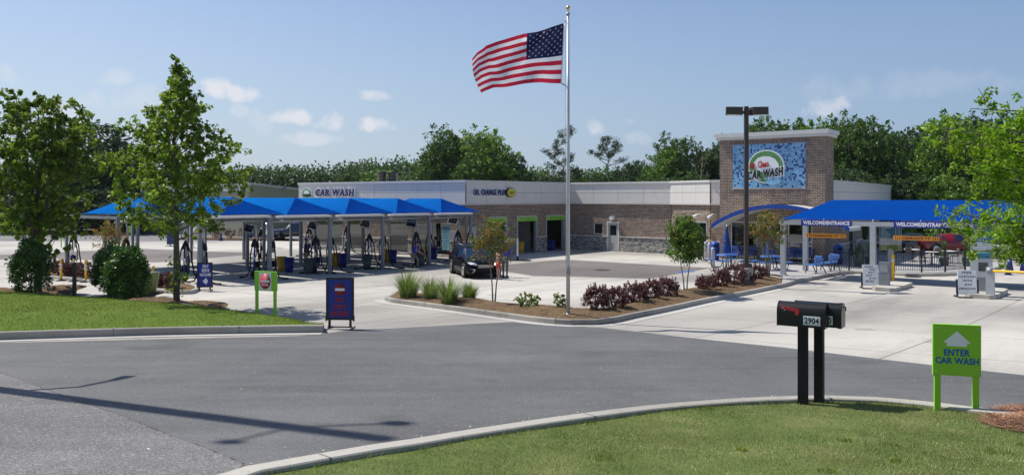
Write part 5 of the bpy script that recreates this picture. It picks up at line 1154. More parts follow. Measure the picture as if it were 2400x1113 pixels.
# silver canisters of the far vacuum bays
cyl = None
for px, Y, py, lab in ((446, 66, 536, 'silver vacuum canister tilted on its stand, left of the first vacuum poles'), (622, 66, 530, 'silver vacuum canister seen through the middle canopy post')):
    q = (((px-CX)/F)*Y, Y, zg(Y))
    if cyl is None:
        cyl = thing('vacuum_canister', lab, 'canister', q, 0, 'silver vacuum canisters')
        T = Matrix.Translation((0, 0, 1.55)) @ Matrix.Rotation(R(35), 4, 'Y'); MB().lathe([(0, -.6), (.28, -.6), (.34, -.3), (.34, .35), (.2, .6), (0, .62)], n=18, mat=T).build('tank', 'silver', cyl); MB().tube([(-.3, 0, 0), (-.1, 0, 1.2)], .03, 6).build('leg', 'galv', cyl); MB().tube([(.3, 0, 0), (.1, 0, 1.2)], .03, 6).build('leg', 'galv', cyl)
    else: clone(cyl, q, rnd.uniform(-.5, .5), lab)
# ================================================================ PATIO FURNITURE, FENCE
def picnic(px, py, label, rz):
    c = at(px, py, .155); t = thing('picnic_table', label, 'picnic table', c, rz, 'round picnic tables with attached seats'); r = .58
    MB().lathe([(0, .70), (r, .70), (r+.02, .725), (r, .75), (0, .75)], n=28).build('table_top', 'sky_blue_paint', t)
    fr = MB()
    for k in range(4):
        a = math.pi/2*k+math.pi/4; ca, sa = math.cos(a), math.sin(a)
        fr.tube([(ca*.2, sa*.2, .70), (ca*.26, sa*.26, .35), (ca*.34, sa*.34, .06), (ca*.62, sa*.62, .02), (ca*.86, sa*.86, .08), (ca*.92, sa*.92, .28), (ca*.90, sa*.90, .42)], .026, 8)
    fr.build('frame', 'black_metal', t)
    for k in range(4):
        a = math.pi/2*k+math.pi/4; T = Matrix.Rotation(a, 4, 'Z') @ Matrix.Translation((.93, 0, .43)); p = [(.16*x, .36*y) for x, y in ((-1, -.7), (-.6, -1), (.7, -1), (1, -.6), (1, .6), (.7, 1), (-.6, 1), (-1, .7))]
        n = len(p); mb = MB(); mb.add([(x, y, 0) for x, y in p]+[(x, y, .045) for x, y in p], [tuple(range(n-1, -1, -1)), tuple(range(n, 2*n))]+[(i, (i+1) % n, (i+1) % n+n, i+n) for i in range(n)], 0, mat=T); mb.build('seat', 'sky_blue_paint', t)
    return t
picnic(1704, 628, 'round blue picnic table nearer the planted corner, left of the lamp post', .3); picnic(1808, 632, 'round blue picnic table right of the lamp post, beside the first canopy post', .15)
def umbrella(px, Y, label):
    t = thing('patio_umbrella', label, 'umbrella', pos(px, Y, .155), 0, 'folded blue patio umbrellas')
    MB().tube([(0, 0, 0), (0, 0, 2.45)], .022, 8).build('pole', 'galv', t)
    mb = MB(); n = 16; vs = []; prof = [(.25, .88), (.27, .98), (.22, 1.3), (.15, 1.8), (.07, 2.25), (.02, 2.36)]
    for r, z in prof:
        for i in range(n): k = 1 if i % 2 == 0 else .68; a = 2*math.pi*i/n; vs.append((math.cos(a)*r*k, math.sin(a)*r*k, z))
    mb.add(vs, [(i*n+j, i*n+(j+1) % n, (i+1)*n+(j+1) % n, (i+1)*n+j) for i in range(len(prof)-1) for j in range(n)], 0, True); mb.build('cloth', 'umbrella_cloth', t, fix=True)
    MB().lathe([(.19, 1.45), (.20, 1.49), (.185, 1.53)], n=12).build('tie', 'navy_ink', t)
umbrella(1703, 44.6, 'folded blue umbrella of the table nearer the brick pier'); umbrella(1806, 43.2, 'folded blue umbrella half hidden by the small crepe myrtle')
def bench(loc, rz, label, L=1.8, color='blue_paint', grp='blue slatted benches on the patio', legc='black_metal'):
    t = thing('bench', label, 'bench', loc, rz, grp)
    mb = MB(); n = int(L/.085)
    for i in range(n):
        x = -L/2+.03+i*(L-.06)/(n-1)
        mb.tube([(x, -.42, .43), (x, -.36, .455), (x, .0, .44), (x, .06, .50), (x, .14, .80), (x, .18, .86)], .021, 5)
    mb.build('slats', color, t)
    MB().tube([(-L/2, -.42, .43), (L/2, -.42, .43)], .02, 6).tube([(-L/2, .19, .87), (L/2, .19, .87)], .022, 6).build('rail', color, t)
    for sx in (-1, 1):
        x = sx*(L/2+.02); MB().tube([(x, -.44, 0), (x, -.36, .22), (x, -.40, .42), (x, -.02, .42), (x, .10, .22), (x, .22, 0)], .03, 6).tube([(x, -.40, .43), (x, -.42, .64), (x, .10, .66)], .022, 6).tube([(x, .0, .43), (x, .19, .87)], .024, 6).build('leg', legc, t)
    return t
T3 = (T1-T0).normalized()
def tow(px, off):
    t = tp(T0-Vector((-T3.y, T3.x))*off, T1-Vector((-T3.y, T3.x))*off, px); p = T0-Vector((-T3.y, T3.x))*off+T3*t; return (p.x, p.y, zg(p.y)+.155)
bench(tow(1741, .75), TR, 'blue slatted bench against the left shop window under the arched canopy', 1.75)
bench(tow(1873, .75), TR, 'blue slatted bench against the right shop window beside the brick pier', 1.65)
def chair_loc(px, py): return at(px, py, .155)
bench(chair_loc(1916, 640), R(-72), 'short blue bench seen from its end, at the patio kerb by the second canopy post', .75, 'sky_blue_paint')
bench(chair_loc(1950, 634), R(-72), 'short blue bench seen from its end, nearer the black fence', .75, 'sky_blue_paint')
def bin_(loc, label):
    t = thing('trash_bin', label, 'trash bin', loc, 0, 'domed blue trash bins')
    MB().lathe([(0, 0), (.25, 0), (.28, .72), (0, .72)], n=20).build('body', 'navy_plastic', t)
    MB().lathe([(.30, .721), (.31, .80), (.29, .82)], n=20).build('rim', 'blue_paint', t); MB().lathe([(.28, .82), (.28, .95), (.24, 1.08), (.13, 1.17), (0, 1.19)], n=20).build('dome', 'blue_paint', t)
    MB().box(-.12, .12, -.29, -.2, .84, 1.0).build('flap', 'black_plastic', t)
bin_(tow(1676, 1.3), 'domed blue bin at the left corner of the tower by the bollards'); bin_((19.5, 47.7, zg(47.7)+.155), 'domed blue bin behind the side facing benches')
bo = None
for px, py, lab in ((1654, 610, 'grey bollard by the tunnel mouth, back left'), (1663, 613.5, 'grey bollard by the tunnel mouth, middle one'), (1671, 629, 'grey bollard nearest to the first picnic table'), (1563, 594, 'low grey bollard where the stone wall meets the tunnel mouth'), (1634, 601, 'grey bollard in the tunnel mouth, partly behind the small tree')):
    if bo is None:
        bo = thing('bollard', lab, 'bollard', at(px, py), 0, 'grey steel bollards at the tunnel mouth'); MB().lathe([(.11, 0), (.11, 1.12), (.09, 1.2), (.0, 1.23)], n=18).build('post', 'galv', bo); MB().lathe([(.14, 0), (.14, .02), (.112, .03)], n=18).build('collar', 'kerb_concrete', bo)
    else: clone(bo, at(px, py), None, lab)
hr = thing('guide_rail', 'low pair of steel guide rails leading into the wash tunnel', 'rail', at(1640, 617), R(-4)); MB().tube([(-.6, 0, .12), (.75, 0, .12)], .03, 6).build('rail', 'galv', hr); MB().tube([(-.6, .3, .12), (.75, .3, .12)], .03, 6).build('rail', 'galv', hr)
MB().tube([(-.5, 0, 0), (-.5, .0, .1)], .03, 6).build('leg', 'galv', hr); MB().tube([(.6, 0, 0), (.6, .0, .1)], .03, 6).build('leg', 'galv', hr)
# black picket fence around the rear terrace
fpts = [tuple(at(x, y, .16))[:2] for x, y in ((1955, 632), (1990, 634), (2023, 634.5), (2096, 637), (2160, 637.5), (2215, 637), (2262, 633))]
fen = thing('picket_fence', 'low black metal picket fence curving around the rear terrace', 'fence', (0, 0, 0), 0)
L_ = [Vector(p) for p in fpts]; pk_ = MB(); rl = MB()
for a, b in zip(L_[:-1], L_[1:]):
    L2 = (b-a).length; n = int(L2/.115)
    for i in range(n):
        p = a.lerp(b, i/n); z = zg(p.y)+.16; pk_.box(p.x-.009, p.x+.009, p.y-.009, p.y+.009, z+.06, z+1.05)
    for hz in (.12, .92, 1.02): rl.tube([(a.x, a.y, zg(a.y)+.16+hz), (b.x, b.y, zg(b.y)+.16+hz)], .016, 4, sm=False)
pk_.build('pickets', 'black_metal', fen); rl.build('rails', 'black_metal', fen)
for p in L_: z = zg(p.y)+.16; MB().box(p.x-.035, p.x+.035, p.y-.035, p.y+.035, z, z+1.15).box(p.x-.045, p.x+.045, p.y-.045, p.y+.045, z+1.151, z+1.18).build('post', 'black_metal', fen)
# terrace furniture behind the fence
sheet('terrace', [(p.x, p.y) for p in L_]+[(31, 55), (27, 58), (22.4, 53), (19.6, 49)], .158, 'patio_concrete')
def plate_table(px, Y, lab):
    t = thing('cafe_table', lab, 'table', pos(px, Y, .16), rnd.uniform(0, 1), 'cafe tables on the terrace'); MB().box(-.38, .38, -.38, .38, .70, .74).build('table_top', 'white_paint', t); MB().tube([(0, 0, .03), (0, 0, .70)], .03, 8).build('leg', 'black_metal', t); MB().lathe([(.25, 0), (.25, .03)], n=14).build('foot', 'black_metal', t)
def cafe_chair(px, Y, lab):
    t = thing('cafe_chair', lab, 'chair', pos(px, Y, .16), rnd.uniform(0, 6), 'dark cafe chairs on the terrace'); MB().box(-.2, .2, -.2, .2, .42, .46).build('seat', 'wood_dark', t); MB().box(-.2, .2, .17, .2, .5, .92).build('backrest', 'wood_dark', t)
    for x in (-.18, .18):
        for y in (-.18, .18): MB().tube([(x, y, 0), (x, y, .42 if y < 0 else .9)], .016, 6).build('leg', 'black_metal', t)
for px, Y, d in ((2183, 47.5, 'left of the two tall planters'), (2222, 48.5, 'right, nearest to the red car'), (2140, 50, 'behind the left menu board')): plate_table(px, Y, 'white topped cafe table on the terrace, '+d)
for px, Y, d in ((2168, 47, 'left of the left table'), (2196, 47.3, 'right of the left table'), (2208, 49, 'left of the right table'), (2238, 48.2, 'right of the right table'), (2126, 49.5, 'behind the menu board post'), (2155, 50.5, 'in the rear middle')): cafe_chair(px, Y, 'dark cafe chair on the terrace, '+d)
# ================================================================ CARS
M('car_black', (.0015, .002, .003), .3, .0, .05, 3, spec=.10, coat=.05); M('car_red', (.22, .004, .012), .25, .1, .05, 3, coat=.8); M('car_navy', (.012, .02, .055), .25, .1, .05, 3, coat=.8)
M('car_grey', (.03, .032, .036), .25, .1, .05, 3, coat=.8); M('car_white', (.55, .55, .54), .3, .0, .03, 3, coat=.5); M('car_glass', (.012, .030, .075), .04, 0, .05, spec=1.0); M('headlight', (.62, .64, .68), .35, .0, .1, 12)
M('tyre', (.012, .012, .012), .8); M('rim', (.45, .46, .48), .25, .8, .1); M('tail_red', (.25, .01, .01), .3)
# station rows: x, z bottom, z belt, z roof, half width low, half width belt, half width roof
SUV = [(-.50, .46, .80, .82, .78, .74, .70), (-.488, .36, .95, .98, .86, .82, .70), (-.462, .27, 1.02, 1.30, .90, .87, .62), (-.40, .25, 1.04, 1.58, .92, .89, .62), (-.385, .25, 1.04, 1.62, .92, .89, .62), (-.22, .24, 1.03, 1.68, .93, .90, .64),
       (-.205, .24, 1.03, 1.68, .93, .90, .64), (-.03, .23, 1.00, 1.69, .94, .91, .65), (-.015, .23, 1.00, 1.69, .94, .91, .65), (.09, .23, .98, 1.64, .94, .91, .64), (.125, .23, .97, 1.56, .94, .90, .64), (.245, .23, .96, 1.08, .94, .88, .74),
       (.30, .23, .94, 1.03, .93, .86, .66), (.40, .24, .88, .96, .92, .82, .60), (.455, .26, .78, .86, .88, .76, .54), (.487, .30, .66, .74, .80, .66, .48), (.50, .38, .56, .60, .66, .52, .40)]
SED = [(-.50, .42, .72, .78, .72, .70, .66), (-.485, .34, .88, .94, .84, .80, .72), (-.44, .28, .94, 1.00, .90, .85, .74), (-.34, .24, .96, 1.04, .93, .88, .74), (-.30, .24, .96, 1.10, .93, .88, .70), (-.20, .23, .95, 1.36, .94, .88, .60), (-.17, .23, .95, 1.40, .94, .88, .59),
       (-.03, .22, .93, 1.47, .94, .88, .60), (-.015, .22, .93, 1.47, .94, .88, .60), (.07, .22, .92, 1.44, .94, .88, .59), (.10, .22, .91, 1.39, .94, .88, .59), (.215, .22, .90, 1.02, .94, .87, .72),
       (.28, .22, .88, .98, .93, .86, .66), (.40, .24, .83, .91, .91, .82, .62), (.46, .26, .76, .84, .87, .77, .58), (.49, .30, .66, .74, .80, .70, .52), (.50, .38, .58, .62, .70, .60, .46)]
PKS = [(-.50, .50, .98, 1.0, .86, .86, .84), (-.495, .48, 1.05, 1.07, .88, .88, .86), (-.20, .46, 1.05, 1.07, .90, .89, .86), (-.13, .46, 1.05, 1.10, .90, .89, .84), (-.115, .45, 1.05, 1.68, .90, .89, .66), (-.10, .45, 1.05, 1.72, .90, .89, .66), (.01, .45, 1.05, 1.74, .90, .89, .66),
       (.02, .45, 1.05, 1.74, .90, .89, .66), (.10, .45, 1.04, 1.70, .90, .89, .65), (.115, .45, 1.04, 1.66, .90, .89, .65), (.21, .45, 1.03, 1.16, .90, .88, .72), (.26, .45, 1.02, 1.12, .90, .87, .7), (.42, .46, .99, 1.06, .88, .84, .66), (.48, .48, .94, 1.00, .84, .78, .6), (.50, .52, .80, .84, .78, .70, .56)]
def car(name, label, cat, loc, rz, L, W, prof, paint, side, wx, wr=.36, ws=(1, 2), detail=True):
    """side: indices i whose span i..i+1 has side glass; wx: axle x fractions; ws: (windscreen start, rear screen start) indices"""
    t = thing(name, label, cat, loc, rz); k = W/1.88; body = MB(); gl = MB(); rings = []
    for (x, zb, zc, zr, wl, wb, wr_) in prof:
        X = x*L; wl *= k; wb *= k; wr_ *= k; zm = zb+(zc-zb)*.55
        h = [(0, zb), (wl*.86, zb), (wl*.985, zb+.10), (wl, zm), (wb*1.005, zc-.05), (wb*.985, zc), (wr_+.02, max(zc+.005, zr-.07)), (wr_*.86, zr-.01), (0, zr+.015)]
        rings.append([Vector((X, y, z)) for y, z in h]+[Vector((X, -y, z)) for y, z in h[-2:0:-1]])
    n = len(rings[0])
    for i in range(len(rings)-1):
        for j in range(n):
            a, b, c, d = rings[i][j], rings[i][(j+1) % n], rings[i+1][(j+1) % n], rings[i+1][j]
            jj = j if j < 8 else n-1-j
            is_side = i in side and jj == 5; is_top = i in ws and jj in (6, 7)
            tgt = gl if (is_side or is_top) else body
            o = len(tgt.v); tgt.v += [tuple(a), tuple(b), tuple(c), tuple(d)]; tgt.f.append((o, o+1, o+2, o+3)); tgt.m.append(0); tgt.sm.append(True)
    for r, s in ((rings[0], 1), (rings[-1], -1)): body.add(r, [tuple(range(n))])
    for m in (body, gl): pass
    ob = body.build('body', paint, t); og = gl.build('windows', 'car_glass', t)
    for o in (ob, og):
        b = bmesh.new(); b.from_mesh(o.data); bmesh.ops.remove_doubles(b, verts=b.verts[:], dist=1e-4); bmesh.ops.recalc_face_normals(b, faces=b.faces[:]); b.to_mesh(o.data); b.free()
    w2 = W/2
    for fx in wx:
        for sy in (-1, 1):
            T = Matrix.Translation((fx*L, sy*(w2-.12), wr)) @ Matrix.Rotation(R(90), 4, 'X')
            T2 = Matrix.Translation((fx*L, sy*(w2-.045), wr+.02)) @ Matrix.Rotation(R(90), 4, 'X')
            MB().lathe([(0, -.07), (wr*1.13, -.07), (wr*1.13, .055), (0, .055)], n=28, mat=T2).build('wheel_arch', 'black_plastic', t)
            w = MB().lathe([(wr*.6, -.12), (wr*.94, -.12), (wr, -.08), (wr, .10), (wr*.94, .135), (wr*.62, .14)], n=28, mat=T).build('wheel', 'tyre', t)
            rm = MB(); s = 1 if sy < 0 else -1; f = sy*(w2+.012)
            for q in range(5):
                a = 2*math.pi*q/5; Tq = Matrix.Translation((fx*L, f, wr)) @ Matrix.Rotation(a, 4, 'Y'); rm.box(-wr*.1, wr*.1, -.008, .008, wr*.05, wr*.62, 0, Tq)
            rm.lathe([(wr*.56, -.01), (wr*.64, -.01), (wr*.64, .012), (wr*.56, .012)], n=24, mat=Matrix.Translation((fx*L, f, wr)) @ Matrix.Rotation(R(90), 4, 'X'))
            rm.lathe([(0, -.014), (wr*.16, -.014), (wr*.16, .014), (0, .014)], n=14, mat=Matrix.Translation((fx*L, f, wr)) @ Matrix.Rotation(R(90), 4, 'X')); rm.build('rim', 'rim', w)
    # dark sill, bumpers, lamps, grille, mirrors, handles
    zb = prof[len(prof)//2][1]
    MB().box(-.26*L, .24*L, -w2*.965, w2*.965, zb-.04, zb+.10).build('sill', 'black_plastic', t)
    return t
def car_front(t, L, W, zl, zg_, paint='black_plastic', zt=None):
    w2 = W/2
    for sy in (-1, 1):
        pts = [Vector((L*.500, sy*w2*.50, zl)), Vector((L*.478, sy*w2*.78, zl+.05)), Vector((L*.43, sy*w2*.93, zl+.13)), Vector((L*.44, sy*w2*.86, zl+.17)), Vector((L*.485, sy*w2*.60, zl+.11))]
        mb = MB(); off = Vector((.035, sy*.03, 0)); mb.add([p+off for p in pts]+[p-off*2 for p in pts], [tuple(range(5)), (9, 8, 7, 6, 5)]+[(i, i+5, (i+1) % 5+5, (i+1) % 5) for i in range(5)]); mb.build('headlight', 'headlight', t)
        MB().cbox((L*.487, sy*w2*.72, zg_-.14), (.06, .26, .10), rot=(0, 0, sy*R(28))).build('fog_lamp', 'headlight', t)
        MB().cbox((L*.20, sy*(w2+.09), zl+.30), (.12, .22, .15)).build('mirror', paint, t)
    g = MB(); g.cbox((L*.497, 0, zg_+.06), (.05, W*.46, .20)); go = g.build('grille', 'black_plastic', t)
    c = MB(); [c.cbox((L*.5+.012, 0, zg_+dz), (.02, W*.44, .016)) for dz in (0, .055, .11)]; c.build('grille_bar', 'chrome', go)
    MB().cbox((L*.49, 0, zg_-.24), (.08, W*.74, .05)).build('lower_trim', 'galv', t)
    MB().cbox((L*.5+.012, 0, zg_-.10), (.015, .5, .11)).build('plate_holder', 'black_plastic', t)
def car_rear(t, L, W, z):
    for sy in (-1, 1): MB().cbox((-L*.487, sy*W*.41, z), (.10, .26, .16)).build('tail_light', 'tail_red', t)
# black SUV beside the canopies: wheels taken from the photo
fwl = at(1086, 651); rwl = at(1058, 640.5)
d = Vector((fwl.x-rwl.x, fwl.y-rwl.y)); d = d.normalized(); rz = math.atan2(d.y, d.x)
L, W = 4.70, 1.88; left = Vector((-d.y, d.x)); right = -left
cc = Vector(((fwl.x+rwl.x)/2, (fwl.y+rwl.y)/2)) + left*(W/2-.02)
suv = car('suv', 'black crossover car with bright headlights parked by the vacuum canopies', 'car', (cc.x, cc.y, zg(cc.y)), rz, L, W, SUV, 'car_black', (3, 5, 7, 8, 9), (-.287, .287), .37, (10, 2))
suv.scale = (1, 1, .95); car_front(suv, L, W, .74, .64, 'car_black'); car_rear(suv, L, W, 1.05)
MB().tube([(-.38*L, W*.36, 1.66), (-.2*L, W*.365, 1.735), (.05*L, W*.36, 1.73)], .018, 6).build('roof_rail', 'chrome', suv); MB().tube([(-.38*L, -W*.36, 1.66), (-.2*L, -W*.365, 1.735), (.05*L, -W*.36, 1.73)], .018, 6).build('roof_rail', 'chrome', suv)
for sy in (-1, 1):
    MB().tube([(-.40*L, sy*W*.478, 1.06), (-.2*L, sy*W*.484, 1.045), (.0, sy*W*.488, 1.015), (.2*L, sy*W*.478, .985)], .012, 5).build('belt_trim', 'chrome', suv)
    for x in (-.13, .07): MB().cbox((x*L, sy*W*.497, .90), (.20, .04, .03)).build('handle', 'chrome', suv)
# right-hand cars behind the terrace
rc_ = pos(2233, 60); red = car('sedan', 'dark red sedan parked behind the terrace', 'car', (rc_.x, rc_.y, 0), R(-8), 5.0, 1.88, SED, 'car_red', (5, 7, 8, 9), (-.30, .31), .36, (10, 4)); car_front(red, 5.0, 1.88, .66, .56, 'car_red'); car_rear(red, 5.0, 1.88, .85)
rc_ = pos(2128, 60.5); dk = car('sedan', 'dark grey car parked left of the red sedan, half hidden by the menu board', 'car', (rc_.x, rc_.y, 0), R(200), 4.7, 1.84, SED, 'car_grey', (5, 7, 8, 9), (-.30, .31), .35, (10, 4)); car_front(dk, 4.7, 1.84, .66, .56, 'car_grey'); car_rear(dk, 4.7, 1.84, .85)
rc_ = pos(2392, 56); wv = car('van', 'white and orange van at the side street behind the oak branch', 'van', (rc_.x, rc_.y, 0), R(190), 5.0, 1.95, SUV, 'car_white', (3, 5, 7, 8, 9), (-.287, .287), .36, (10, 2)); car_front(wv, 5.0, 1.95, .78, .64, 'car_white'); car_rear(wv, 5.0, 1.95, 1.0)
MB().box(-1.9, 1.6, -.985, -.975, .80, 1.0).build('stripe', 'orange_sign', wv); MB().box(-1.9, 1.6, .975, .985, .80, 1.0).build('stripe', 'orange_sign', wv)
# pickup and distant cars on the left
rc_ = pos(697, 78); pk2 = car('pickup_truck', 'dark blue pickup truck left of the storefront corner', 'pickup', (rc_.x, rc_.y, 0), R(190), 5.3, 1.9, PKS, 'car_navy', (5, 7, 8), (-.30, .31), .40, (9, 3)); car_front(pk2, 5.3, 1.9, .80, .72, 'car_navy'); car_rear(pk2, 5.3, 1.9, .9)
for i, (px, Y, pt, dd) in enumerate([(20, 104, 'car_white', 'white car far off beyond the verge, behind the big leafy tree'), (545, 108, 'car_white', 'distant white car seen under the first canopies'), (595, 110, 'car_grey', 'distant grey car right of the distant white one'), (215, 106, 'car_white', 'distant white car beyond the green verge')]):
    q = pos(px, Y); c_ = car('parked_car', dd, 'car', (q.x, q.y, 0), R(rnd.choice([3, 183])), 4.6, 1.8, SED, pt, (5, 7, 8, 9), (-.30, .31), .34, (10, 4)); c_['group'] = 'distant parked cars'; car_rear(c_, 4.6, 1.8, .8)

# ================================================================ PEOPLE
M('skin', (.36, .20, .135), .55, var=.06); M('skin_light', (.52, .32, .24), .55, var=.06); M('skin_dark', (.10, .055, .035), .5, var=.06)
M('shirt_navy', (.008, .015, .11), .8); M('shirt_blue', (.015, .04, .42), .8); M('khaki', (.26, .22, .17), .85); M('khaki_grey', (.16, .16, .155), .85); M('shoe_black', (.01, .01, .01), .5); M('hair_dark', (.012, .009, .007), .7); M('cap_blue', (.02, .06, .45), .7)
M('shirt_floral', (.55, .33, .27), .8, var=.6, scale=16); M('shorts_coral', (.5, .08, .06), .8); M('hat_white', (.65, .64, .6), .8)
def skin_mesh(name, verts, edges, radii, mat, parent, sub=1, root=0):
    me = bpy.data.meshes.new(name); me.from_pydata([tuple(v) for v in verts], edges, [])
    o = bpy.data.objects.new(name, me); COL.objects.link(o); m = o.modifiers.new('s', 'SKIN'); m.use_smooth_shade = True
    for i, r in enumerate(radii): me.skin_vertices[0].data[i].radius = (r if isinstance(r, tuple) else (r, r))
    me.skin_vertices[0].data[root].use_root = True
    s = o.modifiers.new('d', 'SUBSURF'); s.levels = s.render_levels = sub
    bpy.context.view_layer.update(); dm = bpy.data.meshes.new_from_object(o.evaluated_get(bpy.context.evaluated_depsgraph_get()))
    bpy.data.objects.remove(o); dm.materials.clear(); dm.materials.append(MATS[mat]); dm.name = name
    for p in dm.polygons: p.use_smooth = True
    o2 = bpy.data.objects.new(name, dm); COL.objects.link(o2); o2.parent = parent; return o2
def person(label, loc, rz, H=1.76, skin='skin', shirt='shirt_navy', pants='khaki', hair='hair_dark', lean=0.0, crouch=0.0, step=.12, arms=None, head_turn=0.0, cap=None, bare_legs=True, shoes='shoe_black', longhair=False, hat=None, slim=1.0):
    """faces local +x"""
    t = thing('person', label, 'person', loc, rz); k = H/1.76; V = {}; w = slim
    hipz = .94-crouch*.42; hx = -crouch*.18
    V['pelvis'] = (hx, 0, hipz); sl, cl_ = math.sin(lean), math.cos(lean)
    def up(h, y=0, fx=0): return (hx+h*sl+fx*cl_, y, hipz+h*cl_-fx*sl)
    V['belly'] = up(.16); V['chest'] = up(.36); V['neck0'] = up(.50); V['neck'] = up(.56, 0, .015); V['head0'] = up(.63, 0, .03); V['head'] = up(.72, 0, .035); V['top'] = up(.80, 0, .02)
    for s, n in ((1, 'L'), (-1, 'R')):
        st = step if s > 0 else -step*.7
        V['hip'+n] = (hx, s*.095, hipz-.06); V['knee'+n] = (st*.6+crouch*.24, s*.11, .50-crouch*.06); V['ankle'+n] = (st-.02, s*.11, .085); V['heel'+n] = (st-.06, s*.11, .045); V['toe'+n] = (st+.17, s*.125, .028)
        V['sh'+n] = up(.455, s*.175); a = (arms or {}).get(n, ((.04, .06, -.27), (.12, .02, -.25)))
        sh = Vector(V['sh'+n]); e = sh+Vector((a[0][0], a[0][1]*s, a[0][2])); wr = e+Vector((a[1][0], a[1][1]*s, a[1][2])); dirn = (wr-e).normalized()
        V['el'+n] = tuple(e); V['wr'+n] = tuple(wr); V['palm'+n] = tuple(wr+dirn*.085)
    names = list(V); idx = {n: i for i, n in enumerate(names)}
    rad = dict(pelvis=(.13*w, .105), belly=(.115*w, .095), chest=(.14*w, .105), neck0=.062, neck=.052, head0=.07, head=(.078, .098), top=.055)
    for n in 'LR': rad.update({'hip'+n: .088*w, 'knee'+n: .055, 'ankle'+n: .036, 'heel'+n: .036, 'toe'+n: (.042, .024), 'sh'+n: .056, 'el'+n: .038, 'wr'+n: .026, 'palm'+n: (.036, .017)})
    E = [('pelvis', 'belly'), ('belly', 'chest'), ('chest', 'neck0'), ('neck0', 'neck'), ('neck', 'head0'), ('head0', 'head'), ('head', 'top')]
    for n in 'LR': E += [('pelvis', 'hip'+n), ('hip'+n, 'knee'+n), ('knee'+n, 'ankle'+n), ('ankle'+n, 'heel'+n), ('ankle'+n, 'toe'+n), ('chest', 'sh'+n), ('sh'+n, 'el'+n), ('el'+n, 'wr'+n), ('wr'+n, 'palm'+n)]
    P = [Vector(V[n])*k for n in names]; Rd = [tuple(q*k for q in rad[n]) if isinstance(rad[n], tuple) else rad[n]*k for n in names]; Ed = [(idx[a], idx[b]) for a, b in E]
    for n in 'LR':                                          # five fingers rooted in the palm
        pi = idx['palm'+n]; p = P[pi]; dr = (P[pi]-P[idx['wr'+n]]).normalized(); sd_ = Vector((1, 0, 0)) if abs(dr.x) < .8 else Vector((0, 0, 1)); sd_ = (sd_-dr*sd_.dot(dr)).normalized(); cu = dr.cross(sd_)*(1 if n == 'L' else -1)
        for q, ln in ((-1.5, .060), (-.5, .074), (.5, .070), (1.5, .052)):
            a = len(P); P += [p+sd_*q*.018+dr*.012, p+sd_*q*.02+dr*(.012+ln*.5)-cu*.004, p+sd_*q*.02+dr*(.012+ln*.9)-cu*.018]; Rd += [.0095, .0085, .007]; Ed += [(pi, a), (a, a+1), (a+1, a+2)]
        a = len(P); P += [p-dr*.03+sd_*.04, p+sd_*.055+dr*.01]; Rd += [.010, .008]; Ed += [(pi, a), (a, a+1)]
    skin_mesh('body', P, Ed, Rd, skin, t, 1, idx['pelvis'])
    def sub(name, ns, es, mat, grow, over={}):
        ii = {n: i for i, n in enumerate(ns)}; pts = []; rr = []
        for n in ns:
            if n in over: p_, r_ = over[n]
            else: p_, r_ = P[idx[n]], Rd[idx[n]]
            pts.append(p_); rr.append(tuple(q+grow for q in r_) if isinstance(r_, tuple) else r_+grow)
        return skin_mesh(name, pts, [(ii[a], ii[b]) for a, b in es], rr, mat, t, 1, 0)
    mid = {}
    for n in 'LR': mid['el'+n] = (P[idx['sh'+n]].lerp(P[idx['el'+n]], .75), .044*k)
    mid['neck0'] = (P[idx['neck0']]-Vector((0, 0, .02)), .065*k)
    sub('shirt', ['belly', 'pelvis', 'chest', 'neck0', 'shL', 'elL', 'shR', 'elR'], [('belly', 'pelvis'), ('belly', 'chest'), ('chest', 'neck0'), ('chest', 'shL'), ('shL', 'elL'), ('chest', 'shR'), ('shR', 'elR')], shirt, .018, mid)
    kn = {'knee'+n: (P[idx['hip'+n]].lerp(P[idx['knee'+n]], .9 if bare_legs else 1.0), .074*k if bare_legs else .062*k) for n in 'LR'}
    sub('shorts' if bare_legs else 'trousers', ['pelvis', 'hipL', 'kneeL', 'hipR', 'kneeR']+([] if bare_legs else ['ankleL', 'ankleR']), [('pelvis', 'hipL'), ('hipL', 'kneeL'), ('pelvis', 'hipR'), ('hipR', 'kneeR')]+([] if bare_legs else [('kneeL', 'ankleL'), ('kneeR', 'ankleR')]), pants, .012, kn)
    for n in 'LR':
        a = P[idx['toe'+n]]; h = P[idx['heel'+n]]; MB().tube([(h.x-.05*k, h.y, .05*k), (h.x+.02*k, h.y, .055*k), (a.x-.05*k, a.y, .045*k), (a.x+.03*k, a.y, .03*k)], [.04*k, .05*k, .048*k, .03*k], 10, flat=.9).build('shoe', shoes, t)
    hc = P[idx['head']]; fd = Vector((math.cos(head_turn)*cl_, math.sin(head_turn), -sl)).normalized(); sdv = Vector((0, 0, 1)).cross(fd).normalized(); uv = fd.cross(sdv)
    hm = MB(); hb = hc+uv*.035*k-fd*.012*k; Tm = Matrix.Translation(hb) @ Matrix((fd, sdv, uv)).transposed().to_4x4()
    hm.lathe([(.001, .088*k), (.055*k, .078*k), (.090*k, .045*k), (.101*k, .0), (.094*k, -.02*k)], n=16, mat=Tm)
    if longhair: hm.tube([hb-fd*.07*k, hb-fd*.09*k-uv*.12*k, hb-fd*.07*k-uv*.24*k], [.075*k, .07*k, .03*k], 10)
    hm.build('hair', hair, t)
    f = MB(); c0 = hc-uv*.005*k
    f.tube([c0+fd*.085*k+uv*.02*k, c0+fd*.118*k-uv*.012*k], [.007*k, .014*k], 6); f.build('nose', skin, t)
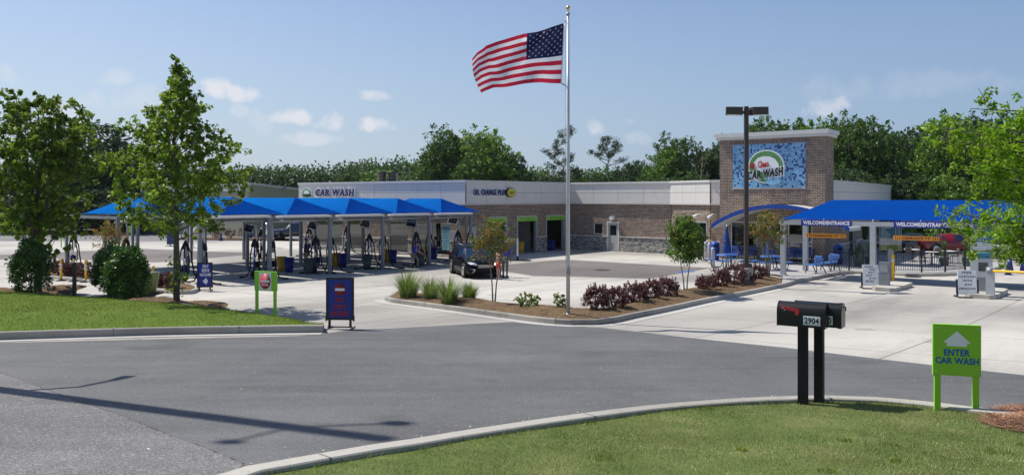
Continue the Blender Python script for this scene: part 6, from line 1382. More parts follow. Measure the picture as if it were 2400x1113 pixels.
    e = MB(); [e.blob(c0+fd*.090*k+sdv*q*.03*k+uv*.022*k, .009*k, 0, 8, 5) for q in (-1, 1)]; e.tube([c0+fd*.092*k-sdv*.022*k-uv*.04*k, c0+fd*.096*k-uv*.042*k, c0+fd*.092*k+sdv*.022*k-uv*.04*k], .004*k, 5); e.build('face', 'hair_dark', t)
    er = MB(); [er.blob(c0+sdv*q*.083*k-fd*.005*k, .02*k, 0, 8, 6, sy=.5) for q in (-1, 1)]; er.build('ear', skin, t)
    if cap: 
        cm = MB(); cm.lathe([(.001, .105*k), (.06*k, .095*k), (.098*k, .055*k), (.106*k, .02*k)], n=16, mat=Tm); cm.box(.06*k, .19*k, -.07*k, .07*k, .018*k, .03*k, 0, Tm); cm.build('cap', cap, t)
    if hat:
        cm = MB(); cm.lathe([(.001, .11*k), (.07*k, .10*k), (.10*k, .04*k), (.17*k, .02*k), (.175*k, .028*k)], n=20, mat=Tm); cm.build('hat', hat, t)
    return t
person('attendant in navy shirt and khaki shorts standing by the back vacuum post, side view', at(717, 632.5), R(8), 1.78, 'skin_dark', 'shirt_navy', 'khaki', step=.06, arms={'L': ((.06, .05, -.27), (.20, -.02, -.12)), 'R': ((.05, .05, -.27), (.22, -.02, -.10))})
person('attendant in bright blue shirt bending beside the dark barrel', at(970, 626), R(-20), 1.74, 'skin_light', 'shirt_blue', 'khaki', lean=.45, crouch=.35, step=.22, arms={'L': ((.12, .03, -.24), (.20, -.04, -.14)), 'R': ((.14, .02, -.22), (.22, -.04, -.10))}, cap='shirt_navy')
person('woman in patterned top and coral shorts before the black car', at(1168, 655), R(35), 1.64, 'skin_light', 'shirt_floral', 'shorts_coral', step=.05, hat='hat_white', longhair=True, shoes='skin_light', slim=.85, arms={'L': ((.05, .05, -.25), (.18, -.02, -.10)), 'R': ((.05, .04, -.25), (.20, -.03, .02))})
person('attendant in royal blue shirt and grey trousers beside the black car', at(1184, 650), R(75), 1.80, 'skin_dark', 'shirt_blue', 'khaki_grey', bare_legs=False, cap='cap_blue', step=.08, slim=1.2, arms={'L': ((.06, .06, -.26), (.18, -.02, -.12)), 'R': ((.04, .08, -.27), (.06, .0, -.24))})
# ================================================================ TREES, SHRUBS, GRASSES
def leaf_cloud(name, C_, Rr, per, size, mat, parent, seed=1, aspect=.55, up=.25, flat=1.0, droop=0.0):
    """C_: cluster centres (n,3); Rr: cluster radii (n); per: leaves per cluster. Rhombic leaves of four corners each."""
    g = np.random.default_rng(seed); C_ = np.asarray(C_, float); Rr = np.asarray(Rr, float); n = len(C_)*per
    c = np.repeat(C_, per, 0); r = np.repeat(Rr, per)
    o = g.normal(size=(n, 3)); o /= np.linalg.norm(o, axis=1)[:, None]; o *= (g.random(n)**.45*r)[:, None]; o[:, 2] *= flat
    p = c+o; p[:, 2] -= droop*np.hypot(o[:, 0], o[:, 1])
    nr = g.normal(size=(n, 3))+np.array([0, 0, up*3]); nr /= np.linalg.norm(nr, axis=1)[:, None]
    t = np.cross(nr, g.normal(size=(n, 3))); t /= np.linalg.norm(t, axis=1)[:, None]; b = np.cross(nr, t)
    s = size*g.uniform(.6, 1.3, n); L_ = t*s[:, None]*.5; W_ = b*(s*aspect)[:, None]*.5
    V = np.stack([p-L_, p+W_-L_*.1, p+L_, p-W_-L_*.1], 1).reshape(-1, 3)
    return fast(name, V, np.arange(n*4).reshape(-1, 4), mat, parent)
def limb_path(a, d, L, n, rise, g, wig=.06):
    pts = [Vector(a)]; d = Vector(d).normalized()
    for i in range(n):
        d = (d+Vector((g.normal(0, wig), g.normal(0, wig), rise/n+g.normal(0, wig*.5)))).normalized(); pts.append(pts[-1]+d*(L/n))
    return pts
def pin_oak(name, label, loc, H, Rad, z0, seed, leafmat, n_limb=70, per=26, leaf=.13, cat='tree', crad=.20, trunk=.085, rise=.5, power=.8, sub=5, bark='bark', width_z=.18, group=None, dens=1.0):
    """young tree with one straight leader and many thin limbs"""
    g = np.random.default_rng(seed); t = thing(name, label, cat, loc, 0, group)
    tp_ = [Vector((g.normal(0, .007)*i, g.normal(0, .007)*i, H*.97*i/9)) for i in range(10)]; tp_[0] = Vector((0, 0, -.15))
    MB().tube(tp_, [trunk*(1-.9*i/9)**.8+.008 for i in range(10)], 10).build('trunk', bark, t)
    C_ = []; Rr = []; mb = MB()
    for i in range(n_limb):
        f = (i+g.random())/n_limb; z = z0+(H*.97-z0)*f**.92
        a = i*2.399+g.normal(0, .35); prof = min(1, (f+.04)/width_z)**.5*(1-max(0, (f-width_z)/(1-width_z)))**power; L = Rad*prof*g.uniform(.72, 1.15)+.22
        k = min(9, z/H*9); j = int(k); st = tp_[j].lerp(tp_[min(9, j+1)], k-j)
        pts = limb_path(st, (math.cos(a), math.sin(a), .25+.7*f), L, 5, rise, g, .09)
        mb.tube(pts, [.022*(1-f)*(L/Rad)+.012, .016*(1-f)+.009, .012, .009, .006, .004], 5)
        m = max(2, int(sub*L/1.0*dens))
        for q in range(m):
            u = g.uniform(.22, 1.0)**.8*5; jj = min(4, int(u)); p = pts[jj].lerp(pts[jj+1], u-jj)+Vector((g.normal(0, .12), g.normal(0, .12), g.normal(0, .09)))*(.5+L*.45)
            C_.append(tuple(p)); Rr.append(crad*g.uniform(.6, 1.3))
    for q in range(8): C_.append((tp_[-1].x+g.normal(0, .05), tp_[-1].y+g.normal(0, .05), H*(.93+.07*g.random()))); Rr.append(crad*.7)
    mb.build('limbs', bark, t); leaf_cloud('crown', C_, Rr, per, leaf, leafmat, t, seed+5); return t
def round_tree(name, label, loc, H, Rx, z0, seed, leafmat, n_cl=420, per=30, leaf=.15, trunk=.16, bark='bark', lobes=9, cat='tree', group=None, gap=.3, top=1.0, cr=(.14, .26)):
    """broad tree of several lobes around forking limbs"""
    g = np.random.default_rng(seed); t = thing(name, label, cat, loc, 0, group); hc = (H-z0)/2; cz = z0+hc
    MB().tube([(0, 0, -.3), (g.normal(0, .05), g.normal(0, .05), z0*.6), (0, 0, z0+.2*hc)], [trunk*1.25, trunk, trunk*.75], 10).build('trunk', bark, t)
    lb_ = []
    for i in range(lobes):
        a = i*2.399+g.normal(0, .3); f = (i+.5)/lobes; zz = z0+.18*hc+(H-z0)*.80*f; rr = Rx*math.sqrt(max(.06, 1-((zz-cz)/hc/1.05)**2)); lr = Rx*g.uniform(.38, .55)
        q = max(0, rr-lr*.75); lb_.append((Vector((math.cos(a)*q, math.sin(a)*q, zz)), lr))
    lb_.append((Vector((0, 0, H-Rx*.42*top)), Rx*.42)); lb_.append((Vector((0, 0, cz)), Rx*.55))
    mb = MB(); C_ = []; Rr = []
    for c, lr in lb_:
        s = Vector((0, 0, z0+(c.z-z0)*.25)); mid = s.lerp(c, .5)+Vector((0, 0, -.1*lr)); mb.tube([s, mid, c, c+Vector((g.normal(0, .2), g.normal(0, .2), lr*.6))], [trunk*.5, trunk*.33, trunk*.2, .01], 6)
        m = int(n_cl/len(lb_)*(lr/(Rx*.45))**2)
        for q in range(m):
            d_ = Vector((g.normal(), g.normal(), g.normal()*.9+.1)).normalized(); k = g.uniform(.55, 1.05)
            if g.random() < gap*.4: k = g.uniform(1.0, 1.18)
            C_.append(tuple(c+d_*lr*k)); Rr.append(lr*g.uniform(*cr))
            if q % 6 == 0: mb.tube([c+d_*lr*.2, c+d_*lr*k], [.02*trunk/.16, .006], 4)
    mb.build('limbs', bark, t); leaf_cloud('crown', C_, Rr, per, leaf, leafmat, t, seed+3, up=.3); return t
def pine(name, label, loc, H, Rad, z0, seed, leafmat='pine_leaf', n=26, trunk=.2, per=60, leaf=.42, lay=True, cat='tree', group=None, flatc=.55):
    g = np.random.default_rng(seed); t = thing(name, label, cat, loc, 0, group)
    lean = [Vector((g.normal(0, .10)*i, g.normal(0, .10)*i, H*i/8)) for i in range(9)]; MB().tube(lean, [trunk*(1-.85*i/8) for i in range(9)], 8).build('trunk', 'light_bark', t)
    mb = MB(); C_ = []; Rr = []
    for i in range(n):
        f = i/n; z = z0+(H-z0)*f; a = i*2.399+g.normal(0, .4); L = Rad*(1-f**1.6)*g.uniform(.55, 1.1)+.4; k = z/H*8; j = min(7, int(k)); st = lean[j].lerp(lean[j+1], k-j)
        pts = limb_path(st, (math.cos(a), math.sin(a), .12), L, 4, .5, g, .1); mb.tube(pts, [.07, .05, .04, .03, .015], 5)
        for q in range(max(2, int(L*1.5))): u = g.uniform(.45, 1); p = pts[0].lerp(pts[-1], u); C_.append((p.x+g.normal(0, .25), p.y+g.normal(0, .25), p.z+.15+g.normal(0, .12))); Rr.append(g.uniform(.45, .85)*(.5+Rad*.16))
    mb.build('limbs', 'light_bark', t); leaf_cloud('crown', C_, Rr, per, leaf, leafmat, t, seed+2, aspect=.22, flat=flatc); return t
def multi_trunk(name, label, loc, H, Rad, z0, seed, mats, n_tr=3, per=16, leaf=.10, ncl=90, cat='tree', spread=.5, bark='light_bark', fill=1.0):
    """small crepe myrtle with a few thin trunks; mats: [(material, share)]"""
    g = np.random.default_rng(seed); t = thing(name, label, cat, loc, 0)
    tips = []
    for i in range(n_tr):
        a = 2*math.pi*i/n_tr+g.normal(0, .3); r0 = .05
        p = [Vector((math.cos(a)*r0, math.sin(a)*r0, -.05)), Vector((math.cos(a)*(r0+spread*.10), math.sin(a)*(r0+spread*.10), z0*.5)), Vector((math.cos(a)*(r0+spread*.32), math.sin(a)*(r0+spread*.3), z0)), Vector((math.cos(a)*(r0+spread*.7), math.sin(a)*(r0+spread*.6), z0+(H-z0)*.55))]
        MB().tube(p, [.030, .024, .018, .010], 8).build('trunk', bark, t); tips += [(p[2], p[3])]
    mb = MB(); CC = [[] for _ in mats]; RR = [[] for _ in mats]
    for i in range(ncl):
        a_, b_ = tips[i % len(tips)]; s = a_.lerp(b_, g.uniform(.1, 1)); f = g.random(); ang_ = g.uniform(0, 6.28); z = z0*.92+(H-z0*.92)*f; rr = Rad*math.sqrt(max(.05, 1-(2*f-.85)**2/1.5))*g.uniform(.3, 1.08)
        e = Vector((math.cos(ang_)*rr, math.sin(ang_)*rr, max(z, s.z+.05))); 
        if i % 2 == 0: mb.tube([s, s.lerp(e, .5)+Vector((0, 0, -.04)), e], [.009, .006, .003], 4)
        u = g.random(); k = 0; acc = mats[0][1]
        while u > acc and k < len(mats)-1: k += 1; acc += mats[k][1]
        for q in range(3): w = s.lerp(e, g.uniform(.6, 1.05)); CC[k].append((w.x+g.normal(0, .07), w.y+g.normal(0, .07), w.z+g.normal(0, .06))); RR[k].append(g.uniform(.08, .17)*fill)
    mb.build('limbs', bark, t)
    for k, (m, s_) in enumerate(mats):
        if CC[k]: leaf_cloud('crown', CC[k], RR[k], per, leaf, m, t, seed+k)
    return t
def shrub(name, label, loc, W, H, seed, leafmat, n_cl=260, per=26, leaf=.07, group=None, cat='shrub', spiky=0.0, cone=.0, core='mulch_soil', D=None):
    g = np.random.default_rng(seed); t = thing(name, label, cat, loc, 0, group); D = D or W
    mb = MB(); [mb.tube([(g.normal(0, .04), g.normal(0, .04), -.05), (g.normal(0, W*.14), g.normal(0, D*.14), H*.55)], [.018, .008], 5) for _ in range(6)]; mb.build('stem', 'bark', t)
    C_ = []; Rr = []
    for i in range(n_cl):
        d_ = Vector((g.normal(), g.normal(), g.normal()*.8+.12)).normalized(); k = g.uniform(.35, 1)**.4*(1+.20*math.sin(d_.x*4+seed)*math.cos(d_.y*5+d_.z*4+seed*2)); z = .5+.5*d_.z*k
        s = (1-cone*z); C_.append((d_.x*W/2*k*s, d_.y*D/2*k*s, max(.06, H*z))); Rr.append(g.uniform(.07, .13)*(W+H)/2*.9)
    leaf_cloud('foliage', C_, Rr, per, leaf, leafmat, t, seed+1, up=.2, aspect=.6)
    if spiky:
        m2 = MB(); C2 = []
        for i in range(int(26*spiky)):
            a = g.uniform(0, 6.28); r = g.uniform(.1, .42)*W; b = Vector((math.cos(a)*r, math.sin(a)*r*D/W, H*g.uniform(.65, .9))); e = b+Vector((math.cos(a)*g.uniform(.0, .16), math.sin(a)*g.uniform(0, .16), g.uniform(.12, .34)))*H
            m2.tube([b, e], [.006, .003], 4); C2 += [tuple(b.lerp(e, q)) for q in (.3, .5, .7, .9)]
        m2.build('twigs', 'bark', t); leaf_cloud('twig_leaves', C2, [.03]*len(C2), 6, leaf*.8, leafmat, t, seed+7)
    return t
def grass_clump(label, loc, H, Rad, seed, n=850):
    g = np.random.default_rng(seed); t = thing('ornamental_grass', label, 'ornamental grass', loc, 0, 'feathery grass clumps on the mulch island')
    a = g.uniform(0, 2*np.pi, n); r0 = g.random(n)**.6*Rad*.38; hh = H*g.uniform(.45, 1.3, n); out = Rad*(.12+.95*(r0/(Rad*.38)))*g.uniform(.5, 1.15, n)
    w = g.uniform(.006, .012, n); ks = 5; rows = []
    for k in range(ks+1):
        u = k/ks; rr = r0+out*(u**1.7); z = hh*(u-.26*u**3.2*np.clip(out/Rad, 0, 1)); ww = w*(1-u*.92); tw = a+.25*np.sin(a*7)*u
        rows.append((np.stack([np.cos(tw)*rr-np.sin(a)*ww, np.sin(tw)*rr+np.cos(a)*ww, z], 1), np.stack([np.cos(tw)*rr+np.sin(a)*ww, np.sin(tw)*rr-np.cos(a)*ww, z], 1)))
    V = np.concatenate([np.stack([x, y], 1)[:, None] for x, y in rows], 1).reshape(n, (ks+1)*2, 3)
    base = np.arange(n)[:, None, None]*((ks+1)*2); q = np.array([[2*k, 2*k+1, 2*k+3, 2*k+2] for k in range(ks)])[None]
    fast('blades', V.reshape(-1, 3), (base+q).reshape(-1, 4), 'ornamental_blade', t)
    m = n//4; a2 = g.uniform(0, 6.28, m); r2 = g.random(m)*Rad*.4; l = g.uniform(.1, .35, m)*H
    V2 = np.stack([np.stack([np.cos(a2)*r2-.006*np.sin(a2), np.sin(a2)*r2+.006*np.cos(a2), 0*a2], 1), np.stack([np.cos(a2)*r2+.006*np.sin(a2), np.sin(a2)*r2-.006*np.cos(a2), 0*a2], 1), np.stack([np.cos(a2)*(r2+.1), np.sin(a2)*(r2+.1), l], 1)], 1).reshape(-1, 3)
    fast('dry_stubble', V2, np.arange(m*3).reshape(-1, 3), 'straw_strand', t); return t
# ---- near trees
o1 = at(414, 713, .2); s1 = F/o1.y
pin_oak('oak_tree', 'young upright oak on the left mulch ring, bright feathery crown and straight trunk', (o1.x, o1.y, zg(o1.y)+.25), (713-130)/s1, 185/s1, (713-565)/s1, 21, 'oak_leaf', n_limb=92, per=19, leaf=.14, crad=.13, trunk=.105, rise=.25, power=1.1, sub=8, dens=1.0, width_z=.14)
o1b = at(420, 700, .2)
shoot = shrub('tree_shoots', 'sparse leafy shoots sprouting low around the young oak trunk', (o1.x, o1.y, zg(o1.y)+.25), .62, 1.9, 77, 'oak_leaf', n_cl=34, per=5, leaf=.13, cat='shoots')
o2 = at(46, 690, .2); s2 = F/o2.y
round_tree('maple_tree', 'dense broad leafy tree at the far left rising behind the hollies', (o2.x, o2.y+1.2, zg(o2.y)+.2), (690-212)/s2+.2, 130/s2, (690-600)/s2, 31, 'maple_leaf', n_cl=820, per=22, leaf=.19, trunk=.12, lobes=16, gap=.6, cr=(.10, .21))
# near tree on the right, only its left branches reach into the picture
def near_right_tree():
    g = np.random.default_rng(5); loc = (6.95, 9.25, zg(9.25)+.1); t = thing('oak_tree', 'near oak on the right whose bright branches hang into the frame', 'tree', loc, 0)
    base = zg(9.25)+.1
    MB().tube([(0, 0, -.1), (.02, 0, 1.2), (0, .05, 3.0), (.05, 0, 5.2)], [.13, .10, .08, .03], 12).build('trunk', 'bark', t)
    mb = MB(); C_ = []; Rr = []
    def px_to_local(px, py, Y): return Vector(((px-CX)/F*Y-loc[0], Y-loc[1], CAMZ+(HZ-py)*Y/F-base))
    tips = [(2232, 496, 9.0, 2.1), (2300, 600, 9.6, 1.8), (2350, 545, 9.2, 2.0), (2380, 580, 9.8, 1.9), (2250, 530, 9.8, 2.1), (2320, 510, 8.8, 2.2), (2390, 500, 9.9, 2.2),
            (2200, 325, 9.2, 3.0), (2215, 300, 9.6, 3.1), (2290, 290, 9.0, 3.2), (2260, 350, 9.8, 2.9), (2320, 345, 8.9, 2.8), (2370, 300, 9.4, 3.2), (2240, 395, 9.3, 2.6), (2300, 420, 9.7, 2.5), (2370, 400, 8.8, 2.6), (2390, 350, 9.9, 2.8), (2340, 455, 9.4, 2.4), (2390, 450, 9.0, 2.4), (2275, 255, 9.6, 3.6), (2360, 265, 9.2, 3.5),
            (2285, 380, 9.1, 2.7), (2330, 390, 9.6, 2.6), (2270, 330, 9.5, 2.9), (2350, 440, 9.0, 2.4), (2310, 560, 9.3, 1.9), (2395, 540, 9.2, 2.0)]
    for (px, py, Y, zs) in tips:
        e = px_to_local(px, py, Y); s = Vector((0, 0, zs-.25)); m = s.lerp(e, .5)+Vector((0, 0, .10)); mb.tube([s, m, e], [.022, .013, .004], 6)
        for q in range(18):
            u = g.uniform(.30, 1.04); p = (s.lerp(m, u*2) if u < .5 else m.lerp(e, min(1.05, u*2-1)))+Vector((g.normal(0, .11), g.normal(0, .14), g.normal(0, .09))); C_.append(tuple(p)); Rr.append(g.uniform(.06, .12))
            if q % 3 == 0: mb.tube([p, p+Vector((g.normal(-.06, .08), g.normal(0, .1), g.normal(0, .06)))], [.005, .002], 4)
    for i in range(70):                                    # the rest of the crown, outside the frame
        a = g.uniform(-1.45, 1.45); z = g.uniform(1.8, 5.2); L = (1.7*(1-(z-1.8)/4.2)+.3)*g.uniform(.7, 1.1); s = Vector((0, 0, z-.3)); e = Vector((math.cos(a)*L, math.sin(a)*L, z+.25)); mb.tube([s, e], [.02, .004], 5)
        for q in range(12): p = s.lerp(e, g.uniform(.3, 1.05))+Vector((g.normal(0, .12), g.normal(0, .12), g.normal(0, .1))); C_.append(tuple(p)); Rr.append(g.uniform(.1, .18))
    mb.build('limbs', 'bark', t)
    # lobed oak leaves: two crossing narrow rhombs per leaf
    leaf_cloud('crown', C_, Rr, 22, .072, 'fresh_leaf', t, 6, aspect=.36, up=.35); leaf_cloud('crown', C_, Rr, 9, .045, 'fresh_leaf', t, 16, aspect=.7, up=.35)
near_right_tree()
# ---- small ornamental trees
c = at(1157, 708, .2); s_ = F/c.y; multi_trunk('crepe_myrtle', 'small crepe myrtle with orange and green leaves growing before the black car', (c.x, c.y, zg(c.y)+.2), (708-512)/s_, 56/s_, (708-625)/s_, 41, [('crepe_leaf', .74), ('orange_leaf', .26)], 3, per=8, leaf=.095, ncl=90, spread=.5)
c = at(1607, 684, .2); s_ = F/c.y; multi_trunk('crepe_myrtle', 'small round headed green tree on two thin trunks between the purple shrub rows', (c.x, c.y, zg(c.y)+.2), (684-508)/s_, 52/s_, (684-622)/s_, 44, [('crepe_green_leaf', .9), ('crepe_leaf', .1)], 2, per=14, leaf=.12, ncl=150, spread=.42, fill=1.35)
c = at(1800, 650, .2); s_ = F/c.y; multi_trunk('crepe_myrtle', 'slender many stemmed crepe myrtle with sparse olive leaves right of the lamp post', (c.x, c.y, zg(c.y)+.2), (650-494)/s_, 50/s_, (650-590)/s_, 47, [('crepe_leaf', .75), ('orange_leaf', .25)], 5, per=8, leaf=.11, ncl=110, spread=.45)
c = at(258, 655, .1); s_ = F/c.y; multi_trunk('crepe_myrtle', 'sparse bronze leaved small tree behind the holly shrubs, before the second canopy', (c.x, c.y, zg(c.y)+.12), (655-512)/s_, 42/s_, (655-590)/s_, 50, [('orange_leaf', .6), ('crepe_leaf', .4)], 4, per=6, leaf=.10, ncl=75, spread=.5)
# ---- hollies
c = at(62, 693, .15); s_ = F/c.y; shrub('holly_shrub', 'rounded glossy holly at the far left, standing alone', (c.x, c.y+.3, zg(c.y)+.2), 104/s_, 132/s_, 61, 'holly_leaf', 430, 30, .085, 'glossy holly shrubs on the left lawn', cone=.45)
c = at(228, 702, .1); s_ = F/c.y; shrub('holly_shrub', 'dark holly half hidden behind the brighter one beside it', (c.x, c.y+.9, zg(c.y)+.2), 92/s_, 118/s_, 62, 'holly_leaf', 330, 30, .085, 'glossy holly shrubs on the left lawn', cone=.35)
c = at(292, 709, .15); s_ = F/c.y; shrub('holly_shrub', 'largest holly shrub, nearest to the young oak', (c.x, c.y+.2, zg(c.y)+.2), 110/s_, 126/s_, 63, 'holly_leaf', 470, 30, .085, 'glossy holly shrubs on the left lawn', cone=.30)
# ---- ornamental grasses
for i, (px, py, h, r, d) in enumerate([(957, 694, 62, 46, 'tallest clump at the left tip of the island'), (1010, 699, 48, 36, 'second from the left tip'), (1052, 708, 58, 42, 'third and fullest, left of the thin trunked tree'), (1100, 703, 42, 28, 'smallest, right beside the thin trunked tree')]):
    c = at(px, py, .2); s_ = F/c.y; grass_clump('feathery green grass clump, '+d, (c.x, c.y, zg(c.y)+.16), h/s_, r/s_*1.05, 70+i)
# ---- light green shrubs beside the flagpole
c = at(1238, 722, .2); s_ = F/c.y; shrub('small_shrub', 'low bright green shrub left of the flagpole', (c.x, c.y, zg(c.y)+.17), 50/s_, 38/s_, 81, 'bush_leaf', 60, 16, .075, 'bright green shrubs by the flagpole', cone=-.2)
c = at(1312, 723, .2); s_ = F/c.y; shrub('small_shrub', 'narrow yellow green shrub touching the flagpole', (c.x, c.y, zg(c.y)+.17), 30/s_, 42/s_, 82, 'bush_leaf', 42, 14, .07, 'bright green shrubs by the flagpole')
# ---- purple loropetalum
lo = [(1396, 726, 62, 54, 1, 'leftmost of the front row, with tall twigs'), (1440, 722, 62, 48, .3, 'second of the front row'), (1488, 710, 62, 48, .3, 'third of the front row'), (1527, 703, 56, 46, .3, 'fourth of the front row'), (1563, 697, 56, 46, .4, 'fifth of the front row, next to the two trunked tree'),
      (1655, 679, 48, 34, .3, 'first of the rear row, right of the two trunked tree'), (1688, 672, 48, 40, .3, 'second of the rear row'), (1722, 666, 50, 48, .5, 'tallest of the rear row, left of the lamp base'), (1752, 664, 34, 28, .2, 'low one in front of the lamp base'), (1777, 655, 38, 34, .3, 'single one right of the lamp base'),
      (138, 642, 40, 34, .3, 'leftmost of the far strip behind the delineators'), (196, 648, 44, 34, .3, 'second of the far strip'), (160, 645, 36, 30, .2, 'between the first two of the far strip'), (376, 669, 34, 30, .3, 'behind the lone yellow delineator'), (403, 671, 40, 34, .3, 'right end of the far strip, behind the oak trunk')]
for i, (px, py, w, h, sp_, d) in enumerate(lo):
    c = at(px, py, .18); s_ = F/c.y; shrub('purple_shrub', 'purple leaved shrub, '+d, (c.x, c.y, zg(c.y)+.15), w/s_, h/s_, 90+i, 'loropetalum_leaf', 170, 17, .065, 'purple leaved shrubs', spiky=sp_+.7)
for px, Y, d in ((540, 80, 'far one under the front canopy, left'), (571, 80, 'far one right of it under the canopies'), (663, 78, 'far one left of the pickup'), (508, 80, 'far one behind the first vacuum')):
    q = pos(px, Y, .1); shrub('purple_shrub', 'reddish shrub, '+d, q, 1.1, 1.0, int(px), 'loropetalum_leaf', 50, 12, .12, 'far reddish shrubs')
q = pos(2345, 51.5); shrub('small_shrub', 'green bush on the kerbed corner behind the boom barrier', q, 2.2, .9, 7, 'bush_leaf', 60, 18, .10)
# planters on the terrace
for px, Y, h, d in ((2213, 46.5, 1.5, 'left planter with a narrow conifer'), (2266, 46.2, 1.45, 'right planter with a narrow conifer'), (2012, 46.0, 1.2, 'leafy planter by the tower side door'), (2038, 46.8, 1.4, 'leafy planter left of the menu board')):
    q = pos(px, Y, .16); t = thing('planter', 'dark pot on the terrace, '+d, 'planter', q, 0, 'planters on the terrace'); MB().lathe([(0, 0), (.2, 0), (.27, .45), (.29, .46), (.29, .5), (.22, .5), (.2, .44), (0, .43)], n=18).build('pot', 'terracotta', t)
    g = np.random.default_rng(int(px)); Cc = [(g.normal(0, .10), g.normal(0, .10), .5+h*.62*g.random()) for _ in range(40)]; leaf_cloud('plant', Cc, [.13]*40, 18, .07, 'holly_leaf', t, int(px))
# ================================================================ THE WOODS BEHIND
protos = {}
hide = (0, 0, 0)
def proto(kind):
    if kind in protos: return None
def bg_tree(kind, px, ytop, wpx, Y, label, seed=None, z0f=.18, cat='tree'):
    x = (px-CX)/F*Y; s = F/Y; H = (CAMZ+(HZ-ytop)/s)*(.93 if kind in ('dark', 'mid', 'light') else 1); W = max(wpx/s*1.15, H*.58 if kind in ('dark', 'mid', 'light') else 0); key = (kind, seed or 1)
    spec = {'dark': ('wood_leaf_dark', 'round'), 'mid': ('wood_leaf_mid', 'round'), 'light': ('wood_leaf_light', 'round'), 'pine': ('pine_leaf', 'pine'), 'tallpine': ('pine_leaf', 'tall')}[kind]
    if key not in protos:
        if spec[1] == 'round': o = round_tree(kind+'_tree' if kind != 'mid' else 'woodland_tree', label, (0, 0, 0), 12.0, 4.2, 2.0, 200+(seed or 1)*7+len(kind), spec[0], n_cl=620, per=17, leaf=.36, trunk=.22, lobes=13, gap=.12, top=.9)
        elif spec[1] == 'pine': o = pine('pine_tree', label, (0, 0, 0), 13.5, 3.4, 4.0, 301, n=34, per=50, leaf=.42)
        else: o = pine('pine_tree', label, (0, 0, 0), 12.5, 3.4, 9.0, 305, n=20, per=46, leaf=.38, trunk=.17)
        if spec[1] == 'round': o.name = {'dark': 'woodland_tree', 'light': 'woodland_tree'}.get(kind, 'woodland_tree')
        protos[key] = o; base = o
    else: o = clone(protos[key], (0, 0, 0), rnd.uniform(0, 6.28), label)
    bh, bw = {'round': (12.0, 8.8), 'pine': (13.5, 7.0), 'tall': (12.5, 7.2)}[spec[1]]
    o.location = (x, Y, -.1); o.scale = (W/bw, W/bw, H/bh); o['group'] = 'woodland trees behind the car wash'; o['label'] = label; return o
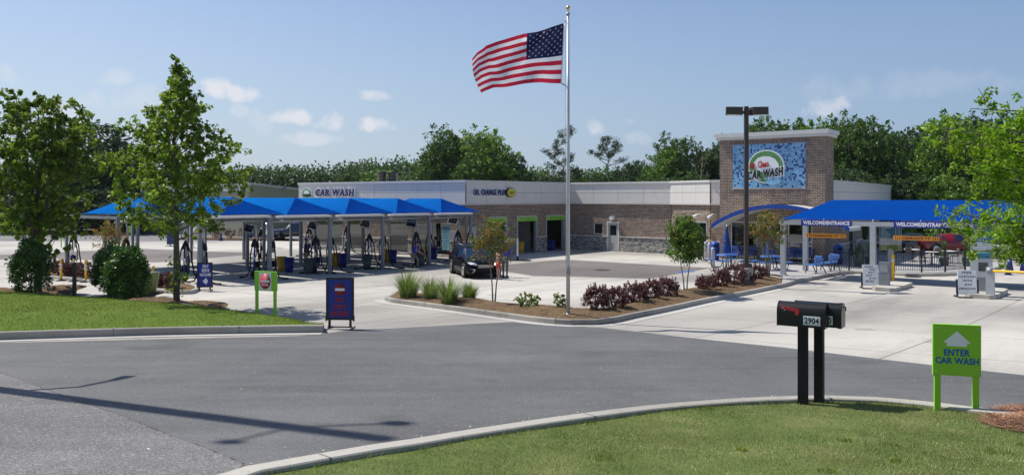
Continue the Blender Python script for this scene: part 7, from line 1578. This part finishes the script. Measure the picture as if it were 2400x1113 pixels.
T_ = [
 # left, behind the parking lot
 ('dark', 226, 262, 210, 100, 'tall dark tree left of the young oak with airy top', 1), ('dark', 292, 310, 170, 104, 'dark tree right of the airy topped one, behind the young oak', 2), ('mid', 175, 350, 130, 98, 'dark green tree filling the gap right of the big leafy tree', 3),
 ('dark', 120, 395, 150, 112, 'dark tree low behind the big leafy tree', 1), ('dark', 370, 385, 130, 108, 'dark tree directly behind the young oak crown', 3), ('mid', 440, 395, 140, 112, 'dark tree right of the young oak crown, lower part', 2), ('dark', 20, 420, 180, 110, 'dark tree behind the left edge of the big leafy tree', 2),
 ('dark', 510, 392, 120, 118, 'dark tree behind the white gabled shed wall', 3), ('dark', -60, 400, 180, 108, 'dark tree beyond the left frame edge', 3),
 ('dark', 245, 430, 200, 94, 'low dark tree mass above the left street', 2), ('dark', 330, 440, 200, 93, 'second low dark tree above the left street', 1), ('dark', 150, 440, 200, 95, 'third low dark tree above the left street', 3), ('dark', 60, 450, 200, 93, 'fourth low dark tree above the left street', 1),
 # behind the vacuum side roof
 ('mid', 1050, 292, 150, 96, 'large airy green tree above the shop corner', 1), ('light', 1150, 290, 150, 92, 'large dense yellow green tree right of the airy one', 2), ('mid', 1000, 365, 110, 104, 'green tree left of the large airy tree', 2),
 ('mid', 1062, 312, 150, 99, 'tree filling out the back of the large airy one', 3), ('light', 1138, 305, 140, 95, 'tree filling out the back of the dense yellow green one', 3),
 ('mid', 1105, 360, 90, 90, 'yellowish lower tree between the two large trees', 3), ('dark', 1195, 345, 70, 93, 'dark flank tree at the right of the yellow green tree', 1),
 ('mid', 965, 395, 80, 110, 'low tree behind the roof vents, right', 1), ('light', 900, 385, 120, 114, 'rounded light tree behind the roof vents', 1), ('mid', 845, 388, 110, 118, 'rounded tree left of the roof vents', 3),
 ('mid', 1245, 392, 90, 120, 'low round tree right of the yellow green tree', 2), ('dark', 1290, 402, 80, 108, 'low dark tree left of the flagpole', 1),
 ('pine', 1322, 298, 84, 98, 'dark layered pine behind the flagpole', 1), ('tallpine', 1424, 327, 84, 100, 'umbrella crowned pine with bare crooked trunk', 1),
 ('mid', 1385, 392, 90, 112, 'low tree under the umbrella pine, left', 3), ('dark', 1450, 385, 80, 112, 'low tree under the umbrella pine, right', 2), ('dark', 1482, 365, 60, 105, 'pointed dark tree right of the umbrella pine', 1), ('mid', 1510, 375, 70, 104, 'medium tree left of the big tree by the tower', 1),
 ('mid', 1590, 302, 130, 98, 'large airy tree left of the brick tower', 3), ('light', 1555, 340, 90, 96, 'lighter tree at the left foot of the large airy one', 3), ('dark', 1650, 335, 110, 100, 'dark vine covered tree against the brick tower', 2), ('dark', 1685, 322, 60, 103, 'thin top peeking left of the tower cornice', 3),
 ('mid', 1345, 405, 70, 100, 'low bush like tree behind the recessed wall, by the flagpole', 2), ('dark', 1415, 400, 90, 102, 'dark undergrowth tree behind the recessed wall', 1), ('mid', 1620, 395, 110, 90, 'undergrowth tree right of the large airy one', 1), ('mid', 1530, 398, 100, 92, 'undergrowth tree behind the tunnel mouth parapet', 2),
 # right of and behind the tower
 ('mid', 1795, 266, 84, 84, 'tree top behind the lamp heads above the tower', 1), ('mid', 1852, 266, 80, 82, 'rounded tree top above the middle of the tower', 3), ('light', 1912, 268, 84, 80, 'tree top above the right end of the tower cornice', 2), ('mid', 1965, 262, 70, 78, 'tall tree just right of the tower', 1),
 ('mid', 2008, 264, 76, 76, 'pointed tall tree, second right of the tower', 3), ('mid', 2055, 280, 90, 76, 'broad tall tree, third right of the tower', 1), ('dark', 2110, 292, 76, 82, 'grey green cedar like tree in the dip of the skyline', 2), ('mid', 2150, 330, 80, 80, 'shorter tree right of the skyline dip', 3),
 ('light', 2215, 256, 120, 76, 'tall bright tree left of the near oak branches', 2), ('mid', 2275, 258, 90, 78, 'tall tree behind the upper oak branches', 1), ('mid', 2345, 256, 110, 76, 'tall tree behind the oak branches, right', 3), ('mid', 2420, 262, 120, 76, 'tall tree at the right frame edge', 1),
 ('dark', 1990, 380, 130, 68, 'dark understorey tree behind the right wing roof', 1), ('dark', 2070, 400, 110, 72, 'dark understorey tree at the end of the right wing', 2), ('mid', 2160, 395, 120, 72, 'leafy understorey tree above the entrance canopy', 2), ('light', 2240, 400, 120, 70, 'bright understorey tree behind the lower oak branches', 3),
 ('mid', 2320, 400, 130, 70, 'understorey tree at the right behind the oak', 1), ('mid', 2400, 395, 140, 70, 'understorey tree at the frame edge behind the oak', 2), ('dark', 2115, 430, 110, 71, 'dark thicket tree between the wing and the red car', 3), ('dark', 2500, 300, 160, 74, 'tree beyond the right frame edge', 2),
 ('mid', 2190, 440, 100, 70, 'low thicket tree behind the red car', 1), ('mid', 2290, 445, 110, 69, 'low thicket tree right of the red car', 3), ('dark', 2370, 450, 110, 68, 'low thicket tree behind the white van', 2),
]
for k, px, yt, w, Y, lab, sd in T_: bg_tree(k, px, yt, w, Y, lab, sd)
# dead branches by the tower and in the dip
dd = thing('bare_tree', 'leafless pale tree in front of the dark vine covered one', 'tree', ((1640-CX)/F*88, 88, 0), 0); g_ = np.random.default_rng(4); mb = MB(); mb.tube([(0, 0, 0), (.1, 0, 5), (.3, 0, 9.0)], [.09, .07, .02], 6)
for i in range(12): z = 4.2+i*.38; a = g_.uniform(0, 6.28); mb.tube([(.15, 0, z), (.15+math.cos(a)*.6, math.sin(a)*.6, z+.8), (.15+math.cos(a)*1.0, math.sin(a)*1.0, z+1.9)], [.04, .02, .008], 4)
mb.build('trunk', 'light_bark', dd)
# bank of undergrowth behind the cars on the right
g_ = np.random.default_rng(8); C_ = [(g_.uniform(31, 56), g_.uniform(63.5, 69), 0) for _ in range(520)]; C_ = [(x, y, g_.uniform(0, 1)*(.5+(y-63)*.42)) for x, y, z in C_]
u = leaf_cloud('undergrowth', C_, [.55]*len(C_), 34, .22, 'wood_leaf_light', None, 9); tag(u, kind='stuff')
C_ = [(g_.uniform(-62, -22), g_.uniform(96.5, 99.5), g_.uniform(0, 1.6)) for _ in range(420)]; u = leaf_cloud('undergrowth', C_, [.7]*len(C_), 24, .34, 'wood_leaf_dark', None, 10); tag(u, kind='stuff')
# far-off woods that read as one mass
def far_woods(name, pts, Y0, Y1, mat, seed, n=1500, size=.9, per=16):
    g = np.random.default_rng(seed); C_ = []; xs = [p[0] for p in pts]; ys = [p[1] for p in pts]
    for i in range(n):
        px = g.uniform(xs[0], xs[-1]); Y = g.uniform(Y0, Y1); f = (Y-Y0)/(Y1-Y0); top = np.interp(px, xs, ys)+9*math.sin(px*.13+Y)+7*math.sin(px*.31+2*Y); H = CAMZ+(HZ-top)*Y/F*(.72+.28*f)
        C_.append(((px-CX)/F*Y, Y, H*(1-.75*g.random()**1.6)))
    o = leaf_cloud(name, C_, g.uniform(1.3, 2.6, n), per, size, mat, None, seed+1, flat=.8); return tag(o, kind='stuff')
far_woods('far_woods', [(-900, 390), (-200, 400), (300, 400), (540, 400), (600, 405), (650, 398), (700, 402), (760, 408), (800, 398), (850, 385), (950, 376), (1010, 372), (1060, 395), (1300, 408), (1500, 402), (1800, 395)], 150, 190, 'wood_leaf_mid', 31, 3800, .75, 28)
far_woods('far_woods', [(540, 412), (640, 406), (700, 415), (780, 405), (850, 400), (1000, 395)], 118, 130, 'wood_leaf_dark', 33, 1000, .55, 26)
far_woods('far_woods', [(1700, 330), (1800, 310), (2000, 300), (2100, 320), (2200, 300), (2900, 300)], 92, 108, 'wood_leaf_dark', 35, 1500, .8, 18)
# ---- tan metal shed behind the back canopies
sh = thing('metal_shed', 'long tan metal building with a low gable and white upper band behind the back canopies', 'building', (0, 0, 0), 0)
sY = 92.0
def sp_(px, Y): return Vector(((px-CX)/F*Y, Y))
a = sp_(330, 96); b = sp_(582, 84); c = sp_(706, 98)
rz = math.atan2(b.y-a.y, b.x-a.x); L = (b-a).length; zt = CAMZ+(HZ-431)*84/F; zl = CAMZ+(HZ-448)*84/F
MB().box(0, L, 0, .2, -.1, zl).build('wall', 'tan_metal', sh, (a.x, a.y, 0), rz); MB().box(0, L+.1, -.05, .2, zl+.002, zt).build('upper_band', 'roof_white', sh, (a.x, a.y, 0), rz)
w = MB(); n = 16
for i in range(n): w.box(L*(i+.25)/n, L*(i+.7)/n, -.07, -.051, zl+.25, zt-.25)
w.build('window_strip', 'glass_dark', sh, (a.x, a.y, 0), rz)
rz2 = math.atan2(c.y-b.y, c.x-b.x); L2 = (c-b).length; z2 = CAMZ+(HZ-447)*98/F
MB().prism([(0, -.1), (L2, -.1), (L2, z2), (0, zt-.05)], 0, .2).build('gable_wall', 'tan_metal', sh, (b.x, b.y, 0), rz2)
MB().prism([(-.1, zt-.049), (L2+.1, z2+.001), (L2+.1, z2+.25), (-.1, zt+.15)], -.1, .3).build('roof_edge', 'roof_white', sh, (b.x, b.y, 0), rz2)
x = L2*.62; MB().box(x-.3, x+.3, -.3, 0, z2+.1, z2+.5).build('wall_lamp', 'galv_dark', sh, (b.x, b.y, 0), rz2)
bw = thing('low_building', 'pale low building far left beyond the street with dark openings', 'building', (-62, 118, 0), R(4)); MB().box(0, 38, 0, 8, 0, 3.4).build('wall', 'panel', bw); wn = MB(); [wn.box(2+i*4, 4.6+i*4, -.05, 0, .4, 2.4) for i in range(9)]; wn.build('window_strip', 'glass_dark', bw); MB().box(-.4, 38.4, -.6, 8.4, 3.401, 3.7).build('roof', 'galv', bw)
# ================================================================ THIN SUMMER HAZE
def haze():
    m = bpy.data.materials.new('haze_air'); m.use_nodes = True; nt = m.node_tree; nt.nodes.clear()
    o = nt.nodes.new('ShaderNodeOutputMaterial'); v = nt.nodes.new('ShaderNodeVolumePrincipled'); v.inputs['Density'].default_value = .00011; v.inputs['Color'].default_value = (.80, .88, 1.0, 1); v.inputs['Anisotropy'].default_value = .3
    nt.links.new(v.outputs[0], o.inputs['Volume']); MATS['haze_air'] = m
    h = MB().box(-1510, 1510, -70, 3010, -1.2, 24).build('haze', 'haze_air'); tag(h, kind='stuff')
haze()
